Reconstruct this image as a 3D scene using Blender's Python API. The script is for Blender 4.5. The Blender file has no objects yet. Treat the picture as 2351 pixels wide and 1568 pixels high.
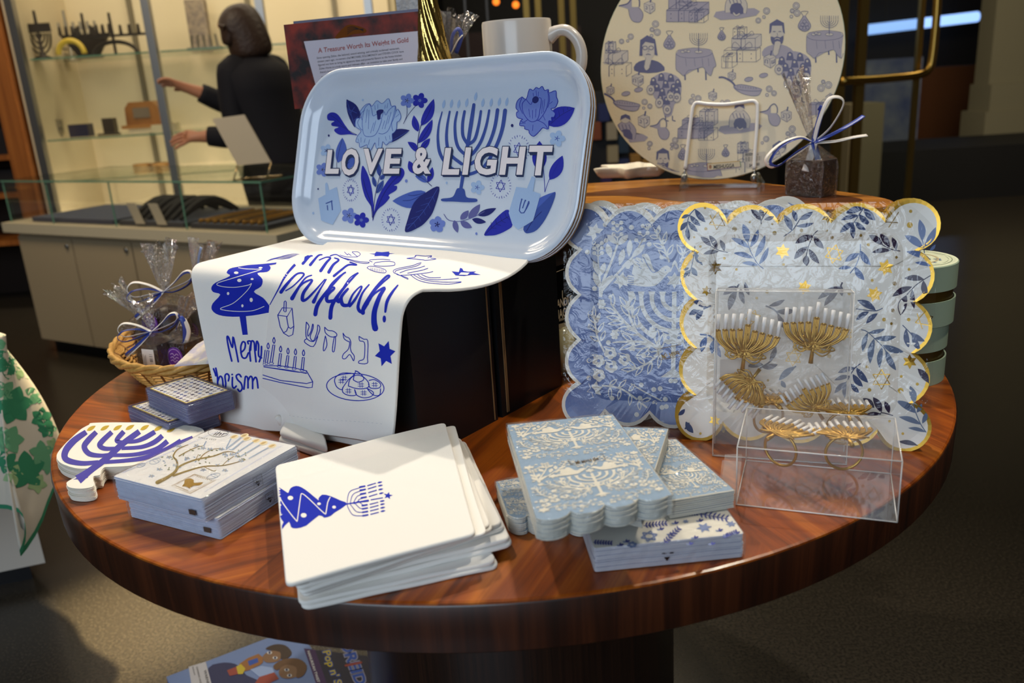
import bpy, bmesh, math, random
from math import sin, cos, pi, radians, sqrt, atan2, hypot
from mathutils import Vector, Matrix
from mathutils.bvhtree import BVHTree
from mathutils.geometry import tessellate_polygon
V = Vector
random.seed(7)
SC = bpy.context.scene
COL = SC.collection
# ------------------------------------------------------------------ camera
W, H = 2351, 1568
ZT = 0.75                      # table top height
FPX, PITCH, ROLL = 1930.93, 0.29921553, -0.06317201
CAM = V((0, 0, 1.15))
_f = V((0, cos(PITCH), -sin(PITCH)))
_r = V((1, 0, 0))
_u = _r.cross(_f)
CR = cos(ROLL) * _r + sin(ROLL) * _u
CU = -sin(ROLL) * _r + cos(ROLL) * _u
CF = _f
cam = bpy.data.cameras.new('camera')
cam.sensor_width = 36.0
cam.sensor_fit = 'HORIZONTAL'
cam.lens = FPX * 36.0 / W
cam.clip_start = 0.02
cam.dof.use_dof = True
cam.dof.focus_distance = 1.0
cam.dof.aperture_fstop = 5.6
camo = bpy.data.objects.new('camera', cam)
M = Matrix(((CR.x, CU.x, -CF.x), (CR.y, CU.y, -CF.y), (CR.z, CU.z, -CF.z))).to_4x4()
camo.matrix_world = Matrix.Translation(CAM) @ M
COL.objects.link(camo)
SC.camera = camo
# ------------------------------------------------------------------ light and exposure
SC.view_settings.view_transform = 'Standard'
SC.view_settings.look = 'None'
SC.view_settings.gamma = 1.0
SC.view_settings.use_curve_mapping = False
SC.view_settings.exposure = 0.0
SC.cycles.transparent_max_bounces = 32
wd = bpy.data.worlds.new('world')
SC.world = wd
wd.use_nodes = True
wd.node_tree.nodes['Background'].inputs[0].default_value = (1.0, 0.80, 0.58, 1)
wd.node_tree.nodes['Background'].inputs[1].default_value = 0.05
def area(name, loc, target, size, power, col, sy=None):
 l = bpy.data.lights.new(name, 'AREA')
 l.energy = power
 l.color = col
 l.size = size
 if sy:
  l.shape = 'RECTANGLE'
  l.size_y = sy
 o = bpy.data.objects.new(name, l)
 o.location = loc
 o.rotation_euler = (V(target) - V(loc)).to_track_quat('-Z', 'Y').to_euler()
 COL.objects.link(o)
 return o
def spot(name, loc, target, power, col, ang=60, blend=0.5, rad=0.05):
 l = bpy.data.lights.new(name, 'SPOT')
 l.energy = power
 l.color = col
 l.spot_size = radians(ang)
 l.spot_blend = blend
 l.shadow_soft_size = rad
 o = bpy.data.objects.new(name, l)
 o.location = loc
 o.rotation_euler = (V(target) - V(loc)).to_track_quat('-Z', 'Y').to_euler()
 COL.objects.link(o)
 return o
# daylight from the shop front behind the photographer
area('shopfront_daylight', (-1.6, -2.6, 2.3), (0, 1.1, 0.9), 3.0, 88, (0.72, 0.85, 1.0), 2.0)
# ceiling track spots over the display table
spot('track_spot_a', (0.35, 1.95, 3.0), (-0.1, 0.95, 0.8), 112, (1.0, 0.90, 0.76), 62, 0.7, 0.035)
spot('track_spot_b', (-0.75, 1.75, 3.0), (0.0, 0.95, 0.8), 84, (1.0, 0.88, 0.72), 62, 0.7, 0.035)
spot('track_spot_c', (1.25, 0.9, 3.0), (0.35, 1.1, 0.8), 85, (1.0, 0.88, 0.70), 55, 0.7, 0.05)
# showcase and hall lamps, plus lights added to lift dark areas
area('counter_fill', (-2.0, 2.6, 3.1), (-1.6, 3.7, 0.7), 1.2, 46, (1.0, 0.82, 0.58), 0.8)  # added fill that lifts the dark counter front
area('showcase_light', (-1.7, 5.0, 2.55), (-1.7, 5.7, 1.2), 3.0, 34, (1.0, 0.86, 0.64), 0.3)
area('showcase_fill', (-1.7, 5.16, 0.40), (-1.7, 5.8, 1.0), 2.0, 9, (1.0, 0.86, 0.64), 0.1)  # added fill for the lower shelves, not a lamp of the case
area('hall_downlight', (3.2, 5.0, 3.15), (3.6, 7.4, 0.6), 1.2, 70, (1.0, 0.86, 0.62), 1.2)
area('entrance_fill', (0.6, 4.6, 3.15), (0.5, 5.8, 1.2), 0.8, 26, (1.0, 0.84, 0.58), 0.8)  # added fill that brightens the brass mullions
spot('floor_glare_spot', (-1.15, 1.95, 3.1), (-0.92, 1.70, 0.0), 2400, (1.0, 0.80, 0.46), 12, 1.0, 0.05)  # added beam standing in for the glare on the polished floor
# ------------------------------------------------------------------ helpers
def ray(px, py):
 return CF + (px - W / 2) / FPX * CR - (py - H / 2) / FPX * CU
def P(px, py, z):
 d = ray(px, py)
 return CAM + d * ((z - CAM.z) / d.z)
def PY(px, py, y):
 d = ray(px, py)
 return CAM + d * ((y - CAM.y) / d.y)
def PP(px, py, o, n):
 d = ray(px, py)
 return CAM + d * ((V(o) - CAM).dot(n) / d.dot(n))
def proj(p):
 x = V(p) - CAM
 return (W / 2 + FPX * x.dot(CR) / x.dot(CF), H / 2 - FPX * x.dot(CU) / x.dot(CF))
def zoom(x0, y0, x1, rw):
 """scale a measured offset into frame pixels"""
 s = (x1 - x0) / rw
 return lambda *pts: [(x0 + a * s, y0 + b * s) for a, b in pts]
def lin(c):
 return c / 12.92 if c <= 0.04045 else ((c + 0.055) / 1.055) ** 2.4
def rgb(r, g, b):
 return (lin(r / 255), lin(g / 255), lin(b / 255), 1)
MATS = {}
def mat(name, col, rough=0.5, metal=0.0, spec=0.5, coat=0.0, coatr=0.1, sheen=0.0, bump=None, emit=None, noise=None):
 if name in MATS:
  return MATS[name]
 m = bpy.data.materials.new(name)
 m.use_nodes = True
 nt = m.node_tree
 b = nt.nodes['Principled BSDF']
 b.inputs['Base Color'].default_value = col
 b.inputs['Roughness'].default_value = rough
 b.inputs['Metallic'].default_value = metal
 b.inputs['Specular IOR Level'].default_value = spec
 b.inputs['Coat Weight'].default_value = coat
 b.inputs['Coat Roughness'].default_value = coatr
 b.inputs['Sheen Weight'].default_value = sheen
 if emit:
  b.inputs['Emission Color'].default_value = emit[0]
  b.inputs['Emission Strength'].default_value = emit[1]
 if noise:      # (scale, second colour, contrast)
  tc = nt.nodes.new('ShaderNodeTexCoord')
  n = nt.nodes.new('ShaderNodeTexNoise')
  n.inputs['Scale'].default_value = noise[0]
  n.inputs['Detail'].default_value = 4
  r = nt.nodes.new('ShaderNodeValToRGB')
  r.color_ramp.elements[0].position = 0.5 - noise[2]
  r.color_ramp.elements[1].position = 0.5 + noise[2]
  r.color_ramp.elements[0].color = col
  r.color_ramp.elements[1].color = noise[1]
  nt.links.new(tc.outputs['Object'], n.inputs['Vector'])
  nt.links.new(n.outputs['Fac'], r.inputs['Fac'])
  nt.links.new(r.outputs['Color'], b.inputs['Base Color'])
 if bump:       # (scale, strength, distance)
  tc = nt.nodes.new('ShaderNodeTexCoord')
  n = nt.nodes.new('ShaderNodeTexNoise')
  n.inputs['Scale'].default_value = bump[0]
  n.inputs['Detail'].default_value = 5
  bp = nt.nodes.new('ShaderNodeBump')
  bp.inputs['Strength'].default_value = bump[1]
  bp.inputs['Distance'].default_value = bump[2]
  nt.links.new(tc.outputs['Object'], n.inputs['Vector'])
  nt.links.new(n.outputs['Fac'], bp.inputs['Height'])
  nt.links.new(bp.outputs['Normal'], b.inputs['Normal'])
 MATS[name] = m
 return m
def film(name, tint=(1, 1, 1, 1), gloss=0.10, rough=0.08, bump=None, fres=0.5, haze=0.0):
 """thin clear sheet: transparent with a glossy surface reflection and a little scatter"""
 if name in MATS:
  return MATS[name]
 m = bpy.data.materials.new(name)
 m.use_nodes = True
 nt = m.node_tree
 nt.nodes.remove(nt.nodes['Principled BSDF'])
 out = nt.nodes['Material Output']
 tr = nt.nodes.new('ShaderNodeBsdfTransparent')
 tr.inputs[0].default_value = tint
 gl = nt.nodes.new('ShaderNodeBsdfGlossy')
 gl.inputs['Roughness'].default_value = rough
 lw = nt.nodes.new('ShaderNodeLayerWeight')
 lw.inputs[0].default_value = fres
 mr = nt.nodes.new('ShaderNodeMapRange')
 mr.inputs['To Min'].default_value = gloss * 0.35
 mr.inputs['To Max'].default_value = min(1, gloss * 4)
 nt.links.new(lw.outputs['Fresnel'], mr.inputs['Value'])
 mx = nt.nodes.new('ShaderNodeMixShader')
 nt.links.new(mr.outputs[0], mx.inputs[0])
 src = tr.outputs[0]
 if haze > 0:
  df = nt.nodes.new('ShaderNodeBsdfDiffuse')
  df.inputs[0].default_value = (0.97, 0.96, 0.94, 1)
  tl = nt.nodes.new('ShaderNodeBsdfTranslucent')
  tl.inputs[0].default_value = (0.85, 0.85, 0.85, 1)
  m1 = nt.nodes.new('ShaderNodeMixShader')
  m1.inputs[0].default_value = 0.2
  nt.links.new(df.outputs[0], m1.inputs[1])
  nt.links.new(tl.outputs[0], m1.inputs[2])
  m2 = nt.nodes.new('ShaderNodeMixShader')
  m2.inputs[0].default_value = haze
  nt.links.new(tr.outputs[0], m2.inputs[1])
  nt.links.new(m1.outputs[0], m2.inputs[2])
  src = m2.outputs[0]
 nt.links.new(src, mx.inputs[1])
 nt.links.new(gl.outputs[0], mx.inputs[2])
 if bump:
  tc = nt.nodes.new('ShaderNodeTexCoord')
  n = nt.nodes.new('ShaderNodeTexNoise')
  n.inputs['Scale'].default_value = bump[0]
  n.inputs['Detail'].default_value = 3
  n.inputs['Distortion'].default_value = 1.5
  bp = nt.nodes.new('ShaderNodeBump')
  bp.inputs['Strength'].default_value = bump[1]
  bp.inputs['Distance'].default_value = bump[2]
  nt.links.new(tc.outputs['Object'], n.inputs['Vector'])
  nt.links.new(n.outputs['Fac'], bp.inputs['Height'])
  nt.links.new(bp.outputs['Normal'], gl.inputs['Normal'])
  nt.links.new(bp.outputs['Normal'], lw.inputs['Normal'])
 nt.links.new(mx.outputs[0], out.inputs[0])
 MATS[name] = m
 return m
class MB:
 """collects geometry in world space, becomes one mesh object"""
 def __init__(s):
  s.v = []
  s.f = []
  s.m = []
  s.mats = []
 def mi(s, m):
  if m not in s.mats:
   s.mats.append(m)
  return s.mats.index(m)
 def face(s, pts, m):
  i = len(s.v)
  s.v += [V(p) for p in pts]
  s.f.append(tuple(range(i, i + len(pts))))
  s.m.append(s.mi(m))
 def rings(s, rings, m, closed=True, cap0=False, cap1=False, mlist=None):
  n = len(rings[0])
  base = len(s.v)
  for r in rings:
   s.v += [V(p) for p in r]
  for k in range(len(rings) - 1):
   mm = s.mi(mlist[k] if mlist else m)
   for i in range(n if closed else n - 1):
    j = (i + 1) % n
    s.f.append((base + k * n + i, base + k * n + j, base + (k + 1) * n + j, base + (k + 1) * n + i))
    s.m.append(mm)
  if cap0:
   s.f.append(tuple(base + i for i in reversed(range(n))))
   s.m.append(s.mi(mlist[0] if mlist else m))
  if cap1:
   k = (len(rings) - 1) * n
   s.f.append(tuple(base + k + i for i in range(n)))
   s.m.append(s.mi(mlist[-1] if mlist else m))
 def box(s, c, ax, ay, az, m):
  """centre and three half-axis vectors"""
  c, ax, ay, az = V(c), V(ax), V(ay), V(az)
  q = [c + ax * i + ay * j + az * k for k in (-1, 1) for i, j in ((-1, -1), (1, -1), (1, 1), (-1, 1))]
  b = len(s.v)
  s.v += q
  for f in ((3, 2, 1, 0), (4, 5, 6, 7), (0, 1, 5, 4), (1, 2, 6, 5), (2, 3, 7, 6), (3, 0, 4, 7)):
   s.f.append(tuple(b + i for i in f))
   s.m.append(s.mi(m))
 def abox(s, lo, hi, m):
  lo, hi = V(lo), V(hi)
  d = (hi - lo) / 2
  s.box((lo + hi) / 2, (d.x, 0, 0), (0, d.y, 0), (0, 0, d.z), m)
 def tube(s, pts, rad, m, n=8, cap=True, closed=False, flat=None):
  pts = [V(p) for p in pts]
  N = len(pts)
  rad = rad if isinstance(rad, (list, tuple)) else [rad] * N
  rings = []
  prev = None
  for i, p in enumerate(pts):
   if closed:
    t = pts[(i + 1) % N] - pts[i - 1]
   else:
    t = pts[min(i + 1, N - 1)] - pts[max(i - 1, 0)]
   t.normalize()
   if prev is None:
    a = t.orthogonal().normalized() if flat is None else (V(flat) - t * V(flat).dot(t)).normalized()
   else:
    a = (prev - t * prev.dot(t)).normalized()
   prev = a
   b = t.cross(a)
   e = 1.0 if flat is None else 0.22
   rings.append([p + (a * cos(2 * pi * k / n) * e + b * sin(2 * pi * k / n)) * rad[i] for k in range(n)])
  if closed:
   rings.append(rings[0])
  s.rings(rings, m, True, cap and not closed, cap and not closed)
 def lathe(s, prof, c, m, n=40, mlist=None, axis=None):
  """profile of (radius, height) around a vertical axis at c"""
  c = V(c)
  rings = [[c + V((r * cos(2 * pi * k / n), r * sin(2 * pi * k / n), z)) for k in range(n)] for r, z in prof]
  s.rings(rings, m, True, False, False, mlist)
  if prof[0][0] > 1e-6:
   pass
 def disc(s, c, r, m, n=40, up=True):
  c = V(c)
  pts = [c + V((r * cos(2 * pi * k / n), r * sin(2 * pi * k / n), 0)) for k in range(n)]
  s.face(pts if up else pts[::-1], m)
 def ell(s, c, ax, ay, az, m, nu=14, nv=9):
  c, ax, ay, az = V(c), V(ax), V(ay), V(az)
  rings = []
  for j in range(nv + 1):
   t = -pi / 2 + pi * j / nv
   t = max(-pi / 2 + 1e-3, min(pi / 2 - 1e-3, t))
   rings.append([c + (ax * cos(2 * pi * k / nu) + ay * sin(2 * pi * k / nu)) * cos(t) + az * sin(t) for k in range(nu)])
  s.rings(rings, m, True, True, True)
 def grid(s, rows, m):
  s.rings(rows, m, False)
 def build(s, name, parent=None, smooth=False, loc=None, angle=None):
  me = bpy.data.meshes.new(name)
  if parent is not None:
   o0 = parent
   off = V((0, 0, 0))
   while o0 is not None:
    off = off + V(o0.location)
    o0 = o0.parent
  else:
   off = V(loc) if loc is not None else V((0, 0, 0))
  me.from_pydata([tuple(p - off) for p in s.v], [], s.f)
  for mm in s.mats:
   me.materials.append(mm)
  for p, i in zip(me.polygons, s.m):
   p.material_index = i
   p.use_smooth = bool(smooth)
  me.update()
  if smooth and angle:
   me.set_sharp_from_angle(angle=radians(angle))
  o = bpy.data.objects.new(name, me)
  if parent is not None:
   o.parent = parent
  else:
   o.location = off
  COL.objects.link(o)
  return o
def tag(o, label, cat, group=None, kind=None):
 if label:
  o['label'] = label
 if cat:
  o['category'] = cat
 if group:
  o['group'] = group
 if kind:
  o['kind'] = kind
 return o
def thing(name, label, cat, loc=(0, 0, 0), group=None):
 o = bpy.data.objects.new(name, None)
 o.empty_display_size = 0.05
 o.location = loc
 COL.objects.link(o)
 return tag(o, label, cat, group)
def structure(o):
 o['kind'] = 'structure'
 return o
def copy_tree(root, loc, rz=0.0, label=None, group=None):
 r = root.copy()
 COL.objects.link(r)
 r.location = loc
 r.rotation_euler = (0, 0, rz)
 if label:
  r['label'] = label
 if group:
  r['group'] = group
 for ch in list(root.children):
  c = ch.copy()
  COL.objects.link(c)
  c.parent = r
  for g in list(ch.children):
   d = g.copy()
   COL.objects.link(d)
   d.parent = c
 return r
def spline(pts, k=6, closed=False):
 """Catmull-Rom through the points"""
 n = len(pts)
 if n < 3:
  return list(pts)
 pts = [tuple(p) for p in pts]
 out = []
 seg = n if closed else n - 1
 for i in range(seg):
  p0 = pts[(i - 1) % n] if closed or i > 0 else pts[0]
  p1 = pts[i % n]
  p2 = pts[(i + 1) % n]
  p3 = pts[(i + 2) % n] if closed or i + 2 < n else pts[n - 1]
  for j in range(k):
   t = j / k
   out.append(tuple(0.5 * (2 * b + (c - a) * t + (2 * a - 5 * b + 4 * c - d) * t * t + (3 * b - a - 3 * c + d) * t ** 3)
                             for a, b, c, d in zip(p0, p1, p2, p3)))
 if not closed:
  out.append(pts[-1])
 return out
def rrect(hw, hh, r, n=10):
 r = max(r, 1e-4)
 out = []
 for cx, cy, a0 in ((hw - r, hh - r, 0), (-hw + r, hh - r, 90), (-hw + r, -hh + r, 180), (hw - r, -hh + r, 270)):
  for k in range(n + 1):
   a = radians(a0 + 90 * k / n)
   out.append((cx + r * cos(a), cy + r * sin(a)))
 return out
class Surf:
 """the surface a pattern is printed on"""
 def __init__(s, mb=None, o=None, n=None):
  if mb is not None:
   s.bvh = BVHTree.FromPolygons([tuple(p) for p in mb.v], [f for f in mb.f])
   s.flat = False
  else:
   s.flat = True
  s.o, s.n = (V(o) if o is not None else None), (V(n).normalized() if n is not None else None)
 def hit(s, px, py):
  if s.flat:
   return PP(px, py, s.o, s.n), s.n
  d = ray(px, py).normalized()
  p, n, i, dist = s.bvh.ray_cast(CAM, d)
  if p is None:
   if s.o is not None:
    return PP(px, py, s.o, s.n), s.n
   return None, None
  if n.dot(d) > 0:
   n = -n
  return p, n
class Print:
 """draws inks on a surface; shapes are measured in frame pixels (or through a frame map)"""
 def __init__(s, mb, surf, edge=14, base=0.00022, step=0.00012):
  s.mb, s.surf, s.edge, s.base, s.step = mb, surf, edge, base, step
  s.map = None
  s.cnt = 0
 def _pt(s, p, z, cache):
  k = (round(p[0], 3), round(p[1], 3))
  if k in cache:
   return cache[k]
  q = s.map(p) if s.map else p
  h, n = s.surf.hit(q[0], q[1])
  r = None
  if h is not None:
   s.mb.v.append(h + n * (s.base + s.step * z))
   r = len(s.mb.v) - 1
  cache[k] = r
  return r
 def tris(s, T, m, z=0):
  cache = {}
  s.cnt += 1
  z = z + (s.cnt % 40) * 2.2e-6 / s.step
  mi = s.mb.mi(m)
  st = [tuple(t) for t in T]
  e2 = s.edge * s.edge
  while st:
   a, b, c = st.pop()
   if not s.surf.flat:
    if s.map:
     qa, qb, qc = s.map(a), s.map(b), s.map(c)
    else:
     qa, qb, qc = a, b, c
    la = (qa[0] - qb[0]) ** 2 + (qa[1] - qb[1]) ** 2
    lb = (qb[0] - qc[0]) ** 2 + (qb[1] - qc[1]) ** 2
    lc = (qc[0] - qa[0]) ** 2 + (qc[1] - qa[1]) ** 2
    mx = max(la, lb, lc)
    if mx > e2:
     if mx == la:
      h = ((a[0] + b[0]) / 2, (a[1] + b[1]) / 2)
      st += [(a, h, c), (h, b, c)]
     elif mx == lb:
      h = ((b[0] + c[0]) / 2, (b[1] + c[1]) / 2)
      st += [(b, h, a), (h, c, a)]
     else:
      h = ((c[0] + a[0]) / 2, (c[1] + a[1]) / 2)
      st += [(c, h, b), (h, a, b)]
     continue
   ia, ib, ic = s._pt(a, z, cache), s._pt(b, z, cache), s._pt(c, z, cache)
   if ia is None or ib is None or ic is None or len({ia, ib, ic}) < 3:
    continue
   nn = (s.mb.v[ib] - s.mb.v[ia]).cross(s.mb.v[ic] - s.mb.v[ia])
   if nn.dot(CAM - s.mb.v[ia]) < 0:
    ib, ic = ic, ib
   s.mb.f.append((ia, ib, ic))
   s.mb.m.append(mi)
 def poly(s, pts, m, z=0, smooth=0, holes=()):
  if smooth:
   pts = spline(pts, smooth, True)
  loops = [[V((a, b, 0)) for a, b in pts]] + [[V((a, b, 0)) for a, b in h] for h in holes]
  flat = [(q.x, q.y) for l in loops for q in l]
  s.tris([tuple(flat[i] for i in t) for t in tessellate_polygon(loops)], m, z)
 def stroke(s, pts, w, m, z=0, k=5, cap=True):
  """w: one width or a list along the points"""
  n = len(pts)
  ws = list(w) if isinstance(w, (list, tuple)) else [w] * n
  q = [(p[0], p[1], ws[min(i, len(ws) - 1)]) for i, p in enumerate(pts)]
  if k > 1 and n > 2:
   q = spline(q, k)
  L, R = [], []
  N = len(q)
  for i in range(N):
   a, b = q[max(i - 1, 0)], q[min(i + 1, N - 1)]
   dx, dy = b[0] - a[0], b[1] - a[1]
   l = hypot(dx, dy) or 1
   h = max(q[i][2], 1e-6 if s.map else 0.02) / 2
   L.append((q[i][0] - dy / l * h, q[i][1] + dx / l * h))
   R.append((q[i][0] + dy / l * h, q[i][1] - dx / l * h))
  T = []
  for i in range(N - 1):
   T += [(L[i], R[i], R[i + 1]), (L[i], R[i + 1], L[i + 1])]
  s.tris(T, m, z)
  if cap:
   for e in (q[0], q[-1]):
    if e[2] > 1.6:
     s.dot(e[:2], e[2] / 2, m, z, n=7)
 def dot(s, c, r, m, z=0, ry=None, n=12, rot=0):
  ry = ry or r
  ca, sa = cos(rot), sin(rot)
  pts = [(c[0] + r * cos(2 * pi * k / n) * ca - ry * sin(2 * pi * k / n) * sa,
    c[1] + r * cos(2 * pi * k / n) * sa + ry * sin(2 * pi * k / n) * ca) for k in range(n)]
  s.tris([(pts[0], pts[i], pts[i + 1]) for i in range(1, n - 1)], m, z)
 def ring(s, c, r, w, m, z=0, ry=None, n=20, rot=0):
  ry = ry or r
  ca, sa = cos(rot), sin(rot)
  def at(k, e):
   x, y = (r + e) * cos(2 * pi * k / n), (ry + e) * sin(2 * pi * k / n)
   return (c[0] + x * ca - y * sa, c[1] + x * sa + y * ca)
  T = []
  for k in range(n):
   a, b, cc, d = at(k, -w / 2), at(k, w / 2), at(k + 1, w / 2), at(k + 1, -w / 2)
   T += [(a, b, cc), (a, cc, d)]
  s.tris(T, m, z)
 def leaf(s, a, b, w, m, z=0, bend=0.0, belly=0.45, vein=None, vw=1.2):
  """leaf from base a to tip b, widest at belly"""
  dx, dy = b[0] - a[0], b[1] - a[1]
  nx, ny = -dy, dx
  l = hypot(dx, dy) or 1
  nx, ny = nx / l, ny / l
  n = 9
  L, R, C = [], [], []
  for i in range(n + 1):
   t = i / n
   u = t ** (math.log(0.5) / math.log(belly))
   h = w / 2 * sin(pi * u) ** 0.85
   o = bend * sin(pi * t) * l
   cx, cy = a[0] + dx * t + nx * o, a[1] + dy * t + ny * o
   L.append((cx + nx * h, cy + ny * h))
   R.append((cx - nx * h, cy - ny * h))
   C.append((cx, cy))
  T = []
  for i in range(n):
   T += [(L[i], R[i], R[i + 1]), (L[i], R[i + 1], L[i + 1])]
  s.tris(T, m, z)
  if vein:
   s.stroke(C[:8], vw, vein, z + 1, 1, False)
 def outleaf(s, a, b, w, m, m2, z=0, bend=0, e=0.55):
  """leaf drawn as an outline with an open middle"""
  s.leaf(a, b, w, m, z, bend)
  a2 = (a[0] + (b[0] - a[0]) * .2, a[1] + (b[1] - a[1]) * .2)
  b2 = (a[0] + (b[0] - a[0]) * .85, a[1] + (b[1] - a[1]) * .85)
  s.leaf(a2, b2, w * e, m2, z + 1, bend)
 def star(s, c, r, m, z=0, rot=0.0, ry=None, inner=0.577, n=6):
  k = (ry or r) / r
  pts = []
  for i in range(2 * n):
   a = rot - pi / 2 + pi * i / n
   q = r if i % 2 == 0 else r * inner
   pts.append((c[0] + q * cos(a), c[1] + q * sin(a) * k))
  s.tris([(c, pts[i], pts[(i + 1) % (2 * n)]) for i in range(2 * n)], m, z)
 def hexagram(s, c, r, w, m, z=0, rot=0.0, ry=None):
  k = (ry or r) / r
  for o in (0, pi / 3):
   t = [(c[0] + r * cos(rot - pi / 2 + o + 2 * pi * i / 3), c[1] + k * r * sin(rot - pi / 2 + o + 2 * pi * i / 3)) for i in range(3)]
   for i in range(3):
    s.stroke([t[i], t[(i + 1) % 3]], w, m, z, 1, False)
 def flower(s, c, r, m, z=0, n=5, rot=0.0, w=0.42, mid=None):
  for i in range(n):
   a = rot + 2 * pi * i / n
   d = (cos(a), sin(a))
   s.dot((c[0] + d[0] * r * .58, c[1] + d[1] * r * .58), r * .46, m, z, r * w * .62, 10, a)
  if mid:
   for i in range(n):
    a = rot + 2 * pi * i / n
    s.stroke([c, (c[0] + cos(a) * r * .35, c[1] + sin(a) * r * .35)], r * .07, mid, z + 1, 1, False)
 def text(s, body, org, ex, ey, m, z=0, bold=0.0, shear=0.0, space=1.0, align='LEFT'):
  """org: baseline start, ex and ey: frame vectors of one em along and up"""
  T = text_tris(body, bold, shear, space, align)
  s.tris([tuple((org[0] + x * ex[0] + y * ey[0], org[1] + x * ex[1] + y * ey[1]) for x, y in t) for t in T], m, z)
_TX = {}
def text_tris(body, bold=0.0, shear=0.0, space=1.0, align='LEFT'):
 key = (body, bold, shear, space, align)
 if key in _TX:
  return _TX[key]
 cu = bpy.data.curves.new('lettering', 'FONT')
 cu.body = body
 cu.size = 1.0
 cu.offset = bold
 cu.shear = shear
 cu.space_character = space
 cu.align_x = align
 cu.resolution_u = 3
 ob = bpy.data.objects.new('lettering', cu)
 COL.objects.link(ob)
 dg = bpy.context.evaluated_depsgraph_get()
 ev = ob.evaluated_get(dg)
 me = ev.to_mesh()
 me.calc_loop_triangles()
 T = [tuple((me.vertices[i].co.x, me.vertices[i].co.y) for i in t.vertices) for t in me.loop_triangles]
 ev.to_mesh_clear()
 bpy.data.objects.remove(ob)
 bpy.data.curves.remove(cu)
 _TX[key] = T
 return T
def homography(q):
 """map of the unit square (0,0)(1,0)(1,1)(0,1) to four frame points"""
 (x0, y0), (x1, y1), (x2, y2), (x3, y3) = q
 dx1, dx2, dx3 = x1 - x2, x3 - x2, x0 - x1 + x2 - x3
 dy1, dy2, dy3 = y1 - y2, y3 - y2, y0 - y1 + y2 - y3
 den = dx1 * dy2 - dx2 * dy1
 g = (dx3 * dy2 - dx2 * dy3) / den
 h = (dx1 * dy3 - dx3 * dy1) / den
 a, b, c = x1 - x0 + g * x1, x3 - x0 + h * x3, x0
 d, e, f = y1 - y0 + g * y1, y3 - y0 + h * y3, y0
 return lambda p: ((a * p[0] + b * p[1] + c) / (g * p[0] + h * p[1] + 1), (d * p[0] + e * p[1] + f) / (g * p[0] + h * p[1] + 1))
def frame_map(o, ux, uy):
 """map of plane coordinates (metres) to frame points"""
 o, ux, uy = V(o), V(ux), V(uy)
 return lambda p: proj(o + ux * p[0] + uy * p[1])
def lean_frame(bl, br, ang, zb):
 """upright frame standing on the line between two base points and leaning back"""
 A, B = P(bl[0], bl[1], zb), P(br[0], br[1], zb)
 ux = (B - A).normalized()
 back = V((-ux.y, ux.x, 0))
 t = radians(ang)
 uy = V((0, 0, 1)) * cos(t) + back * sin(t)
 return A, ux, uy, ux.cross(uy)
# ------------------------------------------------------------------ shared materials
WHITE = mat('white_paper', rgb(232, 232, 228), 0.6)
BLACK = mat('black_card', rgb(14, 14, 16), 0.45, spec=0.35)
BLACKG = mat('black_gloss', rgb(9, 9, 10), 0.15)
BRASS = mat('brass', rgb(178, 142, 70), 0.3, 1.0)
STEEL = mat('brushed_steel', rgb(150, 150, 148), 0.35, 1.0)
INK_BLUE = mat('royal_blue_ink', rgb(22, 42, 178), 0.75, spec=0.2)
GOLD = mat('gold_foil', rgb(188, 148, 62), 0.28, 1.0)
GOLDINK = mat('gold_ink', rgb(176, 142, 62), 0.4, 0.6)
CLEAR = film('clear_film', gloss=0.07, rough=0.06, bump=(55, 0.5, 0.004))
SHELFGLASS = film('shelf_glass', tint=(0.95, 0.98, 0.965, 1), gloss=0.08, rough=0.02)
GLASSEDGE = mat('green_glass_edge', rgb(96, 140, 118), 0.2)
CASEGLASS = film('case_glass', tint=(0.985, 0.99, 0.985, 1), gloss=0.035, rough=0.02)
def mathn(nt, op, a=None, b=None):
 n = nt.nodes.new('ShaderNodeMath')
 n.operation = op
 for i, x in enumerate((a, b)):
  if x is None:
   continue
  if isinstance(x, (int, float)):
   n.inputs[i].default_value = x
  else:
   nt.links.new(x, n.inputs[i])
 return n.outputs[0]
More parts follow.
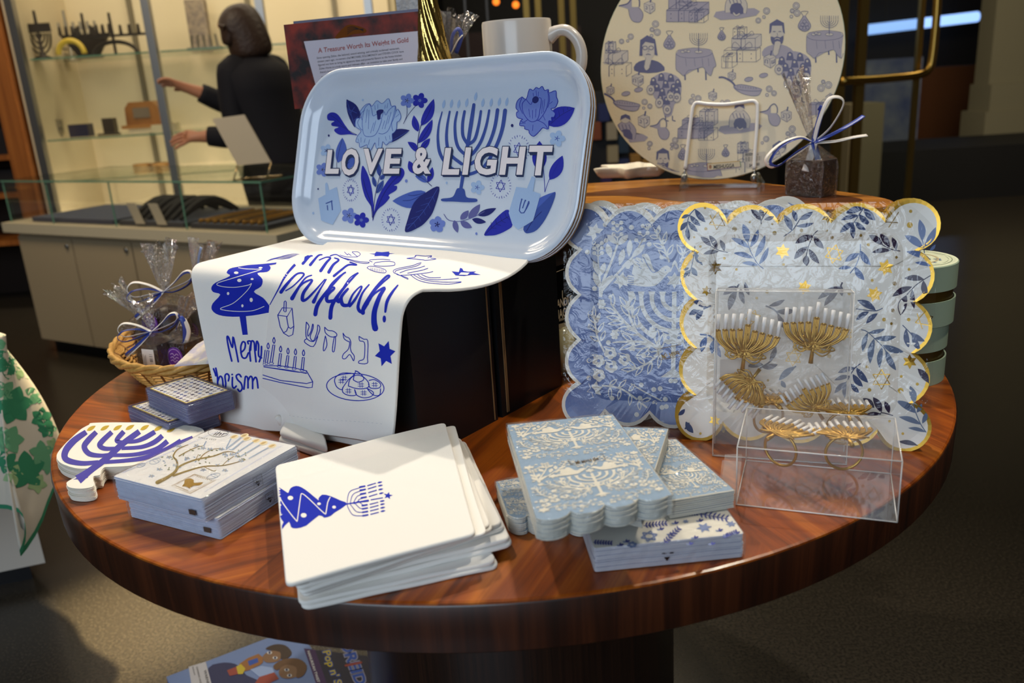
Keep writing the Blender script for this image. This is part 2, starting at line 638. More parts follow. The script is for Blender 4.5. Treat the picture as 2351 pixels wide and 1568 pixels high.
def wood(name, c0, c1, c2, mode='line', scale=(1.6, 34), rough=0.32, coat=0.35, ang=0.0, seg=16):
 """veneer grain; 'wedge' turns the grain from segment to segment round the centre, 'drop' runs it upright round an edge"""
 m = bpy.data.materials.new(name)
 m.use_nodes = True
 nt = m.node_tree
 L = nt.links.new
 b = nt.nodes['Principled BSDF']
 tc = nt.nodes.new('ShaderNodeTexCoord')
 sp = nt.nodes.new('ShaderNodeSeparateXYZ')
 L(tc.outputs['Object'], sp.inputs[0])
 X, Y, Z = sp.outputs
 at = mathn(nt, 'ARCTAN2', Y, X)
 k = None
 if mode == 'wedge':
  st = 2 * pi / seg
  k = mathn(nt, 'ROUND', mathn(nt, 'DIVIDE', at, st))
  th = mathn(nt, 'ADD', mathn(nt, 'MULTIPLY', k, st), -0.45)
  co, si = mathn(nt, 'COSINE', th), mathn(nt, 'SINE', th)
  u = mathn(nt, 'ADD', mathn(nt, 'MULTIPLY', X, co), mathn(nt, 'MULTIPLY', Y, si))
  v = mathn(nt, 'SUBTRACT', mathn(nt, 'MULTIPLY', Y, co), mathn(nt, 'MULTIPLY', X, si))
  w = mathn(nt, 'MULTIPLY', k, 3.7)
 elif mode == 'drop':
  u, v, w = Z, mathn(nt, 'MULTIPLY', at, 0.6), mathn(nt, 'MULTIPLY', Z, 0.0)
 else:
  u = mathn(nt, 'ADD', mathn(nt, 'MULTIPLY', X, cos(ang)), mathn(nt, 'MULTIPLY', Y, sin(ang)))
  v = mathn(nt, 'SUBTRACT', mathn(nt, 'MULTIPLY', Y, cos(ang)), mathn(nt, 'MULTIPLY', X, sin(ang)))
  w = Z
 cb = nt.nodes.new('ShaderNodeCombineXYZ')
 L(mathn(nt, 'MULTIPLY', u, scale[0]), cb.inputs[0])
 L(mathn(nt, 'MULTIPLY', v, scale[1]), cb.inputs[1])
 L(w, cb.inputs[2])
 n1 = nt.nodes.new('ShaderNodeTexNoise')
 n1.inputs['Scale'].default_value = 1.0
 n1.inputs['Detail'].default_value = 6
 n1.inputs['Roughness'].default_value = 0.62
 n1.inputs['Distortion'].default_value = 0.5
 L(cb.outputs[0], n1.inputs['Vector'])
 cr = nt.nodes.new('ShaderNodeValToRGB')
 cr.color_ramp.elements[0].position = 0.30
 cr.color_ramp.elements[0].color = c0
 cr.color_ramp.elements[1].position = 0.72
 cr.color_ramp.elements[1].color = c2
 e = cr.color_ramp.elements.new(0.5)
 e.color = c1
 L(n1.outputs['Fac'], cr.inputs['Fac'])
 out = cr.outputs['Color']
 if k is not None:
  wn = nt.nodes.new('ShaderNodeTexWhiteNoise')
  wn.noise_dimensions = '1D'
  L(k, wn.inputs['W'])
  hs = nt.nodes.new('ShaderNodeHueSaturation')
  L(mathn(nt, 'ADD', mathn(nt, 'MULTIPLY', wn.outputs['Value'], 0.3), 0.86), hs.inputs['Value'])
  L(out, hs.inputs['Color'])
  out = hs.outputs['Color']
 L(out, b.inputs['Base Color'])
 b.inputs['Roughness'].default_value = rough
 b.inputs['Coat Weight'].default_value = coat
 b.inputs['Coat Roughness'].default_value = 0.16
 MATS[name] = m
 return m
# ------------------------------------------------------------------ room
FLOORM = mat('dark_terrazzo', rgb(30, 27, 23), 0.26, noise=(170, rgb(62, 56, 46), 0.17))
mb = MB()
mb.abox((-5.5, -3.2, -0.04), (9.0, 13.0, 0.0), FLOORM)
structure(mb.build('floor'))
mb = MB()
mb.abox((-5.5, 5.86, 0), (-0.62, 5.98, 3.3), mat('cream_wall', rgb(196, 182, 146), 0.7))
structure(mb.build('wall_back'))
mb = MB()
mb.abox((-0.7, 11.4, 0), (9.0, 11.5, 3.3), mat('dark_wall', rgb(26, 23, 22), 0.6))
structure(mb.build('wall_far'))
mb = MB()
mb.abox((-0.66, 5.98, 0), (-0.6, 11.4, 3.3), mat('dark_wall', rgb(26, 23, 22), 0.6))
structure(mb.build('wall_side'))
# ------------------------------------------------------------------ the round display table
TC = V((-0.017, 1.191, 0))
TR = 0.6038
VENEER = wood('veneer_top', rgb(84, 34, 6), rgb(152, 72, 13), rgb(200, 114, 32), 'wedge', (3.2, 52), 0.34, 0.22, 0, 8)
EDGEW = wood('veneer_edge', rgb(30, 12, 5), rgb(52, 22, 8), rgb(76, 36, 15), 'drop', (2.0, 60), 0.36, 0.2)  # darker edge grain, darkened further in place of weaker light on the side
table = thing('round_table', 'round wooden display table with red-brown veneer top and thick edge', 'table', TC)
N = 128
mb = MB()
c = TC + V((0, 0, ZT))
mb.lathe([(TR, -0.001), (TR, 0.0), (TR, 0.0)], c, VENEER, N)
mb = MB()
rg = [[c + V((r * cos(2 * pi * k / N), r * sin(2 * pi * k / N), z)) for k in range(N)] for r, z in
      ((TR - 0.004, -0.02), (TR - 0.001, -0.003), (TR - 0.0015, -0.001), (TR - 0.0035, 0))]
mb.rings(rg, VENEER, True, False, True)
mb.build('tabletop', table)
mb = MB()
rg = [[c + V((r * cos(2 * pi * k / N), r * sin(2 * pi * k / N), z)) for k in range(N)] for r, z in
      ((TR - 0.03, -0.050), (TR - 0.003, -0.050), (TR - 0.001, -0.048), (TR, -0.004), (TR - 0.0012, -0.0025))]
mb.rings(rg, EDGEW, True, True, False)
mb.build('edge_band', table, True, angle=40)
mb = MB()
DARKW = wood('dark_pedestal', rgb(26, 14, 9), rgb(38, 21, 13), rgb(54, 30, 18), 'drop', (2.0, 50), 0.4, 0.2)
mb.lathe([(0.0, 0.70), (0.25, 0.70), (0.25, 0.05), (0.28, 0.05), (0.28, 0.0), (0.0, 0.0)][::-1], TC, DARKW, 64)
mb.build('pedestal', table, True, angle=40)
# ------------------------------------------------------------------ sales counter with glass showcase on top
d1 = V((0.863, -0.506, 0)).normalized()
d2 = V((0.506, 0.863, 0)).normalized()
CK = V((-0.88, 3.177, 0))            # front right corner of the counter slab
ctr = thing('sales_counter', 'beige sales counter with panel doors and pale worktop slab at left', 'counter', CK - d1 * 0.9)
CREAM = mat('beige_laminate', rgb(168, 150, 120), 0.5)
CREAM2 = mat('pale_counter_edge', rgb(196, 184, 156), 0.35)
def cbox(mb, s0, s1, t0, t1, z0, z1, m):
 """box in counter coordinates: s leftwards along the front, t backwards"""
 c = CK - d1 * (s0 + s1) / 2 + d2 * (t0 + t1) / 2 + V((0, 0, (z0 + z1) / 2))
 mb.box(c, -d1 * (s1 - s0) / 2, -d2 * (t1 - t0) / 2, V((0, 0, (z1 - z0) / 2)), m)
mb = MB()
cbox(mb, 0.03, 1.72, 0.04, 0.6, 0.06, 0.60, CREAM)
cbox(mb, 0.06, 1.70, 0.08, 0.56, 0.0, 0.06, BLACK)
mb.build('body', ctr)
for i in range(4):
 mb = MB()
 cbox(mb, 0.035 + i * 0.42, 0.445 + i * 0.42, 0.022, 0.04, 0.07, 0.585, CREAM)
 dr = mb.build('door_panel', ctr)
 mb = MB()
 p = CK - d1 * (0.07 + i * 0.42) + d2 * 0.018 + V((0, 0, 0.55))
 mb.ell(p, d1 * 0.012, -d2 * 0.006, (0, 0, 0.012), STEEL)
 mb.build('lock', dr, True)
mb = MB()
cbox(mb, -0.02, 1.78, 0.0, 0.66, 0.605, 0.65, CREAM2)
mb.build('counter_slab', ctr)
vit = thing('glass_showcase', 'low glass showcase full of jewellery on the beige counter', 'display case', CK - d1 * 0.9 + V((0, 0, 0.65)))
zv0, zv1 = 0.652, 0.842
mb = MB()
for s0, s1, t0, t1 in ((0.05, 1.74, 0.03, 0.036), (0.05, 0.056, 0.03, 0.62), (0.05, 1.74, 0.614, 0.62), (1.734, 1.74, 0.03, 0.62)):
 cbox(mb, s0, s1, t0, t1, zv0, zv1, CASEGLASS)
mb.build('glass_walls', vit)
mb = MB()
cbox(mb, 0.045, 1.745, 0.025, 0.625, zv1, zv1 + 0.007, SHELFGLASS)
mb.build('glass_top', vit)
for s0 in (0.05, 0.5, 0.95, 1.4, 1.735):
 mb = MB()
 cbox(mb, s0, s0 + 0.006, 0.026, 0.030, zv0, zv1, GLASSEDGE)
 mb.build('glass_joint', vit)
mb = MB()
cbox(mb, 0.045, 1.745, 0.021, 0.025, zv1, zv1 + 0.007, GLASSEDGE)
cbox(mb, 0.041, 0.045, 0.021, 0.625, zv1, zv1 + 0.007, GLASSEDGE)
mb.build('top_edge', vit)
# trays and jewellery inside
DKPAD = mat('dark_velvet', rgb(32, 30, 36), 0.9, sheen=0.3)
BLUEPAD = mat('navy_velvet', rgb(30, 32, 60), 0.9, sheen=0.3)
def cpt(s, t, z):
 return CK - d1 * s + d2 * t + V((0, 0, z))
for i, (s0, s1, m_, lab) in enumerate(((0.10, 0.52, DKPAD, 'black velvet jewellery tray nearest the counter corner'),
                                       (0.56, 0.98, DKPAD, 'black velvet jewellery tray under the heap of dark scarves'),
                                       (1.02, 1.62, BLUEPAD, 'navy velvet jewellery tray at the far left of the showcase'))):
 mb = MB()
 cbox(mb, s0, s1, 0.06, 0.46, zv0, zv0 + 0.02, m_)
 tag(mb.build('jewellery_tray', loc=cpt((s0 + s1) / 2, 0.26, zv0)), lab, 'tray', 'velvet trays in the showcase')
GOLDCH = mat('gold_chain', rgb(190, 140, 60), 0.35, 0.9)
for i in range(9):
 s = 0.14 + 0.042 * i
 mb = MB()
 pts = [cpt(s + 0.02 * sin(3 * q), 0.08 + 0.3 * q, zv0 + 0.026) for q in [j / 10 for j in range(11)]]
 mb.tube(pts, 0.006, GOLDCH if i % 3 else mat('bronze_bead', rgb(120, 90, 50), 0.4, 0.6), 6)
 for e in (pts[0],):
  mb.ell(e, (0.011, 0, 0), (0, 0.011, 0), (0, 0, 0.011), GOLDCH, 8, 6)
 o_ = mb.build('necklace', loc=pts[0])
 tag(o_, 'gold bead necklace laid across a black velvet tray in the showcase', 'necklace', 'gold necklaces in the showcase')
for i in range(7):
 s = 0.60 + 0.05 * i
 mb = MB()
 a = random.uniform(-0.05, 0.05)
 pts = [cpt(s + a * q, 0.08 + 0.3 * q, zv0 + 0.03 + 0.06 * sin(pi * q)) for q in [j / 8 for j in range(9)]]
 mb.tube(pts, [0.010 + 0.01 * sin(pi * j / 8) for j in range(9)], mat('black_cord', rgb(22, 19, 18), 0.7), 6)
 tag(mb.build('leather_cord', loc=pts[0]), 'black cord necklace heaped inside the showcase', 'necklace', 'black cords in the showcase')
for s, t, lab in ((0.84, 0.05, 'left white price tag hanging from the black cords'), (0.70, 0.05, 'right white price tag hanging from the black cords')):
 mb = MB()
 c0 = cpt(s, t, zv0 + 0.055)
 mb.box(c0, d1 * 0.03, V((0, 0, 0.045)) - d1 * 0.02, d2 * 0.0008, mat('tag_card', rgb(190, 176, 150), 0.7))
 tag(mb.build('price_tag', loc=c0), lab, 'tag', 'price tags in the showcase')
# slanted sign on the counter
sg = thing('sign_holder', 'slanted beige sign on a wire stand on the glass showcase', 'sign', cpt(0.42, 0.3, zv1 + 0.007))
a_, b_, c_, d_ = [PY(x, y, 3.3) for x, y in ((487, 273), (560, 263), (622, 373), (545, 380))]
mb = MB()
SIGNM = mat('sign_sheet', rgb(206, 186, 152), 0.4)
th = V((0.02, 0.03, 0)).normalized() * 0.004
mb.face([d_, c_, b_, a_], SIGNM)
mb.face([a_ + th, b_ + th, c_ + th, d_ + th], SIGNM)
for p, q in ((a_, b_), (b_, c_), (c_, d_), (d_, a_)):
 mb.face([p, q, q + th, p + th], SIGNM)
mb.build('sheet', sg)
mb = MB()
gz = zv1 + 0.0115
ft = [V((q.x, q.y, gz)) for q in (c_ + d2 * 0.05, d_ + d2 * 0.05)]
mb.tube([c_, ft[0] - d2 * 0.08, ft[0], ft[1], ft[1] - d2 * 0.08, d_], 0.004, mat('stand_chrome', rgb(200, 180, 140), 0.25, 1.0), 6)
mb.build('wire_stand', sg, True)
# ------------------------------------------------------------------ wall showcase with glass shelves
case = thing('wall_showcase', 'tall lit wall showcase with cream back, steel posts and glass shelves', 'display case', (-1.7, 5.4, 0))
YF, YB = 5.12, 5.84
mb = MB()
CASEB = mat('case_back', rgb(208, 192, 158), 0.65)
mb.abox((-2.74, YB - 0.03, 0.3), (-0.66, YB, 2.7), CASEB)
mb.abox((-2.74, YF, 0.3), (-2.71, YB, 2.7), CASEB)
mb.abox((-2.74, YF, 0.0), (-0.66, YB, 0.34), CASEB)
mb.build('carcass', case)
for x in (-2.69, -1.935, -1.30, -0.69):
 mb = MB()
 mb.abox((x - 0.022, YF - 0.03, 0.0), (x + 0.022, YF + 0.015, 2.7), STEEL)
 mb.build('post', case)
for x in (-2.3, -1.55, -1.0):
 mb = MB()
 mb.abox((x - 0.014, YB - 0.055, 0.3), (x + 0.014, YB - 0.03, 2.7), mat('shelf_rail', rgb(120, 110, 88), 0.5, 0.5))
 mb.build('shelf_rail', case)
SH = (1.44, 0.985, 0.745)
for z in SH:
 for x0, x1 in ((-2.66, -1.96), (-1.91, -1.325), (-1.275, -0.71)):
  mb = MB()
  mb.abox((x0, YF + 0.025, z - 0.008), (x1, YB - 0.06, z), SHELFGLASS)
  mb.abox((x0, YF + 0.02, z - 0.008), (x1, YF + 0.025, z), GLASSEDGE)
  mb.build('glass_shelf', case)
mb = MB()
mb.abox((-2.66, YF, 0.3), (-1.96, YF + 0.006, 2.7), CASEGLASS)
mb.abox((-1.91, YF, 0.3), (-1.325, YF + 0.006, 2.7), CASEGLASS)
mb.build('glass_pane', case)
# menorahs and gifts on the shelves
IRON = mat('dark_iron', rgb(52, 46, 40), 0.5, 0.6)
SILVER = mat('dull_silver', rgb(140, 134, 120), 0.4, 0.8)
def ybg(px, py, y=5.42):
 return PY(px, py, y)
def menorah(label, cx, z, wid, hgt, m, style=0, y=5.42):
 g = 'menorahs on the upper glass shelf'
 r = thing('menorah', label, 'menorah', (cx, y, z), g)
 mb = MB()
 if style == 0:
  mb.lathe([(0.05, 0.0), (0.05, 0.012), (0.012, 0.03), (0.008, hgt)], (cx, y, z), m, 16)
  for i in range(1, 5):
   w = wid / 2 * i / 4
   pts = [V((cx + w * cos(a), y, z + hgt * 0.92 - (hgt * 0.72 * i / 4) * sin(a))) for a in [pi * j / 14 for j in range(15)]]
   mb.tube(pts, 0.006, m, 6)
 elif style == 1:
  n = 24
  top = z + hgt * 0.95
  pr = [(cx - wid / 2, top), (cx + wid / 2, top), (cx + wid * 0.22, z + hgt * 0.12), (cx - wid * 0.22, z + hgt * 0.12)]
  f = [V((a, y - 0.012, b)) for a, b in pr]
  bk = [V((a, y + 0.012, b)) for a, b in pr]
  mb.rings([f[::-1], bk[::-1]], m, True, True, True)
  mb.abox((cx - wid * .25, y - 0.03, z), (cx + wid * .25, y + 0.03, z + hgt * 0.14), m)
 else:
  mb.abox((cx - wid / 2, y - 0.012, z + hgt * 0.6), (cx + wid / 2, y + 0.012, z + hgt * 0.68), m)
  mb.tube([(cx, y, z), (cx, y, z + hgt)], 0.009, m, 8)
  mb.tube([V((cx + 0.13 * cos(a), y, z + 0.075 * sin(a))) for a in [pi * j / 12 for j in range(13)]], 0.012, m, 6)
 mb.build('frame', r, style == 0)
 for i in range(9):
  x = cx + wid * (i / 8 - 0.5)
  zt = z + hgt * (0.95 if style < 2 else 0.68)
  e = 0.05 if i != 4 else 0.12
  mb = MB()
  mb.tube([(x, y, zt), (x, y, zt + e)], [0.011, 0.008], m, 8)
  mb.build('candle_cup', r)
 return r
menorah('ornate dark menorah with scrolled frame leftmost on the top glass shelf', ybg(120, 120).x, SH[0], 0.14, 0.16, IRON, 0, 5.30)
menorah('tall thin-armed menorah standing behind the fan-shaped one', ybg(120, 120).x, SH[0], 0.36, 0.19, SILVER, 0, 5.66)
menorah('solid fan-shaped dark menorah on the top glass shelf', ybg(190, 120).x, SH[0], 0.30, 0.15, IRON, 1, 5.50)
menorah('long straight-bar menorah on an arched foot', ybg(285, 120).x, SH[0], 0.42, 0.17, IRON, 2, 5.30)
mb = MB()
xx = ybg(200, 120).x
mb.tube([V((xx + 0.075 * cos(a), 5.22, SH[0] + 0.016 + 0.075 * sin(a))) for a in [pi * j / 16 for j in range(17)]], 0.016, mat('yellow_enamel', rgb(206, 176, 60), 0.4), 8)
tag(mb.build('arch_ornament', None, True, loc=(xx, 5.22, SH[0])), 'yellow arch ornament below the fan-shaped menorah', 'ornament')
mb = MB()
xx = ybg(440, 118).x
mb.abox((xx - 0.06, 5.6, SH[0]), (xx + 0.06, 5.66, SH[0] + 0.31), mat('grey_art_panel', rgb(150, 134, 112), 0.7, noise=(30, rgb(120, 106, 96), 0.1)))
tag(mb.build('art_panel', loc=(xx, 5.63, SH[0])), 'grey upright art panel between the posts on the top shelf', 'picture')
mb = MB()
xx = ybg(475, 118).x
for k in range(5):
 mb.tube([(xx - 0.08 + 0.04 * k, 5.4, SH[0]), (xx - 0.07 + 0.035 * k, 5.4, SH[0] + 0.09)], 0.008, SILVER, 6)
mb.abox((xx - 0.1, 5.37, SH[0]), (xx + 0.1, 5.43, SH[0] + 0.02), SILVER)
tag(mb.build('candle_rack', loc=(xx, 5.4, SH[0])), 'small silver candle rack beside the grey art panel', 'candle holder')
mb = MB()
cc = ybg(635, 115)
mb.tube([V((cc.x + 0.10 * cos(a), 5.42, SH[0] + 0.012 + 0.12 + 0.12 * sin(a))) for a in [pi + 0.9 * j / 8 for j in range(9)]], [0.006 + 0.004 * j for j in range(9)], mat('violet_glass', rgb(60, 54, 120), 0.3), 8)
tag(mb.build('shofar_horn', None, True, loc=(cc.x, 5.42, SH[0])), 'curved violet horn on the top shelf right of the woman', 'ornament')
# multicolour flower ornament stuck to the back panel
fo = ybg(112, 205, 5.803)
root = thing('flower_ornament', 'multicolour flower wall ornament on the showcase back', 'ornament', fo)
for i, cc in enumerate(((40, 90, 60), (90, 80, 140), (60, 60, 150), (200, 150, 40), (40, 110, 110), (160, 100, 130), (50, 50, 140))):
 mb = MB()
 a = i * 0.9
 q = fo + V((0.06 * cos(a), 0.0, 0.05 * sin(a)))
 mb.ell(q, (0.034, 0, 0), (0, 0.008, 0), (0, 0, 0.026), mat('petal%d' % i, rgb(*cc), 0.4), 10, 6)
 mb.build('petal', root, True)
# middle shelf
mb = MB()
q = ybg(130, 320)
prof = [(0.0, 0.002), (0.035, 0.002), (0.05, 0.03), (0.055, 0.11), (0.051, 0.11), (0.046, 0.03), (0.0, 0.012)]
mb.lathe(prof, (q.x, 5.42, SH[1]), mat('patterned_cup', rgb(140, 128, 100), 0.5, noise=(60, rgb(96, 88, 74), 0.08)), 24)
tag(mb.build('patterned_cup', None, True, loc=(q.x, 5.42, SH[1])), 'patterned cup at the left end of the middle glass shelf', 'cup')
mb = MB()
q = ybg(190, 315)
mb.abox((q.x - 0.06, 5.38, SH[1]), (q.x + 0.06, 5.46, SH[1] + 0.075), mat('ink_blue_box', rgb(44, 42, 62), 0.3))
tag(mb.build('trinket_box', loc=(q.x, 5.42, SH[1])), 'dark blue trinket box on the middle glass shelf', 'box')
mb = MB()
q = ybg(255, 308)
mb.abox((q.x - 0.034, 5.4, SH[1]), (q.x + 0.034, 5.46, SH[1] + 0.1), mat('dark_case', rgb(66, 56, 44), 0.35))
mb.abox((q.x - 0.06, 5.37, SH[1]), (q.x + 0.07, 5.4, SH[1] + 0.012), mat('dark_case', rgb(66, 56, 44), 0.35))
tag(mb.build('watch_case', loc=(q.x, 5.43, SH[1])), 'small brown standing case between blue box and wooden box', 'case')
q = ybg(340, 290)
wb = thing('wooden_box', 'arched honey-wood box with grey dial panel on the middle shelf', 'box', (q.x, 5.42, SH[1]))
HONEY = wood('honey_wood', rgb(130, 80, 34), rgb(158, 104, 48), rgb(180, 126, 62), 'line', (4, 40), 0.4, 0.2)
mb = MB()
oc = [(q.x + a, SH[1] + 0.05 + b) for a, b in ((-0.105, 0), (-0.1, 0.10), (-0.07, 0.135), (0.07, 0.135), (0.1, 0.10), (0.105, 0))]
mb.rings([[V((a, 5.36, b)) for a, b in oc], [V((a, 5.48, b)) for a, b in oc]], HONEY, True, True, True)
mb.abox((q.x - 0.13, 5.34, SH[1] + 0.03), (q.x + 0.13, 5.5, SH[1] + 0.05), HONEY)
mb.abox((q.x - 0.1, 5.36, SH[1]), (q.x + 0.1, 5.48, SH[1] + 0.03), CASEB)
mb.build('body', wb)
mb = MB()
mb.abox((q.x - 0.05, 5.352, SH[1] + 0.09), (q.x + 0.05, 5.36, SH[1] + 0.15), mat('grey_panel', rgb(120, 104, 84), 0.5))
mb.build('dial_panel', wb)
for px, w_, h_, lab in ((372, 0.05, 0.045, 'left of the small cream blocks right of the wooden box'), (398, 0.035, 0.05, 'middle of the small cream blocks right of the wooden box')):
 mb = MB()
 q = ybg(px, 300, 5.3)
 mb.abox((q.x - w_, 5.27, SH[1]), (q.x + w_, 5.33, SH[1] + h_), mat('cream_block', rgb(200, 186, 150), 0.6))
 tag(mb.build('cream_block', loc=(q.x, 5.3, SH[1])), lab, 'ornament', 'cream blocks on the middle shelf')
# second bay
mb = MB()
q = ybg(675, 255, 5.42)
for k in range(9):
 mb.tube([(q.x - 0.08 + 0.02 * k, 5.42, SH[1] + 0.09), (q.x - 0.08 + 0.02 * k, 5.42, SH[1] + 0.20)], 0.006, mat('grey_metal', rgb(120, 116, 100), 0.5, 0.5), 6)
mb.abox((q.x - 0.09, 5.39, SH[1] + 0.045), (q.x + 0.09, 5.45, SH[1] + 0.095), MATS['grey_metal'])
mb.abox((q.x - 0.10, 5.37, SH[1]), (q.x + 0.10, 5.47, SH[1] + 0.045), IRON)
tag(mb.build('comb_menorah', loc=(q.x, 5.42, SH[1])), 'grey comb-shaped menorah on a dark block behind the book', 'menorah')
for px, lab in ((330, 'left pile of bangles on the lowest glass shelf'), (372, 'right pile of bangles on the lowest glass shelf')):
 mb = MB()
 q = ybg(px, 395, 5.35)
 for k in range(4):
  mb.tube([V((q.x + 0.05 * cos(a), 5.35 + 0.05 * sin(a), SH[2] + 0.008 + 0.014 * k)) for a in [2 * pi * j / 16 for j in range(16)]], 0.008, mat('bangle', rgb(190, 140, 80), 0.4, 0.4), 6, closed=True)
 tag(mb.build('bangle_pile', None, True, loc=(q.x, 5.35, SH[2])), lab, 'bangles', 'bangle piles on the lowest shelf')
# ------------------------------------------------------------------ wooden bookcase at the far left
bc = thing('wooden_bookcase', 'orange-brown wooden bookcase with dark shelves at the left edge', 'bookcase', (-3.1, 5.3, 0))
OAK = wood('orange_oak', rgb(116, 62, 18), rgb(150, 86, 30), rgb(176, 108, 44), 'line', (30, 3), 0.45, 0.15)
mb = MB()
mb.abox((-2.86, 5.06, 0), (-2.75, 5.6, 2.6), OAK)
mb.abox((-3.85, 5.06, 0), (-3.80, 5.6, 2.6), OAK)
mb.abox((-3.80, 5.57, 0), (-2.86, 5.6, 2.6), mat('bookcase_back', rgb(40, 26, 16), 0.7))
mb.build('frame', bc)
for z in (0.42, 0.70, 0.92, 1.25, 1.68):
 mb = MB()
 mb.abox((-3.80, 5.07, z - 0.03), (-2.86, 5.57, z), OAK)
 mb.build('shelf', bc)
for i, (z, h_, lab) in enumerate(((1.25, 0.18, 'dark boxed set on the upper bookcase shelf'), (0.92, 0.15, 'dark boxed set on the middle bookcase shelf'), (0.70, 0.13, 'dark boxed set on the lower bookcase shelf'))):
 mb = MB()
 mb.abox((-3.16, 5.16, z), (-2.92, 5.4, z + h_), mat('dark_box', rgb(24, 20, 22), 0.5))
 tag(mb.build('boxed_set', loc=(-3.04, 5.28, z)), lab, 'box', 'dark boxes in the bookcase')
mb = MB()
mb.abox((-2.96, 5.09, 1.25), (-2.89, 5.14, 1.32), mat('small_white_card', rgb(190, 180, 160), 0.6))
tag(mb.build('shelf_card', loc=(-2.92, 5.11, 1.25)), 'small white card on the upper bookcase shelf', 'card')
# ------------------------------------------------------------------ hall beyond, right side
BR2 = mat('satin_brass', rgb(150, 124, 66), 0.35, 0.9)
door = thing('glass_door', 'glass shop door in a brass frame with a bent brass pull', 'door', (1.95, 4.5, 0))
DARKG = film('door_glass', tint=(0.82, 0.86, 0.86, 1), gloss=0.06, rough=0.02)
for px in (1850, 1925, 1970):
 x = PY(px, 230, 4.5).x
 mb = MB()
 mb.abox((x - 0.022, 4.48, 0), (x + 0.022, 4.52, 2.6), BR2)
 mb.build('frame_rail', door)
x0 = PY(1975, 230, 4.5).x
x1 = PY(2100, 230, 4.5).x
mb = MB()
mb.abox((x0, 4.497, 0.02), (x1 - 0.01, 4.503, 2.6), DARKG)
mb.build('glass_pane', door)
mb = MB()
mb.abox((x1 - 0.012, 4.485, 0), (x1 + 0.012, 4.515, 2.6), BR2)
mb.build('edge_rail', door)
mb = MB()
h = [PY(a, b, 4.44) for a, b in ((1930, 186), (2000, 183), (2060, 178), (2110, 172), (2132, 160), (2141, 130), (2150, 40), (2156, -60))]
mb.tube(spline(h, 4), 0.02, BRASS, 10)
mb.build('door_pull', door, True)
# brass mullions of the entrance behind the mug
ent = thing('entrance_screen', 'brass-barred glass entrance screen behind the white mug', 'screen', (0.35, 5.6, 0))
for px in (1208, 1235, 1288, 1315):
 x = PY(px, 20, 5.6).x
 mb = MB()
 mb.abox((x - 0.018, 5.58, 0), (x + 0.018, 5.62, 2.7), BR2)
 mb.build('mullion', ent)
for px in (1068, 1118):
 x = PY(px, 20, 5.6).x
 mb = MB()
 mb.abox((x - 0.006, 5.59, 0), (x + 0.006, 5.61, 2.7), mat('dark_frame', rgb(40, 40, 42), 0.4))
 mb.build('glass_edge', ent)
# lit windows far behind
WIN = mat('bright_window', rgb(120, 130, 140), 0.5, emit=(rgb(205, 222, 240), 0.75))
for i, (a, b, c_, d_) in enumerate(((1263, 68, 1292, 92), (1263, 95, 1292, 113), (1068, 92, 1082, 124), (1098, 92, 1112, 104))):
 p, q = PY(a, d_, 11.38), PY(c_, b, 11.38)
 mb = MB()
 mb.abox((p.x, 11.36, p.z), (q.x, 11.4, q.z), WIN)
 structure(mb.build('window_%d' % (i + 1)))
LAMP = mat('amber_lamp', rgb(255, 150, 60), 0.5, emit=(rgb(255, 130, 40), 1.6))
for px, py, lab in ((1139, 4, 'left amber pendant lamp glowing beyond the entrance'), (1184, 11, 'right amber pendant lamp glowing beyond the entrance')):
 q = PY(px, py, 9.0)
 r = thing('pendant_lamp', lab, 'lamp', q, 'amber pendant lamps')
 mb = MB()
 mb.ell(q, (0.034, 0, 0), (0, 0.034, 0), (0, 0, 0.034), LAMP, 12, 8)
 mb.build('globe', r, True)
 mb = MB()
 mb.tube([q + V((0, 0, 0.03)), V((q.x, q.y, 3.3))], 0.004, BLACK, 6)
 mb.build('cord', r)
# red-brown bar and dark shelving beyond the entrance
mb = MB()
p, q = PY(1000, 135, 10.5), PY(1330, 40, 10.5)
p.x = max(p.x, -0.58)
mb.abox((p.x, 10.4, 0), (q.x, 10.9, q.z - 0.1), mat('red_brown_panel', rgb(58, 24, 18), 0.5))
tag(mb.build('bar_counter', loc=((p.x + q.x) / 2, 10.65, 0)), 'red-brown bar counter far beyond the entrance', 'counter')
# merchandise shelf behind the round board, left of it
ms = thing('gift_rack', 'dark gift rack full of small coloured goods behind the round board', 'rack', (0.78, 5.2, 0))
mb = MB()
p, q = PY(1345, 420, 5.3), PY(1560, 200, 5.3)
mb.abox((p.x, 5.25, 0), (q.x, 5.55, q.z), mat('dark_rack', rgb(20, 19, 22), 0.6))
mb.build('body', ms)
for a, b, cc, lab in ((1402, 300, (150, 140, 120), 'upper beige gift'), (1405, 352, (150, 138, 110), 'lower beige gift'), (1385, 258, (30, 40, 90), 'topmost dark blue gift'), (1366, 300, (120, 60, 30), 'rust-brown gift'), (1430, 382, (40, 50, 90), 'lowest dark blue gift'), (1456, 372, (150, 110, 50), 'left ochre gift'), (1390, 398, (50, 30, 80), 'violet gift'), (1483, 385, (150, 112, 50), 'right ochre gift'), (1429, 330, (30, 50, 70), 'teal gift')):
 q = PY(a, b, 5.24)
 mb = MB()
 mb.abox((q.x - 0.03, 5.18, q.z - 0.05), (q.x + 0.03, 5.249, q.z + 0.05), mat('gift%d' % a, rgb(*cc), 0.5))
 tag(mb.build('hanging_gift', loc=q), 'small ' + lab + ' on the dark rack behind the round board', 'gift', 'gifts on the dark rack')
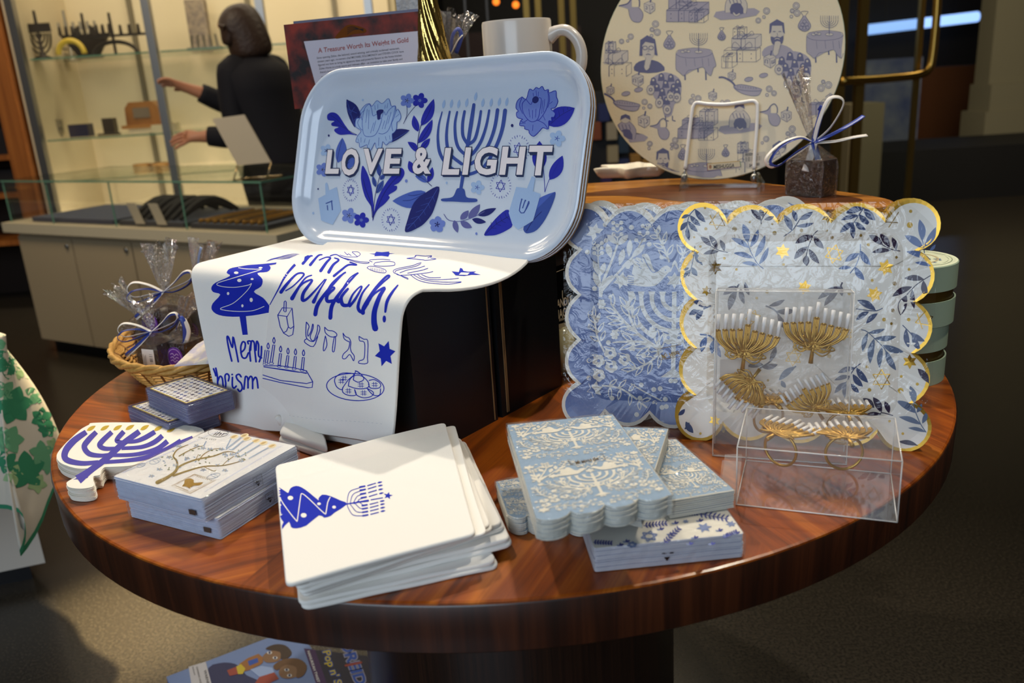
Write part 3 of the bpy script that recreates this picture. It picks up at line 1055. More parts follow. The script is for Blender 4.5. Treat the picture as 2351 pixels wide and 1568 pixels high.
# column, low platform, panels
mb = MB()
OLIVE = mat('olive_plaster', rgb(128, 122, 98), 0.8)
colm = thing('column', 'wide olive-grey column with a stepped base at the right edge', 'column', (4.6, 8.4, 0.0))
x0 = PY(2245, 100, 8.25).x
mb.abox((x0, 8.0, 0.86), (x0 + 1.6, 8.25, 3.3), OLIVE)
mb.build('shaft', colm)
mb = MB()
x0 = PY(2208, 250, 8.3).x
mb.abox((x0, 7.88, 0.0), (x0 + 1.8, 8.3, 0.62), OLIVE)
mb.abox((x0 + 0.05, 7.92, 0.62), (x0 + 1.8, 8.28, 0.86), OLIVE)
mb.build('base', colm)
mb = MB()
mb.abox((2.55, 6.9, 0), (7.5, 7.86, 0.42), mat('black_platform', rgb(12, 11, 12), 0.7))
tag(mb.build('low_platform', loc=(5, 7.4, 0)), 'low black platform in front of the olive column', 'platform')
mb = MB()
p, q = PY(2098, 270, 9.7), PY(2215, 150, 9.7)
mb.abox((p.x, 9.7, 0), (q.x + 0.3, 9.8, q.z), mat('brown_panel', rgb(92, 54, 26), 0.5))
tag(mb.build('brown_screen', loc=(p.x, 9.75, 0)), 'brown wooden screen left of the olive column', 'screen')
mb = MB()
p, q = PY(1945, 395, 6.2), PY(2032, 235, 6.2)
mb.abox((p.x, 6.2, 0), (q.x, 6.5, q.z), mat('beige_plinth', rgb(120, 110, 84), 0.7))
tag(mb.build('plinth', loc=((p.x + q.x) / 2, 6.35, 0)), 'tall beige plinth seen through the glass door', 'plinth')
mb = MB()
p, q = PY(1982, 270, 8.2), PY(2120, 130, 8.2)
mb.abox((p.x, 8.2, 0), (q.x, 8.3, q.z), mat('blue_hanging', rgb(60, 74, 120), 0.6, noise=(6, rgb(120, 126, 140), 0.2)))
tag(mb.build('blue_screen', loc=((p.x + q.x) / 2, 8.25, 0)), 'blue patterned screen seen through the glass door', 'screen')
p, q = PY(1978, 70, 10.8), PY(2245, 38, 10.8)
TUBE = mat('cool_tube', rgb(190, 215, 255), 0.5, emit=(rgb(150, 190, 255), 1.5))
ls = thing('light_strip', 'cool blue ceiling light strip beyond the glass door', 'lamp', p)
mb = MB()
mb.tube([p, q], 0.06, TUBE, 8)
mb.build('tube', ls)
for t in (0.2, 0.8):
 mb = MB()
 r_ = p.lerp(q, t)
 mb.tube([r_, V((r_.x, r_.y, 3.3))], 0.006, BLACK, 6)
 mb.build('hanger', ls)
# ceiling
mb = MB()
mb.abox((-5.5, -3.2, 3.3), (9.0, 13.0, 3.36), mat('dark_ceiling', rgb(60, 56, 50), 0.8))
structure(mb.build('ceiling'))
# ------------------------------------------------------------------ black riser boxes under the tray
HB = 0.190
ZB = ZT + HB
e1 = V((0.627, 0.779, 0)).normalized()       # along the right-hand faces, away from the camera
l1 = V((-e1.y, e1.x, 0))                     # along the front faces, to the left
Cn = V((-0.110, 0.864, 0))                   # near corner of the front box
BLACKB = mat('black_corrugated', rgb(15, 15, 17), 0.42, spec=0.4)
KRAFT = mat('kraft_edge', rgb(120, 88, 52), 0.8)
def riser(name, label, o, L, D, z0, h, seam=True, group=None):
 """box: o is its near corner, L along l1, D along e1"""
 r = thing(name, label, 'box', V((o.x, o.y, z0)) + l1 * L / 2 + e1 * D / 2, group)
 mb = MB()
 c_ = V((o.x, o.y, z0 + h / 2)) + l1 * L / 2 + e1 * D / 2
 mb.box(c_, e1 * D / 2, l1 * L / 2, V((0, 0, h / 2)), BLACKB)
 mb.build('carton', r)
 if seam:
  mb = MB()
  p = V((o.x, o.y, 0)) + e1 * (D - 0.006) - l1 * 0.0004
  mb.box(p + V((0, 0, z0 + h / 2)), e1 * 0.0008, l1 * 0.0005, V((0, 0, h / 2 - 0.002)), KRAFT)
  mb.build('seam', r)
 return r
riser('black_box', 'matt black cardboard box under the two printed tea towels', Cn, 0.345, 0.138, ZT, HB)
o2 = Cn + e1 * 0.146
bx2 = riser('black_box', 'second black box behind the towel-covered one, with a raw cardboard edge', o2 - l1 * 0.001, 0.345, 0.13, ZT, HB - 0.001, False)
mb = MB()
p = o2 + e1 * 0.010 - l1 * 0.0014
for k in (0.0, 0.0028):
 mb.box(p + e1 * k + V((0, 0, ZT + HB / 2)), e1 * 0.0009, l1 * 0.0006, V((0, 0, HB / 2 - 0.004)), KRAFT)
mb.build('raw_edge', bx2)
# hidden riser that carries the mug, the candlestick and the books
ZR = 1.128
rs = thing('black_box', 'tall black box behind the tray carrying mug, books and candlestick', 'box', (-0.08, 1.37, ZB))
mb = MB()
mb.box((-0.085, 1.375, (ZB + ZR) / 2 - 0.0005), V((0.135, -0.066, 0)), V((0.045, 0.092, 0)), (0, 0, (ZR - ZB) / 2 - 0.0005), BLACKB)
mb.build('carton', rs)
# what carries the tall box: a box of the same height behind
mb = MB()
mb.box((-0.07, 1.42, ZT + HB / 2 - 0.001), V((0.15, -0.073, 0)), V((0.045, 0.092, 0)), (0, 0, HB / 2 - 0.001), BLACKB)
rs2 = mb.build('black_box', loc=(-0.07, 1.40, ZT))
tag(rs2, 'low black box at the back under the tall black box', 'box')
# candle box with a printed sleeve standing beside the second black box
cbx = thing('candle_box', 'black candle box with tall cream lettering and pictured candles beside the blue plates', 'box', (0.066, 1.135, ZT))
a0, a1 = P(1262, 878, ZT), P(1312, 852, ZT)
ud = (a1 - a0).normalized()
un = V((ud.y, -ud.x, 0))
bk_ = -un * 0.06
hC = 0.158
mb = MB()
w_ = (a1 - a0).length + 0.03
cc = a0 + ud * w_ / 2 + bk_ / 2
mb.box(cc + V((0, 0, hC / 2)), ud * w_ / 2, bk_ / 2, V((0, 0, hC / 2)), BLACKG)
sf = Surf(o=a0, n=un)
pr = Print(mb, sf)
CREAMINK = mat('cream_ink', rgb(206, 190, 160), 0.6)
zc = zoom(880, 560, 1340, 1443)
pr.poly(zc((1218, 590), (1330, 560), (1330, 960), (1245, 985)), mat('candle_label', rgb(150, 136, 112), 0.6), 0)
for p0, t, em in (((1226, 470), 'CANDLE', 26), ((1238, 545), 'MAGIC', 28)):
 q0 = zc(p0)[0]
 pr.text(t, q0, (em * .42, -em * .14), (-em * .04, -em * 1.0), CREAMINK, 1, 0.02)
for k in range(9):
 pr.stroke(zc((1242 + 9 * k, 566 - 3 * k), (1241 + 9 * k, 548 - 3 * k)), 1.3, CREAMINK, 1, 1, False)
for xx in (1237, 1290):
 pr.stroke(zc((xx, 392), (xx - 2, 335)), 1.6, CREAMINK, 1)
pr.stroke(zc((1245, 975), (1222, 600), (1205, 240), (1212, 215), (1300, 180)), 1.4, CREAMINK, 1, 1)
mb.build('sleeve', cbx)
mb = MB()
gq = zc((1290, 690))[0]
g0 = PP(gq[0] + 4, gq[1] + 20, a0, un) + un * 0.004
mb.lathe([(0.0, 0), (0.022, 0), (0.024, 0.02), (0.022, 0.06), (0.0, 0.062)], V((g0.x, g0.y, g0.z - 0.03)) - un * 0.012, mat('candle_glass', rgb(170, 160, 120), 0.15), 20)
mb.build('candle_jar', cbx, True)
acr = thing('acrylic_sign', 'clear acrylic sheet with a round steel screw in front of the black box', 'sign', o2)
s0, s1 = P(1147, 948, ZT), P(1276, 873, ZT)
sd = (s1 - s0).normalized()
sn = V((sd.y, -sd.x, 0))
mb = MB()
mb.box((s0 + s1) / 2 + V((0, 0, 0.083)) + sn * 0.001, sd * (s1 - s0).length / 2, sn * 0.0012, V((0, 0, 0.083)), film('acrylic', gloss=0.05, rough=0.03))
mb.build('sheet', acr)
mb = MB()
q = PP(1266, 859, s0, sn) + sn * 0.003
mb.ell(q, sd * 0.006, V((0, 0, 0.006)), sn * 0.004, STEEL, 14, 8)
mb.build('screw', acr, True)
# ------------------------------------------------------------------ printed wooden trays
ZTOW = ZB + 0.0045
tA, tx, ty, tn = lean_frame((760, 566), (1185, 603), 18, ZTOW)
tray_c = tA + tx * 0.1495 + ty * 0.1255
HWX, HWY, RAD = 0.2445, 0.1245, 0.0755
TRAYM = mat('tray_pale_blue', rgb(204, 216, 232), 0.16, coat=0.5, coatr=0.05)
PLY = mat('birch_edge', rgb(176, 140, 92), 0.6, noise=(120, rgb(132, 98, 60), 0.2))
TI = {k: mat('tray_ink_' + k, rgb(*v), 0.35, coat=0.3) for k, v in dict(
 royal=(40, 48, 168), navy=(34, 42, 112), mid=(74, 100, 186), steel=(58, 82, 160), light=(160, 188, 226), pale=(176, 202, 236),
 petal=(110, 132, 206), line=(48, 62, 150), out=(40, 54, 92), face=(236, 230, 234), slate=(96, 100, 160)).items()}
def tray(label, shift, printed):
 o = tray_c - tn * shift + ty * 0.0
 r = thing('serving_tray', label, 'tray', o - ty * 0.1245, 'printed serving trays leaning in a nest')
 mb = MB()
 def ring(d, z):
  return [o + tx * a + ty * b + tn * z for a, b in rrect(HWX - d, HWY - d, max(RAD - d, 0.01), 12)]
 rg = [ring(0.0, -0.0005), ring(0.0015, 0.0008), ring(0.006, 0.0004), ring(0.0105, -0.002), ring(0.015, -0.007), ring(0.021, -0.0125),
          ring(0.028, -0.0155), ring(0.036, -0.016)]
 mb.rings(rg, TRAYM, True, False, True)
 if printed:
  s = Surf(mb, tray_c - tn * 0.016, tn)
  s.flat = False
  tray_print(Print(mb, s, edge=60))
 mb.build('tray_face', r, True, angle=60)
 mb = MB()
 rb = [ring(0.0, -0.0005), ring(0.0006, -0.0042), ring(0.018, -0.016), ring(0.034, -0.0205)]
 mb.rings(rb, PLY, True, False, False)
 i = len(mb.v)
 mb.face(ring(0.034, -0.0205)[::-1], PLY)
 mb.build('plywood_edge', r)
def letter(pr, ch, bl, br, top, sh, m, z, bold, dx=0, dy=0, grow=0.0):
 T = text_tris(ch, bold)
 xs = [p[0] for t in T for p in t]
 ys = [p[1] for t in T for p in t]
 x0, x1, y0, y1 = min(xs) + grow, max(xs) - grow, min(ys) + grow, max(ys) - grow
 def f(p):
  u, w = (p[0] - x0) / (x1 - x0), (p[1] - y0) / (y1 - y0)
  return (bl[0] + (br[0] - bl[0]) * u + sh * w + dx, bl[1] + (br[1] - bl[1]) * u + (top - bl[1]) * w + dy)
 pr.tris([tuple(f(p) for p in t) for t in T], m, z)
def hexburst(pr, c, r, m, ry=None, z=1):
 pr.hexagram(c, r * .52, 1.3, m, z, 0.1, (ry or r) * .52)
 for k in range(26):
  a = 2 * pi * k / 26
  k1 = 0.86 + 0.06 * (k % 3)
  pr.stroke([(c[0] + r * k1 * cos(a), c[1] + (ry or r) * k1 * sin(a)), (c[0] + r * 1.08 * cos(a), c[1] + (ry or r) * 1.08 * sin(a))], 1.1, m, z, 1, False)
def tray_print(pr):
 A = zoom(660, 180, 1040, 1568)
 B = zoom(1000, 180, 1380, 1354)
 I = TI
 def lf(Z, a, b, w, m, z=1, bend=0.0, vein=None, belly=.45):
  (p,), (q,) = Z(a), Z(b)
  sc = 0.24235 if Z is A else 0.28065
  pr.leaf(p, q, w * sc, I[m], z, bend, belly, I[vein] if vein else None, 0.9)
 def sk(Z, pts, w, m, z=2, k=4):
  pr.stroke(Z(*pts), w, I[m], z, k)
 # left group
 pr.poly(A((665, 540), (600, 510), (545, 440), (480, 345), (425, 322), (380, 345), (385, 395), (445, 405), (418, 425), (425, 450), (485, 462), (448, 480), (450, 505), (500, 535), (590, 530)), I['royal'], 1, 4)
 sk(A, ((660, 535), (560, 480), (470, 390), (410, 350)), 1.0, 'navy')
 sk(A, ((580, 490), (500, 450), (440, 432)), 0.8, 'navy')
 pr.poly(A((560, 208), (575, 205), (650, 250), (690, 330), (680, 390), (655, 400), (640, 465), (590, 380), (563, 290)), I['navy'], 1, 3)
 for t in ((566, 215, 640, 455), (575, 290, 660, 330), (600, 350, 560, 270), (630, 400, 675, 360), (600, 330, 640, 270)):
  sk(A, (t[:2], t[2:]), 0.7, 'mid', 2, 1)
 # pale peony
 out = [(690, 315), (735, 258), (780, 240), (803, 265), (850, 212), (900, 240), (960, 192), (985, 262), (1025, 262), (1030, 310), (1050, 294), (1078, 360),
           (1060, 405), (1040, 418), (1035, 480), (1012, 514), (994, 530), (995, 595), (962, 612), (935, 632), (905, 600), (890, 668), (845, 662), (832, 610),
           (792, 680), (762, 662), (755, 630), (690, 655), (682, 612), (650, 600), (668, 545), (700, 497), (648, 455), (655, 385), (698, 372)]
 pr.poly(A(*out), I['light'], 3, 4)
 sk(A, out + out[:1], 1.2, 'mid', 4, 4)
 for s_ in ([(780, 242), (735, 285), (712, 400), (720, 510), (748, 550), (820, 545), (858, 500), (888, 420), (895, 378), (862, 390), (850, 340), (815, 357), (800, 290), (780, 242)],
               [(895, 378), (918, 315), (935, 350), (965, 300), (1022, 266), (1000, 380), (960, 490), (910, 526), (866, 520)],
               [(688, 380), (668, 420), (690, 470), (712, 490)], [(1030, 310), (1010, 380), (990, 430), (1000, 500)], [(735, 300), (700, 340), (712, 400)]):
  sk(A, s_, 1.1, 'mid', 4)
 pr.poly(A((848, 312), (880, 296), (912, 300), (908, 325), (888, 345), (882, 382), (858, 392), (852, 345)), I['navy'], 5, 3)
 for a, b in (((760, 290), (745, 420)), ((775, 300), (770, 480)), ((820, 420), (790, 520)), ((840, 400), (815, 500)), ((925, 400), (900, 480)), ((960, 350), (925, 480)),
                 ((985, 320), (955, 430)), ((830, 255), (835, 300)), ((860, 245), (860, 290)), ((930, 250), (925, 290)), ((955, 235), (945, 285)), ((1060, 340), (1025, 370)),
                 ((670, 570), (680, 600)), ((700, 560), (700, 610)), ((740, 570), (730, 610)), ((870, 560), (865, 640)), ((930, 550), (940, 590)), ((970, 540), (975, 580)), ((780, 580), (770, 630))):
  sk(A, (a, b), 0.8, 'mid', 4, 1)
 lf(A, (945, 610), (1160, 492), 92, 'navy', 2, -0.10)
 sk(A, ((960, 605), (1050, 560), (1150, 500)), 0.8, 'mid', 3)
 lf(A, (480, 800), (522, 562), 100, 'mid', 1, 0.05)
 sk(A, ((520, 575), (475, 760), (470, 850), (495, 930)), 0.9, 'navy')
 sk(A, ((495, 925), (530, 850), (590, 790)), 0.9, 'navy')
 lf(A, (560, 860), (640, 740), 70, 'mid', 1)
 lf(A, (560, 830), (620, 690), 50, 'mid', 0)
 # small flowers
 for c_, r_, m, z in (((1135, 212), 68, 'petal', 1), ((1255, 210), 72, 'royal', 1), ((372, 685), 62, 'light', 1), ((335, 865), 66, 'petal', 1), ((585, 1300), 74, 'petal', 1), ((700, 1342), 72, 'royal', 1), ((1420, 1385), 72, 'petal', 1)):
  c = A(c_)[0]
  pr.flower(c, r_ * .24235, I[m], z, 5, -1.25, 0.62, I['navy'] if m != 'royal' else I['mid'])
 for c_, r_ in (((995, 492), 66), ((342, 892), 58)):
  pr.flower(B(c_)[0], r_ * .28065, I['light'], 1, 5, -1.25, 0.62, I['mid'])
 pr.flower(B((15, 1195))[0], 66 * .28065, I['petal'], 1, 5, -1.5, .62, I['navy'])
 sk(A, ((1133, 262), (1132, 350), (1100, 432)), 1.0, 'navy')
 sk(A, ((1225, 250), (1150, 340), (1100, 432)), 1.0, 'navy')
 # leaf branch behind the ampersand
 sk(A, ((1270, 430), (1240, 560), (1232, 700), (1240, 830), (1300, 950), (1370, 1022)), 1.5, 'navy', 1)
 for a, b, w, m, bd in (((1268, 450), (1388, 195), 92, 'royal', 0.05), ((1240, 505), (1198, 350), 66, 'royal', -0.05), ((1240, 615), (1375, 390), 78, 'royal', .05), ((1230, 695), (1140, 602), 60, 'royal', .1),
                           ((1262, 680), (1352, 568), 58, 'royal', .0), ((1200, 900), (1152, 782), 70, 'royal', 0), ((1325, 985), (1210, 925), 60, 'mid', .1), ((1330, 985), (1375, 840), 56, 'royal', .05)):
  lf(A, a, b, w, m, 1, bd, 'navy')
 # tulip leaves under LOVE
 pr.poly(A((808, 1350), (800, 1230), (735, 1120), (700, 980), (700, 880), (718, 828), (770, 930), (800, 1050), (815, 1180), (822, 1290)), I['royal'], 1, 4)
 pr.poly(A((808, 1350), (850, 1150), (930, 1000), (1010, 900), (1070, 848), (1105, 870), (1105, 920), (1060, 985), (1010, 1015), (1038, 1020), (1030, 1060), (960, 1105), (970, 1130), (920, 1190), (860, 1240), (825, 1300)), I['royal'], 1, 4)
 sk(A, ((810, 1340), (830, 1130), (870, 950), (900, 860)), 1.3, 'navy', 3)
 sk(A, ((812, 1330), (900, 1120), (980, 1000), (1050, 930)), 1.1, 'navy', 3)
 sk(A, ((806, 1320), (790, 1180), (740, 1040), (720, 950)), 1.1, 'navy', 3)
 for a, b, w in (((838, 1030), (808, 925), 40), ((845, 1090), (912, 965), 54), ((872, 925), (862, 800), 44), ((880, 960), (925, 910), 40)):
  lf(A, a, b, w, 'steel', 2, 0, 'navy')
 # dreidels
 pr.poly(A((292, 1138), (362, 1102), (358, 1000), (372, 985), (384, 1000), (395, 1062), (470, 1028), (508, 1250), (430, 1386), (320, 1345)), I['light'], 1, 0)
 for s_ in (((368, 1185), (425, 1162)), ((420, 1160), (428, 1245)), ((380, 1205), (385, 1262))):
  sk(A, s_, 2.4, 'steel', 2, 1)
 pr.poly(B((600, 1100), (662, 888), (750, 900), (790, 800), (818, 815), (800, 925), (862, 945), (800, 1165), (680, 1238), (630, 1195)), I['light'], 3, 0)
 for s_ in (((708, 990), (688, 1082), (725, 1100), (768, 1020)), ((735, 1000), (715, 1060)), ((765, 1008), (735, 1085))):
  sk(B, s_, 2.4, 'steel', 4, 2)
 for p in ((708, 990), (738, 1000), (765, 1010)):
  pr.dot(B(p)[0], 1.8, I['steel'], 4)
 # bursts
 hexburst(pr, A((600, 1060))[0], 17, I['royal'], 24)
 hexburst(pr, A((980, 1340))[0], 20, I['royal'], 25)
 hexburst(pr, B((533, 880))[0], 23, I['royal'], 27)
 hexburst(pr, B((680, 580))[0], 24, I['royal'], 30)
 # big leaves
 lf(A, (1310, 1075), (995, 1162), 150, 'mid', 1, -0.12)
 sk(A, ((1305, 1085), (1200, 1110), (1145, 1105)), 1.0, 'navy', 2)
 sk(A, ((1305, 1090), (1180, 1150), (1095, 1158)), 1.0, 'navy', 2)
 pr.poly(A((1440, 1028), (1390, 1240), (1330, 1340), (1250, 1410), (1120, 1458), (1140, 1340), (1200, 1180), (1300, 1090)), I['navy'], 3, 4)
 sk(A, ((1425, 1045), (1300, 1250), (1140, 1430)), 0.9, 'mid', 4)
 for k in range(5):
  x, y = 1380 - 45 * k, 1120 + 62 * k
  sk(A, ((x, y), (x + 20, y + 50)), 0.6, 'mid', 4, 1)
  sk(A, ((x, y), (x - 70, y + 25)), 0.6, 'mid', 4, 1)
 # dots
 for c_, r_, m in (((393, 542), 9, 'navy'), ((292, 1048), 7, 'navy'), ((715, 205), 9, 'light'), ((1127, 972), 13, 'petal'), ((245, 1277), 10, 'light'), ((1510, 990), 10, 'light')):
  pr.dot(A(c_)[0], r_ * .24235, I[m], 1, r_ * .3)
 for c_, r_, m in (((628, 386), 11, 'navy'), ((335, 1270), 9, 'petal'), ((92, 855), 9, 'light')):
  pr.dot(B(c_)[0], r_ * .28065, I[m], 1, r_ * .34)
 # menorah
 M_ = 'steel'
 arms = ([(55, 275), (28, 380), (20, 500), (40, 620), (110, 720), (210, 775)], [(117, 272), (95, 400), (92, 520), (120, 620), (215, 700)], [(178, 275), (160, 370), (165, 490), (190, 570), (240, 620)],
   [(238, 270), (222, 370), (225, 470), (262, 535)], [(372, 268), (352, 390), (320, 500), (268, 540)], [(440, 262), (415, 390), (370, 520), (300, 620), (240, 640)],
   [(508, 258), (485, 400), (440, 530), (370, 640), (290, 700)], [(570, 262), (545, 420), (490, 570), (400, 720), (300, 778), (215, 790)])
 for i, a in enumerate(arms):
  n = len(a)
  w0 = (2.6, 4.4, 4.6, 6, 5.4, 5.2, 8.0, 9)[i]
  pr.stroke(B(*a), [w0 + (7.4 - w0) * min(1, 1.8 * k / (n - 1)) for k in range(n)], I[M_], 1, 5)
 pr.stroke(B((315, 215), (295, 350), (262, 560), (235, 740), (205, 920)), [7, 9, 8, 8, 7], I[M_], 2, 5)
 pr.poly(B((52, 985), (140, 970), (175, 905), (205, 900), (238, 910), (255, 972), (335, 985), (335, 1010), (250, 1014), (150, 1008), (60, 1006)), I[M_], 2, 4)
 for x, y in ((67, 212), (130, 208), (190, 210), (255, 200), (328, 150), (387, 200), (455, 198), (522, 194), (583, 192)):
  pr.leaf(*B((x - 5, y + 36), (x + 8, y - 38)), 26 * .28065, I['light'], 1)
 # blue peony
 lf(B, (925, 385), (1140, 242), 150, 'royal', 1, -0.04)
 sk(B, ((940, 375), (1030, 300), (1130, 245)), 0.8, 'navy', 2)
 for k in range(4):
  sk(B, ((980 + 35 * k, 335 - 25 * k), (975 + 35 * k, 285 - 18 * k)), 0.7, 'navy', 2, 1)
 out = [(710, 152), (745, 170), (770, 90), (800, 100), (825, 75), (850, 85), (875, 66), (895, 100), (925, 92), (930, 120), (985, 102), (990, 150), (1003, 190), (980, 240), (945, 250), (980, 285), (970, 318), (950, 320),
           (952, 350), (928, 350), (925, 415), (880, 405), (850, 435), (805, 475), (770, 450), (765, 425), (732, 415), (730, 392), (690, 385), (700, 345), (715, 335), (670, 320), (665, 280), (680, 270), (660, 240), (672, 185)]
 pr.poly(B(*out), I['petal'], 3, 3)
 sk(B, out + out[:1], 1.5, 'royal', 4, 3)
 for s_ in ([(745, 170), (712, 210), (720, 280), (760, 340), (800, 356), (840, 330), (858, 250), (868, 170), (845, 160)], [(920, 100), (925, 180), (905, 260), (860, 330), (830, 348)], [(745, 175), (780, 215), (795, 190)],
               [(710, 160), (690, 220), (715, 290)], [(930, 125), (935, 180), (920, 240)], [(755, 340), (720, 360), (700, 345)], [(840, 345), (890, 370), (920, 410)]):
  sk(B, s_, 1.3, 'royal', 4)
 pr.dot(B((820, 176))[0], 26 * .28, I['navy'], 5, 30 * .28, 14, 0.5)
 for a, b in (((765, 250), (775, 320)), ((795, 260), (795, 330)), ((825, 250), (820, 320)), ((880, 180), (870, 290)), ((895, 170), (885, 280)), ((800, 120), (805, 150)), ((825, 100), (828, 145)), ((845, 110), (842, 150)),
                 ((960, 190), (935, 210)), ((690, 370), (740, 365)), ((800, 380), (795, 430)), ((880, 300), (900, 345))):
  sk(B, (a, b), 1.0, 'royal', 4, 1)
 # right side leaves
 lf(B, (935, 830), (1040, 632), 96, 'royal', 1, 0.04)
 sk(B, ((1030, 650), (935, 820), (895, 932)), 1.2, 'royal', 2)
 sk(B, ((895, 930), (885, 760), (860, 620)), 1.2, 'royal', 1)
 lf(B, (850, 760), (852, 512), 118, 'royal', 1)
 lf(B, (730, 1260), (980, 928), 140, 'mid', 1, -0.06)
 pr.poly(B((735, 1262), (722, 1215), (800, 1100), (900, 1000), (980, 928), (965, 1010), (900, 1150), (830, 1240), (770, 1265)), I['steel'], 1, 3)
 sk(B, ((745, 1250), (800, 1160), (870, 1090)), 1.3, 'navy', 2)
 pr.poly(B((398, 1280), (440, 1210), (520, 1120), (598, 1075), (632, 1195), (580, 1245), (500, 1280), (440, 1286)), I['royal'], 1, 3)
 sk(B, ((400, 1280), (500, 1190), (600, 1130)), 1.2, 'navy', 2)
 for k in range(4):
  sk(B, ((460 + 40 * k, 1225 - 30 * k), (455 + 38 * k, 1175 - 25 * k)), 0.9, 'navy', 2, 1)
  sk(B, ((460 + 40 * k, 1225 - 30 * k), (500 + 38 * k, 1225 - 22 * k)), 0.9, 'navy', 2, 1)
 # small branch
 sk(B, ((70, 1112), (110, 1160), (200, 1170), (300, 1140), (400, 1090)), 1.7, 'slate', 1)
 for a, b, w, m in (((155, 1160), (182, 1262), 46, 'slate'), ((205, 1155), (272, 1080), 52, 'slate'), ((205, 1172), (300, 1222), 52, 'slate'), ((270, 1145), (365, 1030), 60, 'slate'), ((300, 1152), (415, 1176), 46, 'navy'), ((345, 1120), (498, 1062), 54, 'navy')):
  lf(B, a, b, w, m, 1, 0.03)
 # lettering
 LA = [('L', (362, 905), (488, 905), 678, 26), ('O', (505, 922), (668, 922), 666, 26), ('V', (702, 910), (886, 910), 667, 26), ('E', (912, 905), (1062, 905), 667, 30), ('&', (1186, 908), (1362, 908), 655, 18)]
 LB = [('L', (55, 790), (194, 790), 570, 30), ('I', (222, 790), (268, 790), 566, 30), ('G', (310, 792), (492, 792), 560, 30), ('H', (524, 790), (714, 790), 560, 30), ('T', (746, 795), (936, 795), 552, 28)]
 for Z, LL, sc in ((A, LA, .24235), (B, LB, .28065)):
  for ch, bl, br, top, sh in LL:
   (p,), (q,) = Z(bl), Z(br)
   tp = Z((0, top))[0][1]
   for k in range(7):
    t = k / 6
    letter(pr, ch, p, q, tp, sh * sc, I['out'], 6 + 0.1 * k, 0.052, 0.2 + 2.2 * t, 5.0 * t, 0.0)
   letter(pr, ch, p, q, tp, sh * sc, I['out'], 7.2, 0.06, 0, 0, 0.022)
   letter(pr, ch, p, q, tp, sh * sc, I['face'], 8.4, 0.035)
tray('front of the nested pale blue trays, printed LOVE & LIGHT with blue flowers', 0.0, True)
tray('middle one of the nested trays, only its plywood edge showing behind LOVE & LIGHT', 0.0058, False)
tray('rear one of the nested trays, only its plywood edge showing at the back', 0.0116, False)
# ------------------------------------------------------------------ tea towels draped over the front black box
COTTON = mat('white_cotton', rgb(240, 238, 232), 0.85, spec=0.2, sheen=0.25, bump=(900, 0.25, 0.0006))
fn = -e1                                     # outward normal of the box front
def on_front(px, py, off):
 return PP(px, py, Cn + fn * off, fn)
def hang_line(a, b, off, zt, zb):
 """straight hanging edge through two frame points on the front plane, from the fold to the hem"""
 A_, B_ = on_front(*a, off), on_front(*b, off)
 d = (B_ - A_) / (B_.z - A_.z)
 return A_ + d * (zt - A_.z), A_ + d * (zb - A_.z)
def drape(tops, edges, hems, rad, amp, seed, n=44, k1=12, k2=26, kf=9, zfloor=None, sag=None):
 """cloth from back points over a fold line down to the hem; returns rows of points"""
 rnd = random.Random(seed)
 ph = [rnd.uniform(0, 6.28) for _ in range(6)]
 cols = []
 for i in range(n + 1):
  s = i / n
  def ip(L):
   f = s * (len(L) - 1)
   j = min(int(f), len(L) - 2)
   return L[j].lerp(L[j + 1], f - j)
  T_, E_, D_ = ip(tops), ip(edges), ip(hems)
  d0 = (T_ - E_).normalized()
  d1_ = (D_ - E_).normalized()
  pts = []
  a0 = E_ + d0 * rad
  a1 = E_ + d1_ * rad
  for j in range(k1):
   pts.append(T_.lerp(a0, j / k1))
  for j in range(kf):
   t = j / kf
   pts.append(a0 * (1 - t) ** 2 + E_ * 2 * t * (1 - t) + a1 * t * t)
  for j in range(k2 + 1):
   pts.append(a1.lerp(D_, j / k2))
  m = len(pts)
  nf = (e1 * -0.9 + V((0, 0, 0.4))).normalized()
  for j in range(m):
   t = j / (m - 1)
   w = amp * (0.25 + t) * (sin(s * 7 + ph[0] + 1.2 * t) * 0.5 + sin(s * 13 + ph[1] - 2 * t) * 0.25 + 0.35 * sin(9 * t + 4 * s + ph[2]))
   up = 1.0 if j < k1 else max(0.0, 1 - (j - k1) / kf)
   pts[j] = pts[j] + fn * w * (1 - up) + V((0, 0, 1)) * abs(w) * 0.4 * up
   if sag:
    pts[j] = pts[j] - sag(s, min(1.0, j / k1)) * up
  cols.append(pts)
 return [[cols[i][j] for i in range(n + 1)] for j in range(len(cols[0]))]
def sheet(rows, th, m, hem=True):
 """thin cloth with a rounded border; the front faces come first"""
 mb = MB()
 mb.grid(rows, m)
 R, C_ = len(rows), len(rows[0])
 back = []
 for j in range(R):
  r = []
  for i in range(C_):
   a = rows[min(j + 1, R - 1)][i] - rows[max(j - 1, 0)][i]
   b = rows[j][min(i + 1, C_ - 1)] - rows[j][max(i - 1, 0)]
   nn = a.cross(b).normalized()
   if nn.dot(fn + V((0, 0, 1))) < 0:
    nn = -nn
   r.append(rows[j][i] - nn * th)
  back.append(r)
 mb.grid([r[::-1] for r in back], m)
 per = lambda G: [G[0][i] for i in range(C_)] + [G[j][-1] for j in range(1, R)] + [G[-1][i] for i in range(C_ - 2, -1, -1)] + [G[j][0] for j in range(R - 2, 0, -1)]
 pa, pb = per(rows), per(back)
 ctr_ = sum(pa, V()) / len(pa)
 mid = []
 for q in range(len(pa)):
  t = (pa[(q + 1) % len(pa)] - pa[q - 1]).normalized()
  nn = (pa[q] - pb[q]).normalized()
  out = t.cross(nn)
  if out.dot(pa[q] - ctr_) < 0:
   out = -out
  mid.append((pa[q] + pb[q]) / 2 + out * th * 0.6)
 mb.rings([pa, mid, pb], m, True)
 return mb
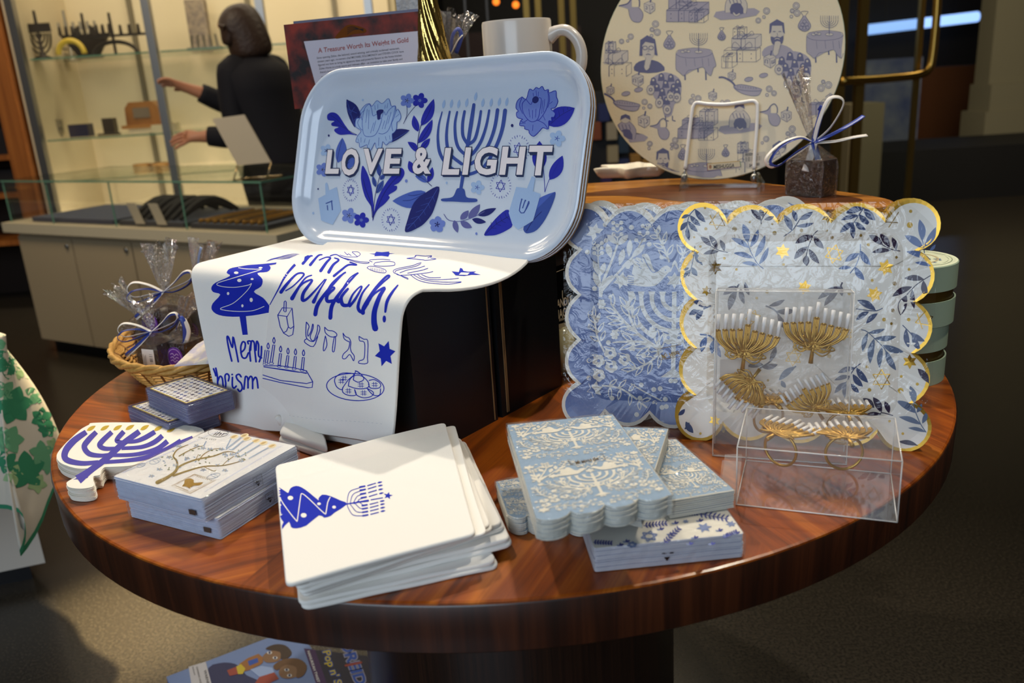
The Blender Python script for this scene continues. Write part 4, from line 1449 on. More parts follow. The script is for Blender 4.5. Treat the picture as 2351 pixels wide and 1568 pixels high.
# under towel: MERRY CHRISTMAS
zU = ZB + 0.0055
eL, hL = hang_line((452, 690), (515, 985), 0.014, zU, 0.765)
eR, hR = hang_line((700, 650), (770, 990), 0.014, zU, 0.765)
hL = on_front(513, 986, 0.048)
hR = on_front(770, 990, 0.020)
topsU = [P(640, 558, zU), P(705, 540, zU), P(900, 560, zU)]
rowsU = drape(topsU, [eL, eL.lerp(eR, .5), eR], [hL, hL.lerp(hR, .5), hR], 0.020, 0.0022, 3)
mu = sheet(rowsU, 0.0022, COTTON)
pr = Print(mu, Surf(mu), edge=10)
Z = zoom(440, 540, 780, 1159)
TREE = [(470, 232), (590, 232), (618, 258), (590, 288), (515, 298), (555, 345), (545, 400), (488, 442), (560, 490), (605, 545), (640, 600), (590, 608), (480, 628), (330, 638), (215, 625), (160, 585), (165, 535), (225, 465), (170, 445), (155, 410), (190, 370), (300, 320), (275, 295), (300, 262), (380, 245)]
pr.poly(Z(*TREE), INK_BLUE, 0, 3)
pr.poly(Z((375, 630), (425, 630), (440, 778), (400, 780)), INK_BLUE, 0.4)
pr.poly(Z((470, 233), (560, 226), (665, 215), (660, 228), (590, 240)), INK_BLUE, 0.4)
for s_ in (((570, 556), (480, 590), (360, 596), (250, 585), (232, 570), (330, 530), (430, 440), (470, 380), (440, 392), (330, 408), (225, 398), (205, 375), (330, 335), (540, 272), (500, 268), (420, 265), (365, 256)),):
 pr.stroke(Z(*s_), 1.5, COTTON, 1, 5)
for c_, a_, b_ in (((350, 295), 18, 10), ((540, 256), 16, 6), ((375, 354), 17, 13), ((475, 344), 12, 8), ((287, 456), 10, 12), ((468, 506), 13, 17), ((399, 552), 9, 12)):
 pr.dot(Z(c_)[0], a_ * .293, COTTON, 1, b_ * .293)
for k in range(7):
 pr.stroke(Z((585 + 14 * k, 208 - 4 * k), (630 + 12 * k, 185 - 3 * k), (700 + 14 * k, 190 - 7 * k), (770 + 12 * k, 180 - 5 * k)), 0.7, INK_BLUE, 0, 4)
WR = 3.9
for s_ in (((315, 985), (290, 880), (278, 800), (290, 800), (320, 880), (325, 795), (345, 880), (366, 990)), ((385, 920), (415, 890), (420, 845), (400, 835), (385, 880), (395, 950), (425, 960), (445, 920)),
           ((445, 850), (440, 830), (465, 835), (455, 900), (462, 985)), ((462, 900), (470, 830), (490, 840), (495, 900), (505, 990)), ((505, 900), (510, 830), (525, 860), (525, 940), (548, 960)), ((548, 870), (545, 940), (530, 990))):
 pr.stroke(Z(*s_), WR, INK_BLUE, 0, 5)
for s_ in (((190, 1040), (203, 1110), (205, 1195)), ((203, 1150), (222, 1105), (240, 1120), (248, 1180), (262, 1218), (268, 1160)), ((268, 1160), (262, 1100), (280, 1085), (294, 1105), (288, 1140)), ((320, 1112), (319, 1175), (332, 1196), (350, 1180)),
           ((388, 1108), (372, 1088), (350, 1100), (360, 1130), (388, 1160), (396, 1200), (378, 1222), (362, 1205)), ((410, 1205), (418, 1130), (424, 1105), (440, 1120), (442, 1195)), ((442, 1140), (460, 1105), (476, 1122), (478, 1200)), ((478, 1145), (498, 1112), (512, 1130), (520, 1195)), ((172, 1045), (185, 1080), (190, 1100))):
 pr.stroke(Z(*s_), WR, INK_BLUE, 0, 5)
pr.dot(Z((318, 1090))[0], 2.2, INK_BLUE, 0)
tU = thing('tea_towel', 'white tea towel printed with a blue Christmas tree, hanging under the Hanukkah one', 'towel', Cn + l1 * .2 + V((0, 0, ZB)))
mu.build('cloth', tU, True)
# over towel: HAPPY HANUKKAH
zO = ZB + 0.0115
eL, hL = hang_line((612, 760), (590, 962), 0.026, zO, 0.0)
eR, hR = hang_line((911, 705), (896, 1010), 0.028, zO, 0.0)
hL, hM, hR = on_front(589, 960, 0.027), on_front(745, 995, 0.034), on_front(896, 1024, 0.030)
eL = on_front(626, 640, 0.032)
eL.z = zO
eR = on_front(921, 668, 0.030)
eR.z = zO
topsO = [P(752, 556, zO), P(960, 556, zO), P(1215, 588, zO)]
# the cloth overhangs the right edge of the box a little and droops there
def sag(s, u):
 w = max(0.0, (s - 0.66) / 0.34) ** 2
 return V((0, 0, 0.011 * w * sin(pi * min(1, u * 1.05)) ** .7)) + l1 * 0.016 * w * sin(pi * min(1, u)) ** .8
eM = eL.lerp(eR, .5) + fn * 0.004
rowsO = drape(topsO, [eL, eM, eR], [hL, hM, hR], 0.030, 0.0026, 11, sag=sag)
# curve the hanging left edge like the photographed one
for r in rowsO:
 pass
mo = sheet(rowsO, 0.0035, COTTON)
# the far right flap of the top part that bulges over the box edge
pr = Print(mo, Surf(mo), edge=9)
Z = zoom(580, 540, 940, 1129)
B_ = INK_BLUE
for s_, w in ((((125, 500), (180, 400), (240, 290), (320, 200), (400, 155)), [1.2, 2, 3.4, 4.2, 4.6]), (((362, 205), (410, 155), (430, 150)), [4.5, 3, 2]), (((415, 215), (470, 150), (500, 142)), [4.5, 3, 2]),
              (((490, 258), (530, 200), (560, 165), (530, 160), (480, 180)), [5, 4, 3, 2, 2]), (((548, 268), (580, 215), (620, 180), (590, 165)), [5, 4, 3, 2]), (((585, 295), (640, 250), (690, 215), (750, 215), (700, 195)), [4, 3.4, 3, 2.4, 2]),
              (((560, 150), (600, 140), (640, 160), (690, 180)), [2, 1.6, 1.6, 1.6]),
              (((205, 410), (250, 350), (320, 280), (370, 285), (300, 360), (240, 400)), [5.5, 4.5, 3, 3, 2, 2]), (((285, 455), (330, 380), (380, 310), (425, 290)), [6.5, 4, 2.4, 2]), (((295, 430), (360, 350), (430, 325), (370, 410), (360, 465), (390, 460), (450, 400), (520, 320)), [3, 3, 3.4, 5, 5.5, 4, 3, 2]),
              (((440, 480), (470, 420), (530, 320)), [6, 3.4, 2]), (((452, 570), (470, 500), (540, 400), (640, 290), (670, 270), (620, 300), (560, 360), (520, 440)), [6.5, 6, 4.5, 3, 2.4, 2, 2, 2.4]), (((520, 440), (570, 380), (590, 385), (540, 430), (540, 475), (600, 470), (620, 480)), [2.4, 2.6, 3, 5, 5.5, 5, 5]),
              (((560, 595), (575, 500), (650, 390), (730, 300), (760, 272), (700, 310), (640, 400), (610, 470)), [6.5, 6, 4.5, 3, 2.4, 2, 2, 2.4]), (((620, 470), (660, 410), (690, 385), (640, 445), (650, 500), (690, 505)), [2.6, 2.8, 3, 5, 6, 5]),
              (((690, 505), (720, 430), (770, 375), (785, 380), (740, 460), (700, 510)), [4.5, 3, 2.4, 3, 4, 4.5]), (((838, 358), (790, 420), (760, 510), (775, 548), (800, 540), (860, 440)), [2.4, 3.4, 5, 5.5, 4, 3]),
              (((795, 560), (805, 510), (880, 390), (960, 300), (985, 300), (930, 350), (860, 430), (830, 500)), [6.5, 5.6, 4.5, 3.4, 3, 2.4, 2.2, 2.4]), (((825, 490), (880, 420), (950, 380), (915, 440), (880, 540), (875, 620), (884, 672)), [2.4, 3, 4.5, 6.5, 8, 9, 9.5]),
              (((1045, 362), (1000, 420), (968, 480), (956, 552)), [2.4, 4.4, 5, 3.4])):
 pr.stroke(Z(*s_), [q * 1.45 for q in w], B_, 0, 6)
pr.dot(Z((949, 603))[0], 4.0, B_, 0.3, 8.2)
# dreidel outline
LW = 1.9
for s_ in (((228, 480), (225, 545), (235, 552), (242, 548), (243, 480), (236, 472), (228, 480)), ((182, 575), (215, 522), (285, 525), (250, 585), (182, 575)), ((182, 575), (200, 660), (225, 705), (262, 728), (290, 715), (298, 660), (285, 525)), ((245, 585), (258, 660), (245, 690), (225, 702)), ((258, 660), (275, 672), (298, 655))):
 pr.stroke(Z(*s_), LW, B_, 0, 1)
# outlined Hebrew letters
for s_ in (((388, 625), (384, 690), (392, 745), (440, 765), (470, 720), (486, 670), (470, 645), (466, 690), (440, 760), (415, 735), (430, 690), (438, 660), (434, 638), (422, 690), (400, 728), (398, 690), (408, 655), (388, 625)), ((392, 745), (376, 755), (380, 775), (438, 802), (470, 730)),
           ((520, 662), (524, 700), (560, 730), (600, 730), (606, 710), (580, 690), (545, 685), (520, 662)), ((525, 725), (512, 790), (510, 830), (522, 825), (536, 790), (530, 745), (525, 725)), ((590, 728), (580, 780), (575, 832), (588, 836), (596, 780), (598, 728)),
           ((652, 705), (660, 745), (690, 765), (700, 770), (690, 820), (655, 855), (648, 885), (670, 888), (698, 858), (715, 880), (728, 905), (733, 870), (712, 840), (705, 810), (708, 770), (695, 740), (670, 730), (652, 705)), ((767, 728), (772, 760), (806, 772), (808, 850), (800, 892), (768, 905), (768, 922), (825, 922), (828, 880), (830, 760), (800, 748), (767, 728))):
 pr.stroke(Z(*s_), LW, B_, 0, 3)
pr.star(Z((955, 852))[0], 24, B_, 0, 0.35, 31, 0.55)
# candle holder
for s_ in (((60, 940), (200, 940), (300, 955), (385, 975), (390, 995), (250, 970), (60, 945)), ((388, 975), (434, 1055), (430, 1095), (400, 1098), (200, 1060), (55, 1025)), ((434, 1055), (390, 1068), (200, 1045), (55, 1000)), ((390, 992), (300, 982), (66, 945))):
 pr.stroke(Z(*s_), LW, B_, 0, 1)
for x, y, xb, yb, r_ in ((155, 735, 135, 915, 17), (203, 797, 192, 935, 14), (256, 812, 245, 940, 14), (310, 818, 300, 955, 14), (368, 825, 358, 965, 14), (113, 775, 100, 915, 10), (85, 770, 72, 915, 7)):
 pr.stroke(Z((x, y), (x - 9, y + 22), (x, y + 44), (x + 8, y + 24), (x, y)), LW, B_, 0, 3)
 pr.stroke(Z((x - 8, y + 55), (xb - 8, yb), (xb + 8, yb), (x + 6, y + 55), (x - 8, y + 55)), LW, B_, 0, 1)
 pr.ring(Z((xb, yb + 8))[0], r_ * .319, 1.2, B_, 0.2, 2.6)
# plate of latkes
pr.ring(Z((740, 1093))[0], 66, 2.1, B_, 0, 31, 40, 0.06)
for s_ in (((590, 1050), (600, 1020), (650, 992), (730, 1000), (690, 1040), (655, 1090), (640, 1112), (605, 1090), (590, 1050)), ((690, 1085), (700, 1040), (735, 1010), (790, 1015), (835, 1060), (832, 1095), (790, 1105), (740, 1102), (690, 1085)),
           ((725, 1040), (735, 1000), (750, 978), (790, 1010), (800, 1040), (760, 1058), (725, 1040)), ((650, 1095), (650, 1130), (690, 1152), (745, 1150), (735, 1110)), ((735, 1110), (750, 1150), (800, 1170), (855, 1160), (870, 1130), (820, 1100)),
           ((840, 1045), (880, 1040), (922, 1070), (910, 1100), (850, 1100), (835, 1070)), ((830, 1110), (870, 1150), (915, 1150), (922, 1105)), ((740, 975), (760, 985), (780, 1000))):
 pr.stroke(Z(*s_), 2.0, B_, 0, 3)
for c_ in ((640, 1050), (690, 1120), (800, 1135), (880, 1075), (780, 1078), (660, 1030)):
 for d in (-8, 8):
  pr.stroke(Z((c_[0] + d, c_[1] - 20), (c_[0] + d + 2, c_[1] + 20)), 1.2, B_, 0, 1)
  pr.stroke(Z((c_[0] - 22, c_[1] + d), (c_[0] + 22, c_[1] + d)), 1.2, B_, 0, 1)
# prints lying on top of the box
Z = zoom(780, 550, 1200, 2351)
pr.poly(Z((375, 184), (450, 182), (470, 158), (540, 165), (632, 156), (640, 178), (708, 183), (640, 190), (625, 222), (540, 210), (445, 216), (452, 196)), B_, 0)
pr.poly(Z((1440, 410), (1530, 420), (1548, 365), (1575, 375), (1590, 405), (1650, 415), (1752, 412), (1720, 430), (1812, 455), (1760, 455), (1690, 455), (1600, 470), (1490, 462)), B_, 0)
pr.poly(Z((1530, 455), (1560, 425), (1670, 430), (1640, 458)), COTTON, 1)
for s_ in (((1050, 300), (1000, 310), (940, 335), (760, 370), (690, 400), (700, 430), (740, 445), (870, 510), (860, 490), (730, 450)), ((1040, 315), (960, 350), (800, 380), (720, 405), (715, 425)), ((1095, 340), (1000, 370), (880, 390), (770, 430)), ((1135, 370), (1060, 395), (960, 415), (870, 435)),
           ((1200, 412), (1120, 430), (900, 455), (780, 460)), ((910, 455), (1000, 520), (1150, 560), (1400, 575), (1560, 550)), ((950, 455), (1050, 510), (1200, 540), (1390, 550), (1565, 545)), ((1000, 450), (1080, 500), (1250, 520), (1530, 500)),
           ((1050, 450), (1150, 490), (1300, 490)), ((860, 244), (960, 230), (980, 205), (1100, 215), (1180, 210), (1170, 240), (1240, 252), (1100, 270), (1070, 262), (860, 244)), ((985, 205), (960, 235)), ((1185, 212), (1130, 240)),
           ((60, 160), (100, 200), (110, 185), (150, 210)), ((160, 160), (230, 160), (265, 190), (230, 220), (190, 190), (160, 165)), ((0, 200), (90, 225), (230, 225)),
           ((40, 240), (70, 245), (200, 290), (330, 310), (380, 295), (250, 285), (130, 258), (60, 240)), ((385, 280), (400, 262), (560, 255), (650, 266)), ((385, 280), (420, 290)), ((440, 325), (460, 300), (580, 283), (690, 290), (710, 315), (690, 335), (560, 345), (450, 335), (440, 325)),
           ((350, 365), (390, 345), (500, 360), (590, 395), (580, 430), (480, 420), (390, 390), (350, 365))):
 pr.stroke(Z(*s_), 1.3, B_, 0, 3)
for k in range(8):
 pr.stroke(Z((400 + 22 * k, 365 + 3 * k), (405 + 22 * k, 400 + 3 * k)), 0.9, B_, 0, 1)
# stitched hem
Z = zoom(580, 540, 940, 1129)
for k in range(26):
 t = k / 26
 pr.stroke(Z((130 + 820 * t, 1272 + 100 * t + 12 * sin(5 * t)), (145 + 820 * t, 1274 + 100 * t + 12 * sin(5 * t))), 0.7, mat('stitch', rgb(206, 208, 210), 0.8), 0, 1, False)
tO = thing('tea_towel', 'white tea towel lettered Happy Hanukkah! hanging over the front of the black box', 'towel', Cn + l1 * .08 + V((0, 0, ZB)))
mo.build('cloth', tO, True)
# second fold of the same towel behind its hem
hl2, hr2 = on_front(622, 985, 0.0205), on_front(836, 1027, 0.0215)
el2, er2 = hl2 + V((0, 0, 0.04)), hr2 + V((0, 0, 0.04))
rows = drape([el2 + e1 * .004, er2 + e1 * .004], [el2.lerp(hl2, .05), er2.lerp(hr2, .05)], [hl2, hr2], 0.002, 0.0012, 5, 20, 2, 12, 2)
sheet(rows, 0.0035, COTTON).build('under_fold', tO, True)
mb = MB()
q = on_front(646, 975, 0.031)
mb.tube([q + V((0, 0, 0.012)) - e1 * 0.004, q + V((0, 0, 0.003)), q + V((0, 0, -0.003)) + e1 * .002, q + e1 * 0.006], 0.004, COTTON, 8)
mb.build('hanging_tab', tO, True)
# a folded towel lying on the table behind the patterned napkins
fq = [P(640, 1022, ZT), P(752, 1060, ZT), P(742, 1010, ZT), P(660, 985, ZT)]
def rquad(q, r, n=5):
 """outline of a quad with rounded corners"""
 out = []
 m = len(q)
 for i in range(m):
  a, b, c_ = q[i - 1], q[i], q[(i + 1) % m]
  u, w = (a - b).normalized(), (c_ - b).normalized()
  p0, p1 = b + u * r, b + w * r
  for k in range(n + 1):
   t = k / n
   out.append(p0 * (1 - t) ** 2 + b * 2 * t * (1 - t) + p1 * t * t)
 return out
def resample(pts, step):
 out = []
 n = len(pts)
 for i in range(n):
  a, b = pts[i], pts[(i + 1) % n]
  k = max(1, int((b - a).length / step))
  for j in range(k):
   out.append(a.lerp(b, j / k))
 return out
def scaled(pts, d):
 """move an outline inwards by d (towards the centroid, good for compact shapes)"""
 c_ = sum(pts, V()) / len(pts)
 return [p + (c_ - p).normalized() * d for p in pts]
def soft_slab(mb, outline, z0, z1, m, r=None, lift=None, wav=0.0, ph=0.0):
 """cushion-edged slab on an outline (points at any z; x, y are used)"""
 h = z1 - z0
 r = r or h / 2
 n = len(outline)
 rings = []
 for t in (-90, -60, -30, 0, 30, 60, 90):
  a = radians(t)
  ins = r * (1 - cos(a))
  ring = []
  for i, p in enumerate(scaled(outline, ins)):
   z = (z0 + z1) / 2 + h / 2 * sin(a)
   dz = lift(p) if lift else 0.0
   ring.append(V((p.x, p.y, z + dz + wav * sin(0.7 * i + ph))))
  rings.append(ring)
 mb.rings(rings, m, True, True, False)
 # top surface as inward rings so that it can curve
 last = rings[-1]
 c_ = sum(last, V()) / n
 cz = (z1 + (lift(c_) if lift else 0))
 tops = [last]
 for k in range(1, 7):
  t = k / 7
  ring = []
  for p in last:
   q = p.lerp(c_, t)
   ring.append(V((q.x, q.y, z1 + (lift(q) if lift else 0))))
  tops.append(ring)
 mb.rings(tops, m, True, False, True)
fold = thing('folded_towel', 'small folded white towel on the table behind the patterned napkin packs', 'towel', sum(fq, V()) / 4)
for k in range(2):
 mb = MB()
 soft_slab(mb, resample(rquad([p + V((0.002 * k, 0.001 * k, 0)) for p in fq], 0.006), 0.01), ZT + 0.009 * k, ZT + 0.009 * (k + 1), COTTON)
 mb.build('fold', fold, True)
# ------------------------------------------------------------------ stack of folded tea towels at the front
names = [((690, 1386), (1146, 1288), (1062, 1120), (676, 1240), 0.0, 0.008, 'bottom folded tea towel of the front stack, sticking out towards the table edge'),
         ((700, 1352), (1178, 1236), (1072, 1010), (668, 1130), 0.008, 0.009, 'folded tea towel second from the bottom of the front stack'),
         ((690, 1356), (1160, 1200), (1060, 1002), (650, 1100), 0.017, 0.008, 'folded tea towel third from the bottom of the front stack'),
         ((685, 1352), (1132, 1206), (1046, 990), (640, 1080), 0.025, 0.007, 'folded tea towel just below the printed one in the front stack')]
for k, (a, b, c_, d, z0, h, lab) in enumerate(names):
 q = [P(*p, ZT + z0 + h) for p in (a, b, c_, d)]
 mb = MB()
 out = resample(rquad(q, 0.008), 0.008)
 soft_slab(mb, out, ZT + z0, ZT + z0 + h * .48, COTTON, wav=0.0003, ph=k)
 soft_slab(mb, [p + V((-0.002, 0.001, 0)) for p in out], ZT + z0 + h * .5, ZT + z0 + h * .98, COTTON, wav=0.0003, ph=k + 2)
 tag(mb.build('folded_tea_towel', None, True, loc=(q[0] + q[2]) / 2 + V((0, 0, -h))), lab, 'towel', 'folded tea towels in the front stack')
# printed towel on top: two plies lifted a little at the far right corner
q = [P(657, 1350, ZT + 0.036), P(1093, 1222, ZT + 0.040), P(1022, 968, ZT + 0.046), P(632, 1072, ZT + 0.040)]
ZTT = ZT + 0.0325
cq = sum(q, V()) / 4
uq = (q[1] - q[0]).normalized()
def lift(p):
 t = (V((p.x, p.y, 0)) - V((q[0].x, q[0].y, 0))).dot(uq) / 0.24
 vq = V((-uq.y, uq.x, 0))
 s = (V((p.x, p.y, 0)) - V((q[0].x, q[0].y, 0))).dot(vq) / 0.16
 return 0.004 * max(0, min(1.2, s)) + 0.004 * max(0, t - 0.3) + 0.0012 * sin(6 * t + 3 * s)
mb = MB()
out = resample(rquad(q, 0.007), 0.007)
soft_slab(mb, [p + V((0.012, 0.004, 0)) for p in scaled(out, 0.004)], ZTT - 0.0005, ZTT + 0.0022, COTTON, lift=lift)
soft_slab(mb, out, ZTT + 0.002, ZTT + 0.0062, COTTON, lift=lift)
pr = Print(mb, Surf(mb), edge=12)
Z = zoom(580, 940, 1220, 2182)
tr = [(740, 742), (690, 715), (610, 680), (545, 668), (515, 700), (515, 712), (440, 650), (385, 612), (340, 600), (300, 615), (285, 640), (275, 655), (230, 625), (190, 612), (186, 700), (196, 820), (210, 990), (230, 940), (285, 880), (300, 920), (340, 932), (420, 910), (520, 830), (560, 848), (610, 835), (640, 810)]
pr.poly(Z(*tr), B_, 0, 2)
for s_ in (((190, 645), (240, 740), (338, 868), (352, 855), (375, 690), (390, 662), (450, 710), (560, 815), (575, 805), (588, 730), (607, 690)),):
 pr.stroke(Z(*s_), 2.2, COTTON, 1, 3)
for c_, a_, b_ in (((296, 695), 22, 17), ((520, 741), 15, 11), ((638, 767), 15, 12), ((400, 831), 23, 18), ((199, 825), 6, 20), ((205, 928), 5, 14)):
 pr.dot(Z(c_)[0], a_ * .293, COTTON, 1, b_ * .293)
pr.stroke(Z((735, 742), (820, 728), (905, 716)), [2.6, 3.0, 4.2], B_, 0, 3)
for i in range(4):
 ya, yb = (604, 630, 660, 690)[i], (833, 806, 778, 752)[i]
 xl = (740, 765, 790, 812)[i]
 xa = (880, 882, 886, 888)[i]
 pr.stroke(Z((xa, ya), (820 - 4 * i + 8 * i, ya + 16), (xl + 18, ya + 45 - 4 * i), (xl, 735), (xl + 14, yb - 50 + 6 * i), (xl + 50, yb - 4), (870 + 4 * i, yb)), 1.5, B_, 0, 5)
for i, (x, y) in enumerate(((858, 606), (862, 631), (865, 661), (870, 691), (885, 717), (877, 752), (879, 777), (880, 804), (882, 831))):
 pr.stroke(Z((x - 20, y + 3), (x + 20, y - 4)), 3.4, B_, 0.3, 1)
 L_ = 62 if i != 4 else 90
 pr.stroke(Z((x + 42, y - 8), (x + 42 + L_, y - 24 - (3 if i < 4 else 0))), 2.2, B_, 0, 1)
 if i != 4:
  x2 = x + 42 + L_ + 14
  pr.leaf(*Z((x2, y - 30), (x2 + 40, y - 38)), 3.6, B_, 0)
pr.star(Z((1060, 676))[0], 11, B_, 0, 0.2, 8.6, 0.42, 5)
tt = thing('folded_tea_towel', 'printed white tea towel with blue tree and menorah, topmost of the front stack', 'towel', cq + V((0, 0, -0.008)), 'folded tea towels in the front stack')
mb.build('cloth', tt, True)
# ------------------------------------------------------------------ scalloped paper plates standing on edge
def scallop(L, n=9):
 """outline of a square plate with five lobes a side; plane coordinates with the centre at 0"""
 h = L / 2
 t = [-0.31 * L, -0.104 * L, 0.104 * L, 0.31 * L]
 dep = 0.062 * L
 pts = []
 def arc(a, b, bulge, k):
  """points on the circular arc a..b with the given height, without b"""
  ax, ay = a
  bx, by = b
  mx, my = (ax + bx) / 2, (ay + by) / 2
  c = hypot(bx - ax, by - ay)
  R = (c * c / 4 + bulge * bulge) / (2 * bulge)
  nx, ny = (by - ay) / c, -(bx - ax) / c
  cx, cy = mx + nx * (bulge - R), my + ny * (bulge - R)
  a0, a1 = atan2(ay - cy, ax - cx), atan2(by - cy, bx - cx)
  while a1 < a0:
   a1 += 2 * pi
  return [(cx + R * cos(a0 + (a1 - a0) * i / k), cy + R * sin(a0 + (a1 - a0) * i / k)) for i in range(k)]
 # bottom side left to right, then counter-clockwise
 for q in range(4):
  ca, sa = cos(q * pi / 2), sin(q * pi / 2)
  rt = lambda p: (p[0] * ca - p[1] * sa, p[0] * sa + p[1] * ca)
  for i in range(3):
   pts += [rt(p) for p in arc((t[i], -h + dep), (t[i + 1], -h + dep), dep, n)]
  # corner lobe from (t3, bottom) to (right side, -t3)
  a, b = (t[3], -h + dep), (h - dep, -t[3])
  pts += [rt(p) for p in arc(a, b, 0.155 * L, 2 * n)]
 return pts
def radial_rr(pts, hw, r):
 """rounded square point in the direction of every outline point"""
 out = []
 for x, y in pts:
  a = atan2(y, x)
  lo, hi = 0.0, 2.0 * hw
  for _ in range(40):
   m = (lo + hi) / 2
   px, py = abs(m * cos(a)), abs(m * sin(a))
   qx, qy = max(px - (hw - r), 0), max(py - (hw - r), 0)
   ins = hypot(qx, qy) <= r and px <= hw and py <= hw
   if ins:
    lo = m
   else:
    hi = m
  out.append((lo * cos(a), lo * sin(a)))
 return out
def inset_outline(pts, d):
 n = len(pts)
 out = []
 for i in range(n):
  a, b = pts[i - 1], pts[(i + 1) % n]
  tx, ty = b[0] - a[0], b[1] - a[1]
  l = hypot(tx, ty) or 1
  out.append((pts[i][0] - ty / l * d, pts[i][1] + tx / l * d))
 return out
def plate_mesh(frame, L, band, mband, mface, mback, printer=None, shift=0.0, dx=0.0, dy=0.0):
 o, ux, uy, n = frame
 o = o - n * shift + ux * dx + uy * dy
 S0 = scallop(L)
 S1 = inset_outline(S0, band)
 R1 = radial_rr(S0, L / 2 - 0.030, 0.022)
 R2 = radial_rr(S0, L / 2 - 0.038, 0.018)
 mb = MB()
 def w(pts, z):
  return [o + ux * a + uy * b + n * z for a, b in pts]
 mb.rings([w(S0, -0.0006), w(S0, 0), w(S1, -0.0003)], mband, True)
 mb.rings([w(S1, -0.0003), w(R1, -0.0045), w(R2, -0.0125)], mface, True, False, True)
 mb.rings([w(S0, -0.0006), w(R1, -0.0053), w(R2, -0.0133)][::-1], mback, True, True, False)
 if printer:
  s = Surf(mb, o - n * 0.0125, n)
  printer(Print(mb, s, edge=45), frame)
 return mb
def film_mesh(frame, L, z, m=None, depth=0.02):
 o, ux, uy, n = frame
 mb = MB()
 rnd = random.Random(int(L * 1e4) + int(z * 1e5))
 N_ = 13
 rows = []
 h = L / 2 + 0.002
 for j in range(N_ + 1):
  r = []
  for i in range(N_ + 1):
   a, b = -1 + 2 * i / N_, -1 + 2 * j / N_
   x, y = a * h, b * h
   k = max(abs(a), abs(b))
   # round the corners in
   if hypot(a, b) > 1.25:
    f = 1.25 / hypot(a, b)
    x, y = x * f, y * f
   zz = z + rnd.uniform(-0.0006, 0.0006) - (0.003 if k > 0.99 else 0)
   r.append(o + ux * x + uy * y + n * zz)
  rows.append(r)
 mb.grid(rows, m or CLEAR)
 return mb
CREAMB = mat('plate_cream', rgb(228, 222, 208), 0.6)
PBLUE = mat('plate_blue', rgb(98, 120, 174), 0.45, coat=0.3)
PWHITE = mat('plate_white', rgb(250, 243, 230), 0.4, coat=0.25)
PART = mat('plate_art_cream', rgb(222, 220, 212), 0.5, coat=0.25)
PBACK = mat('plate_back', rgb(214, 210, 202), 0.7)
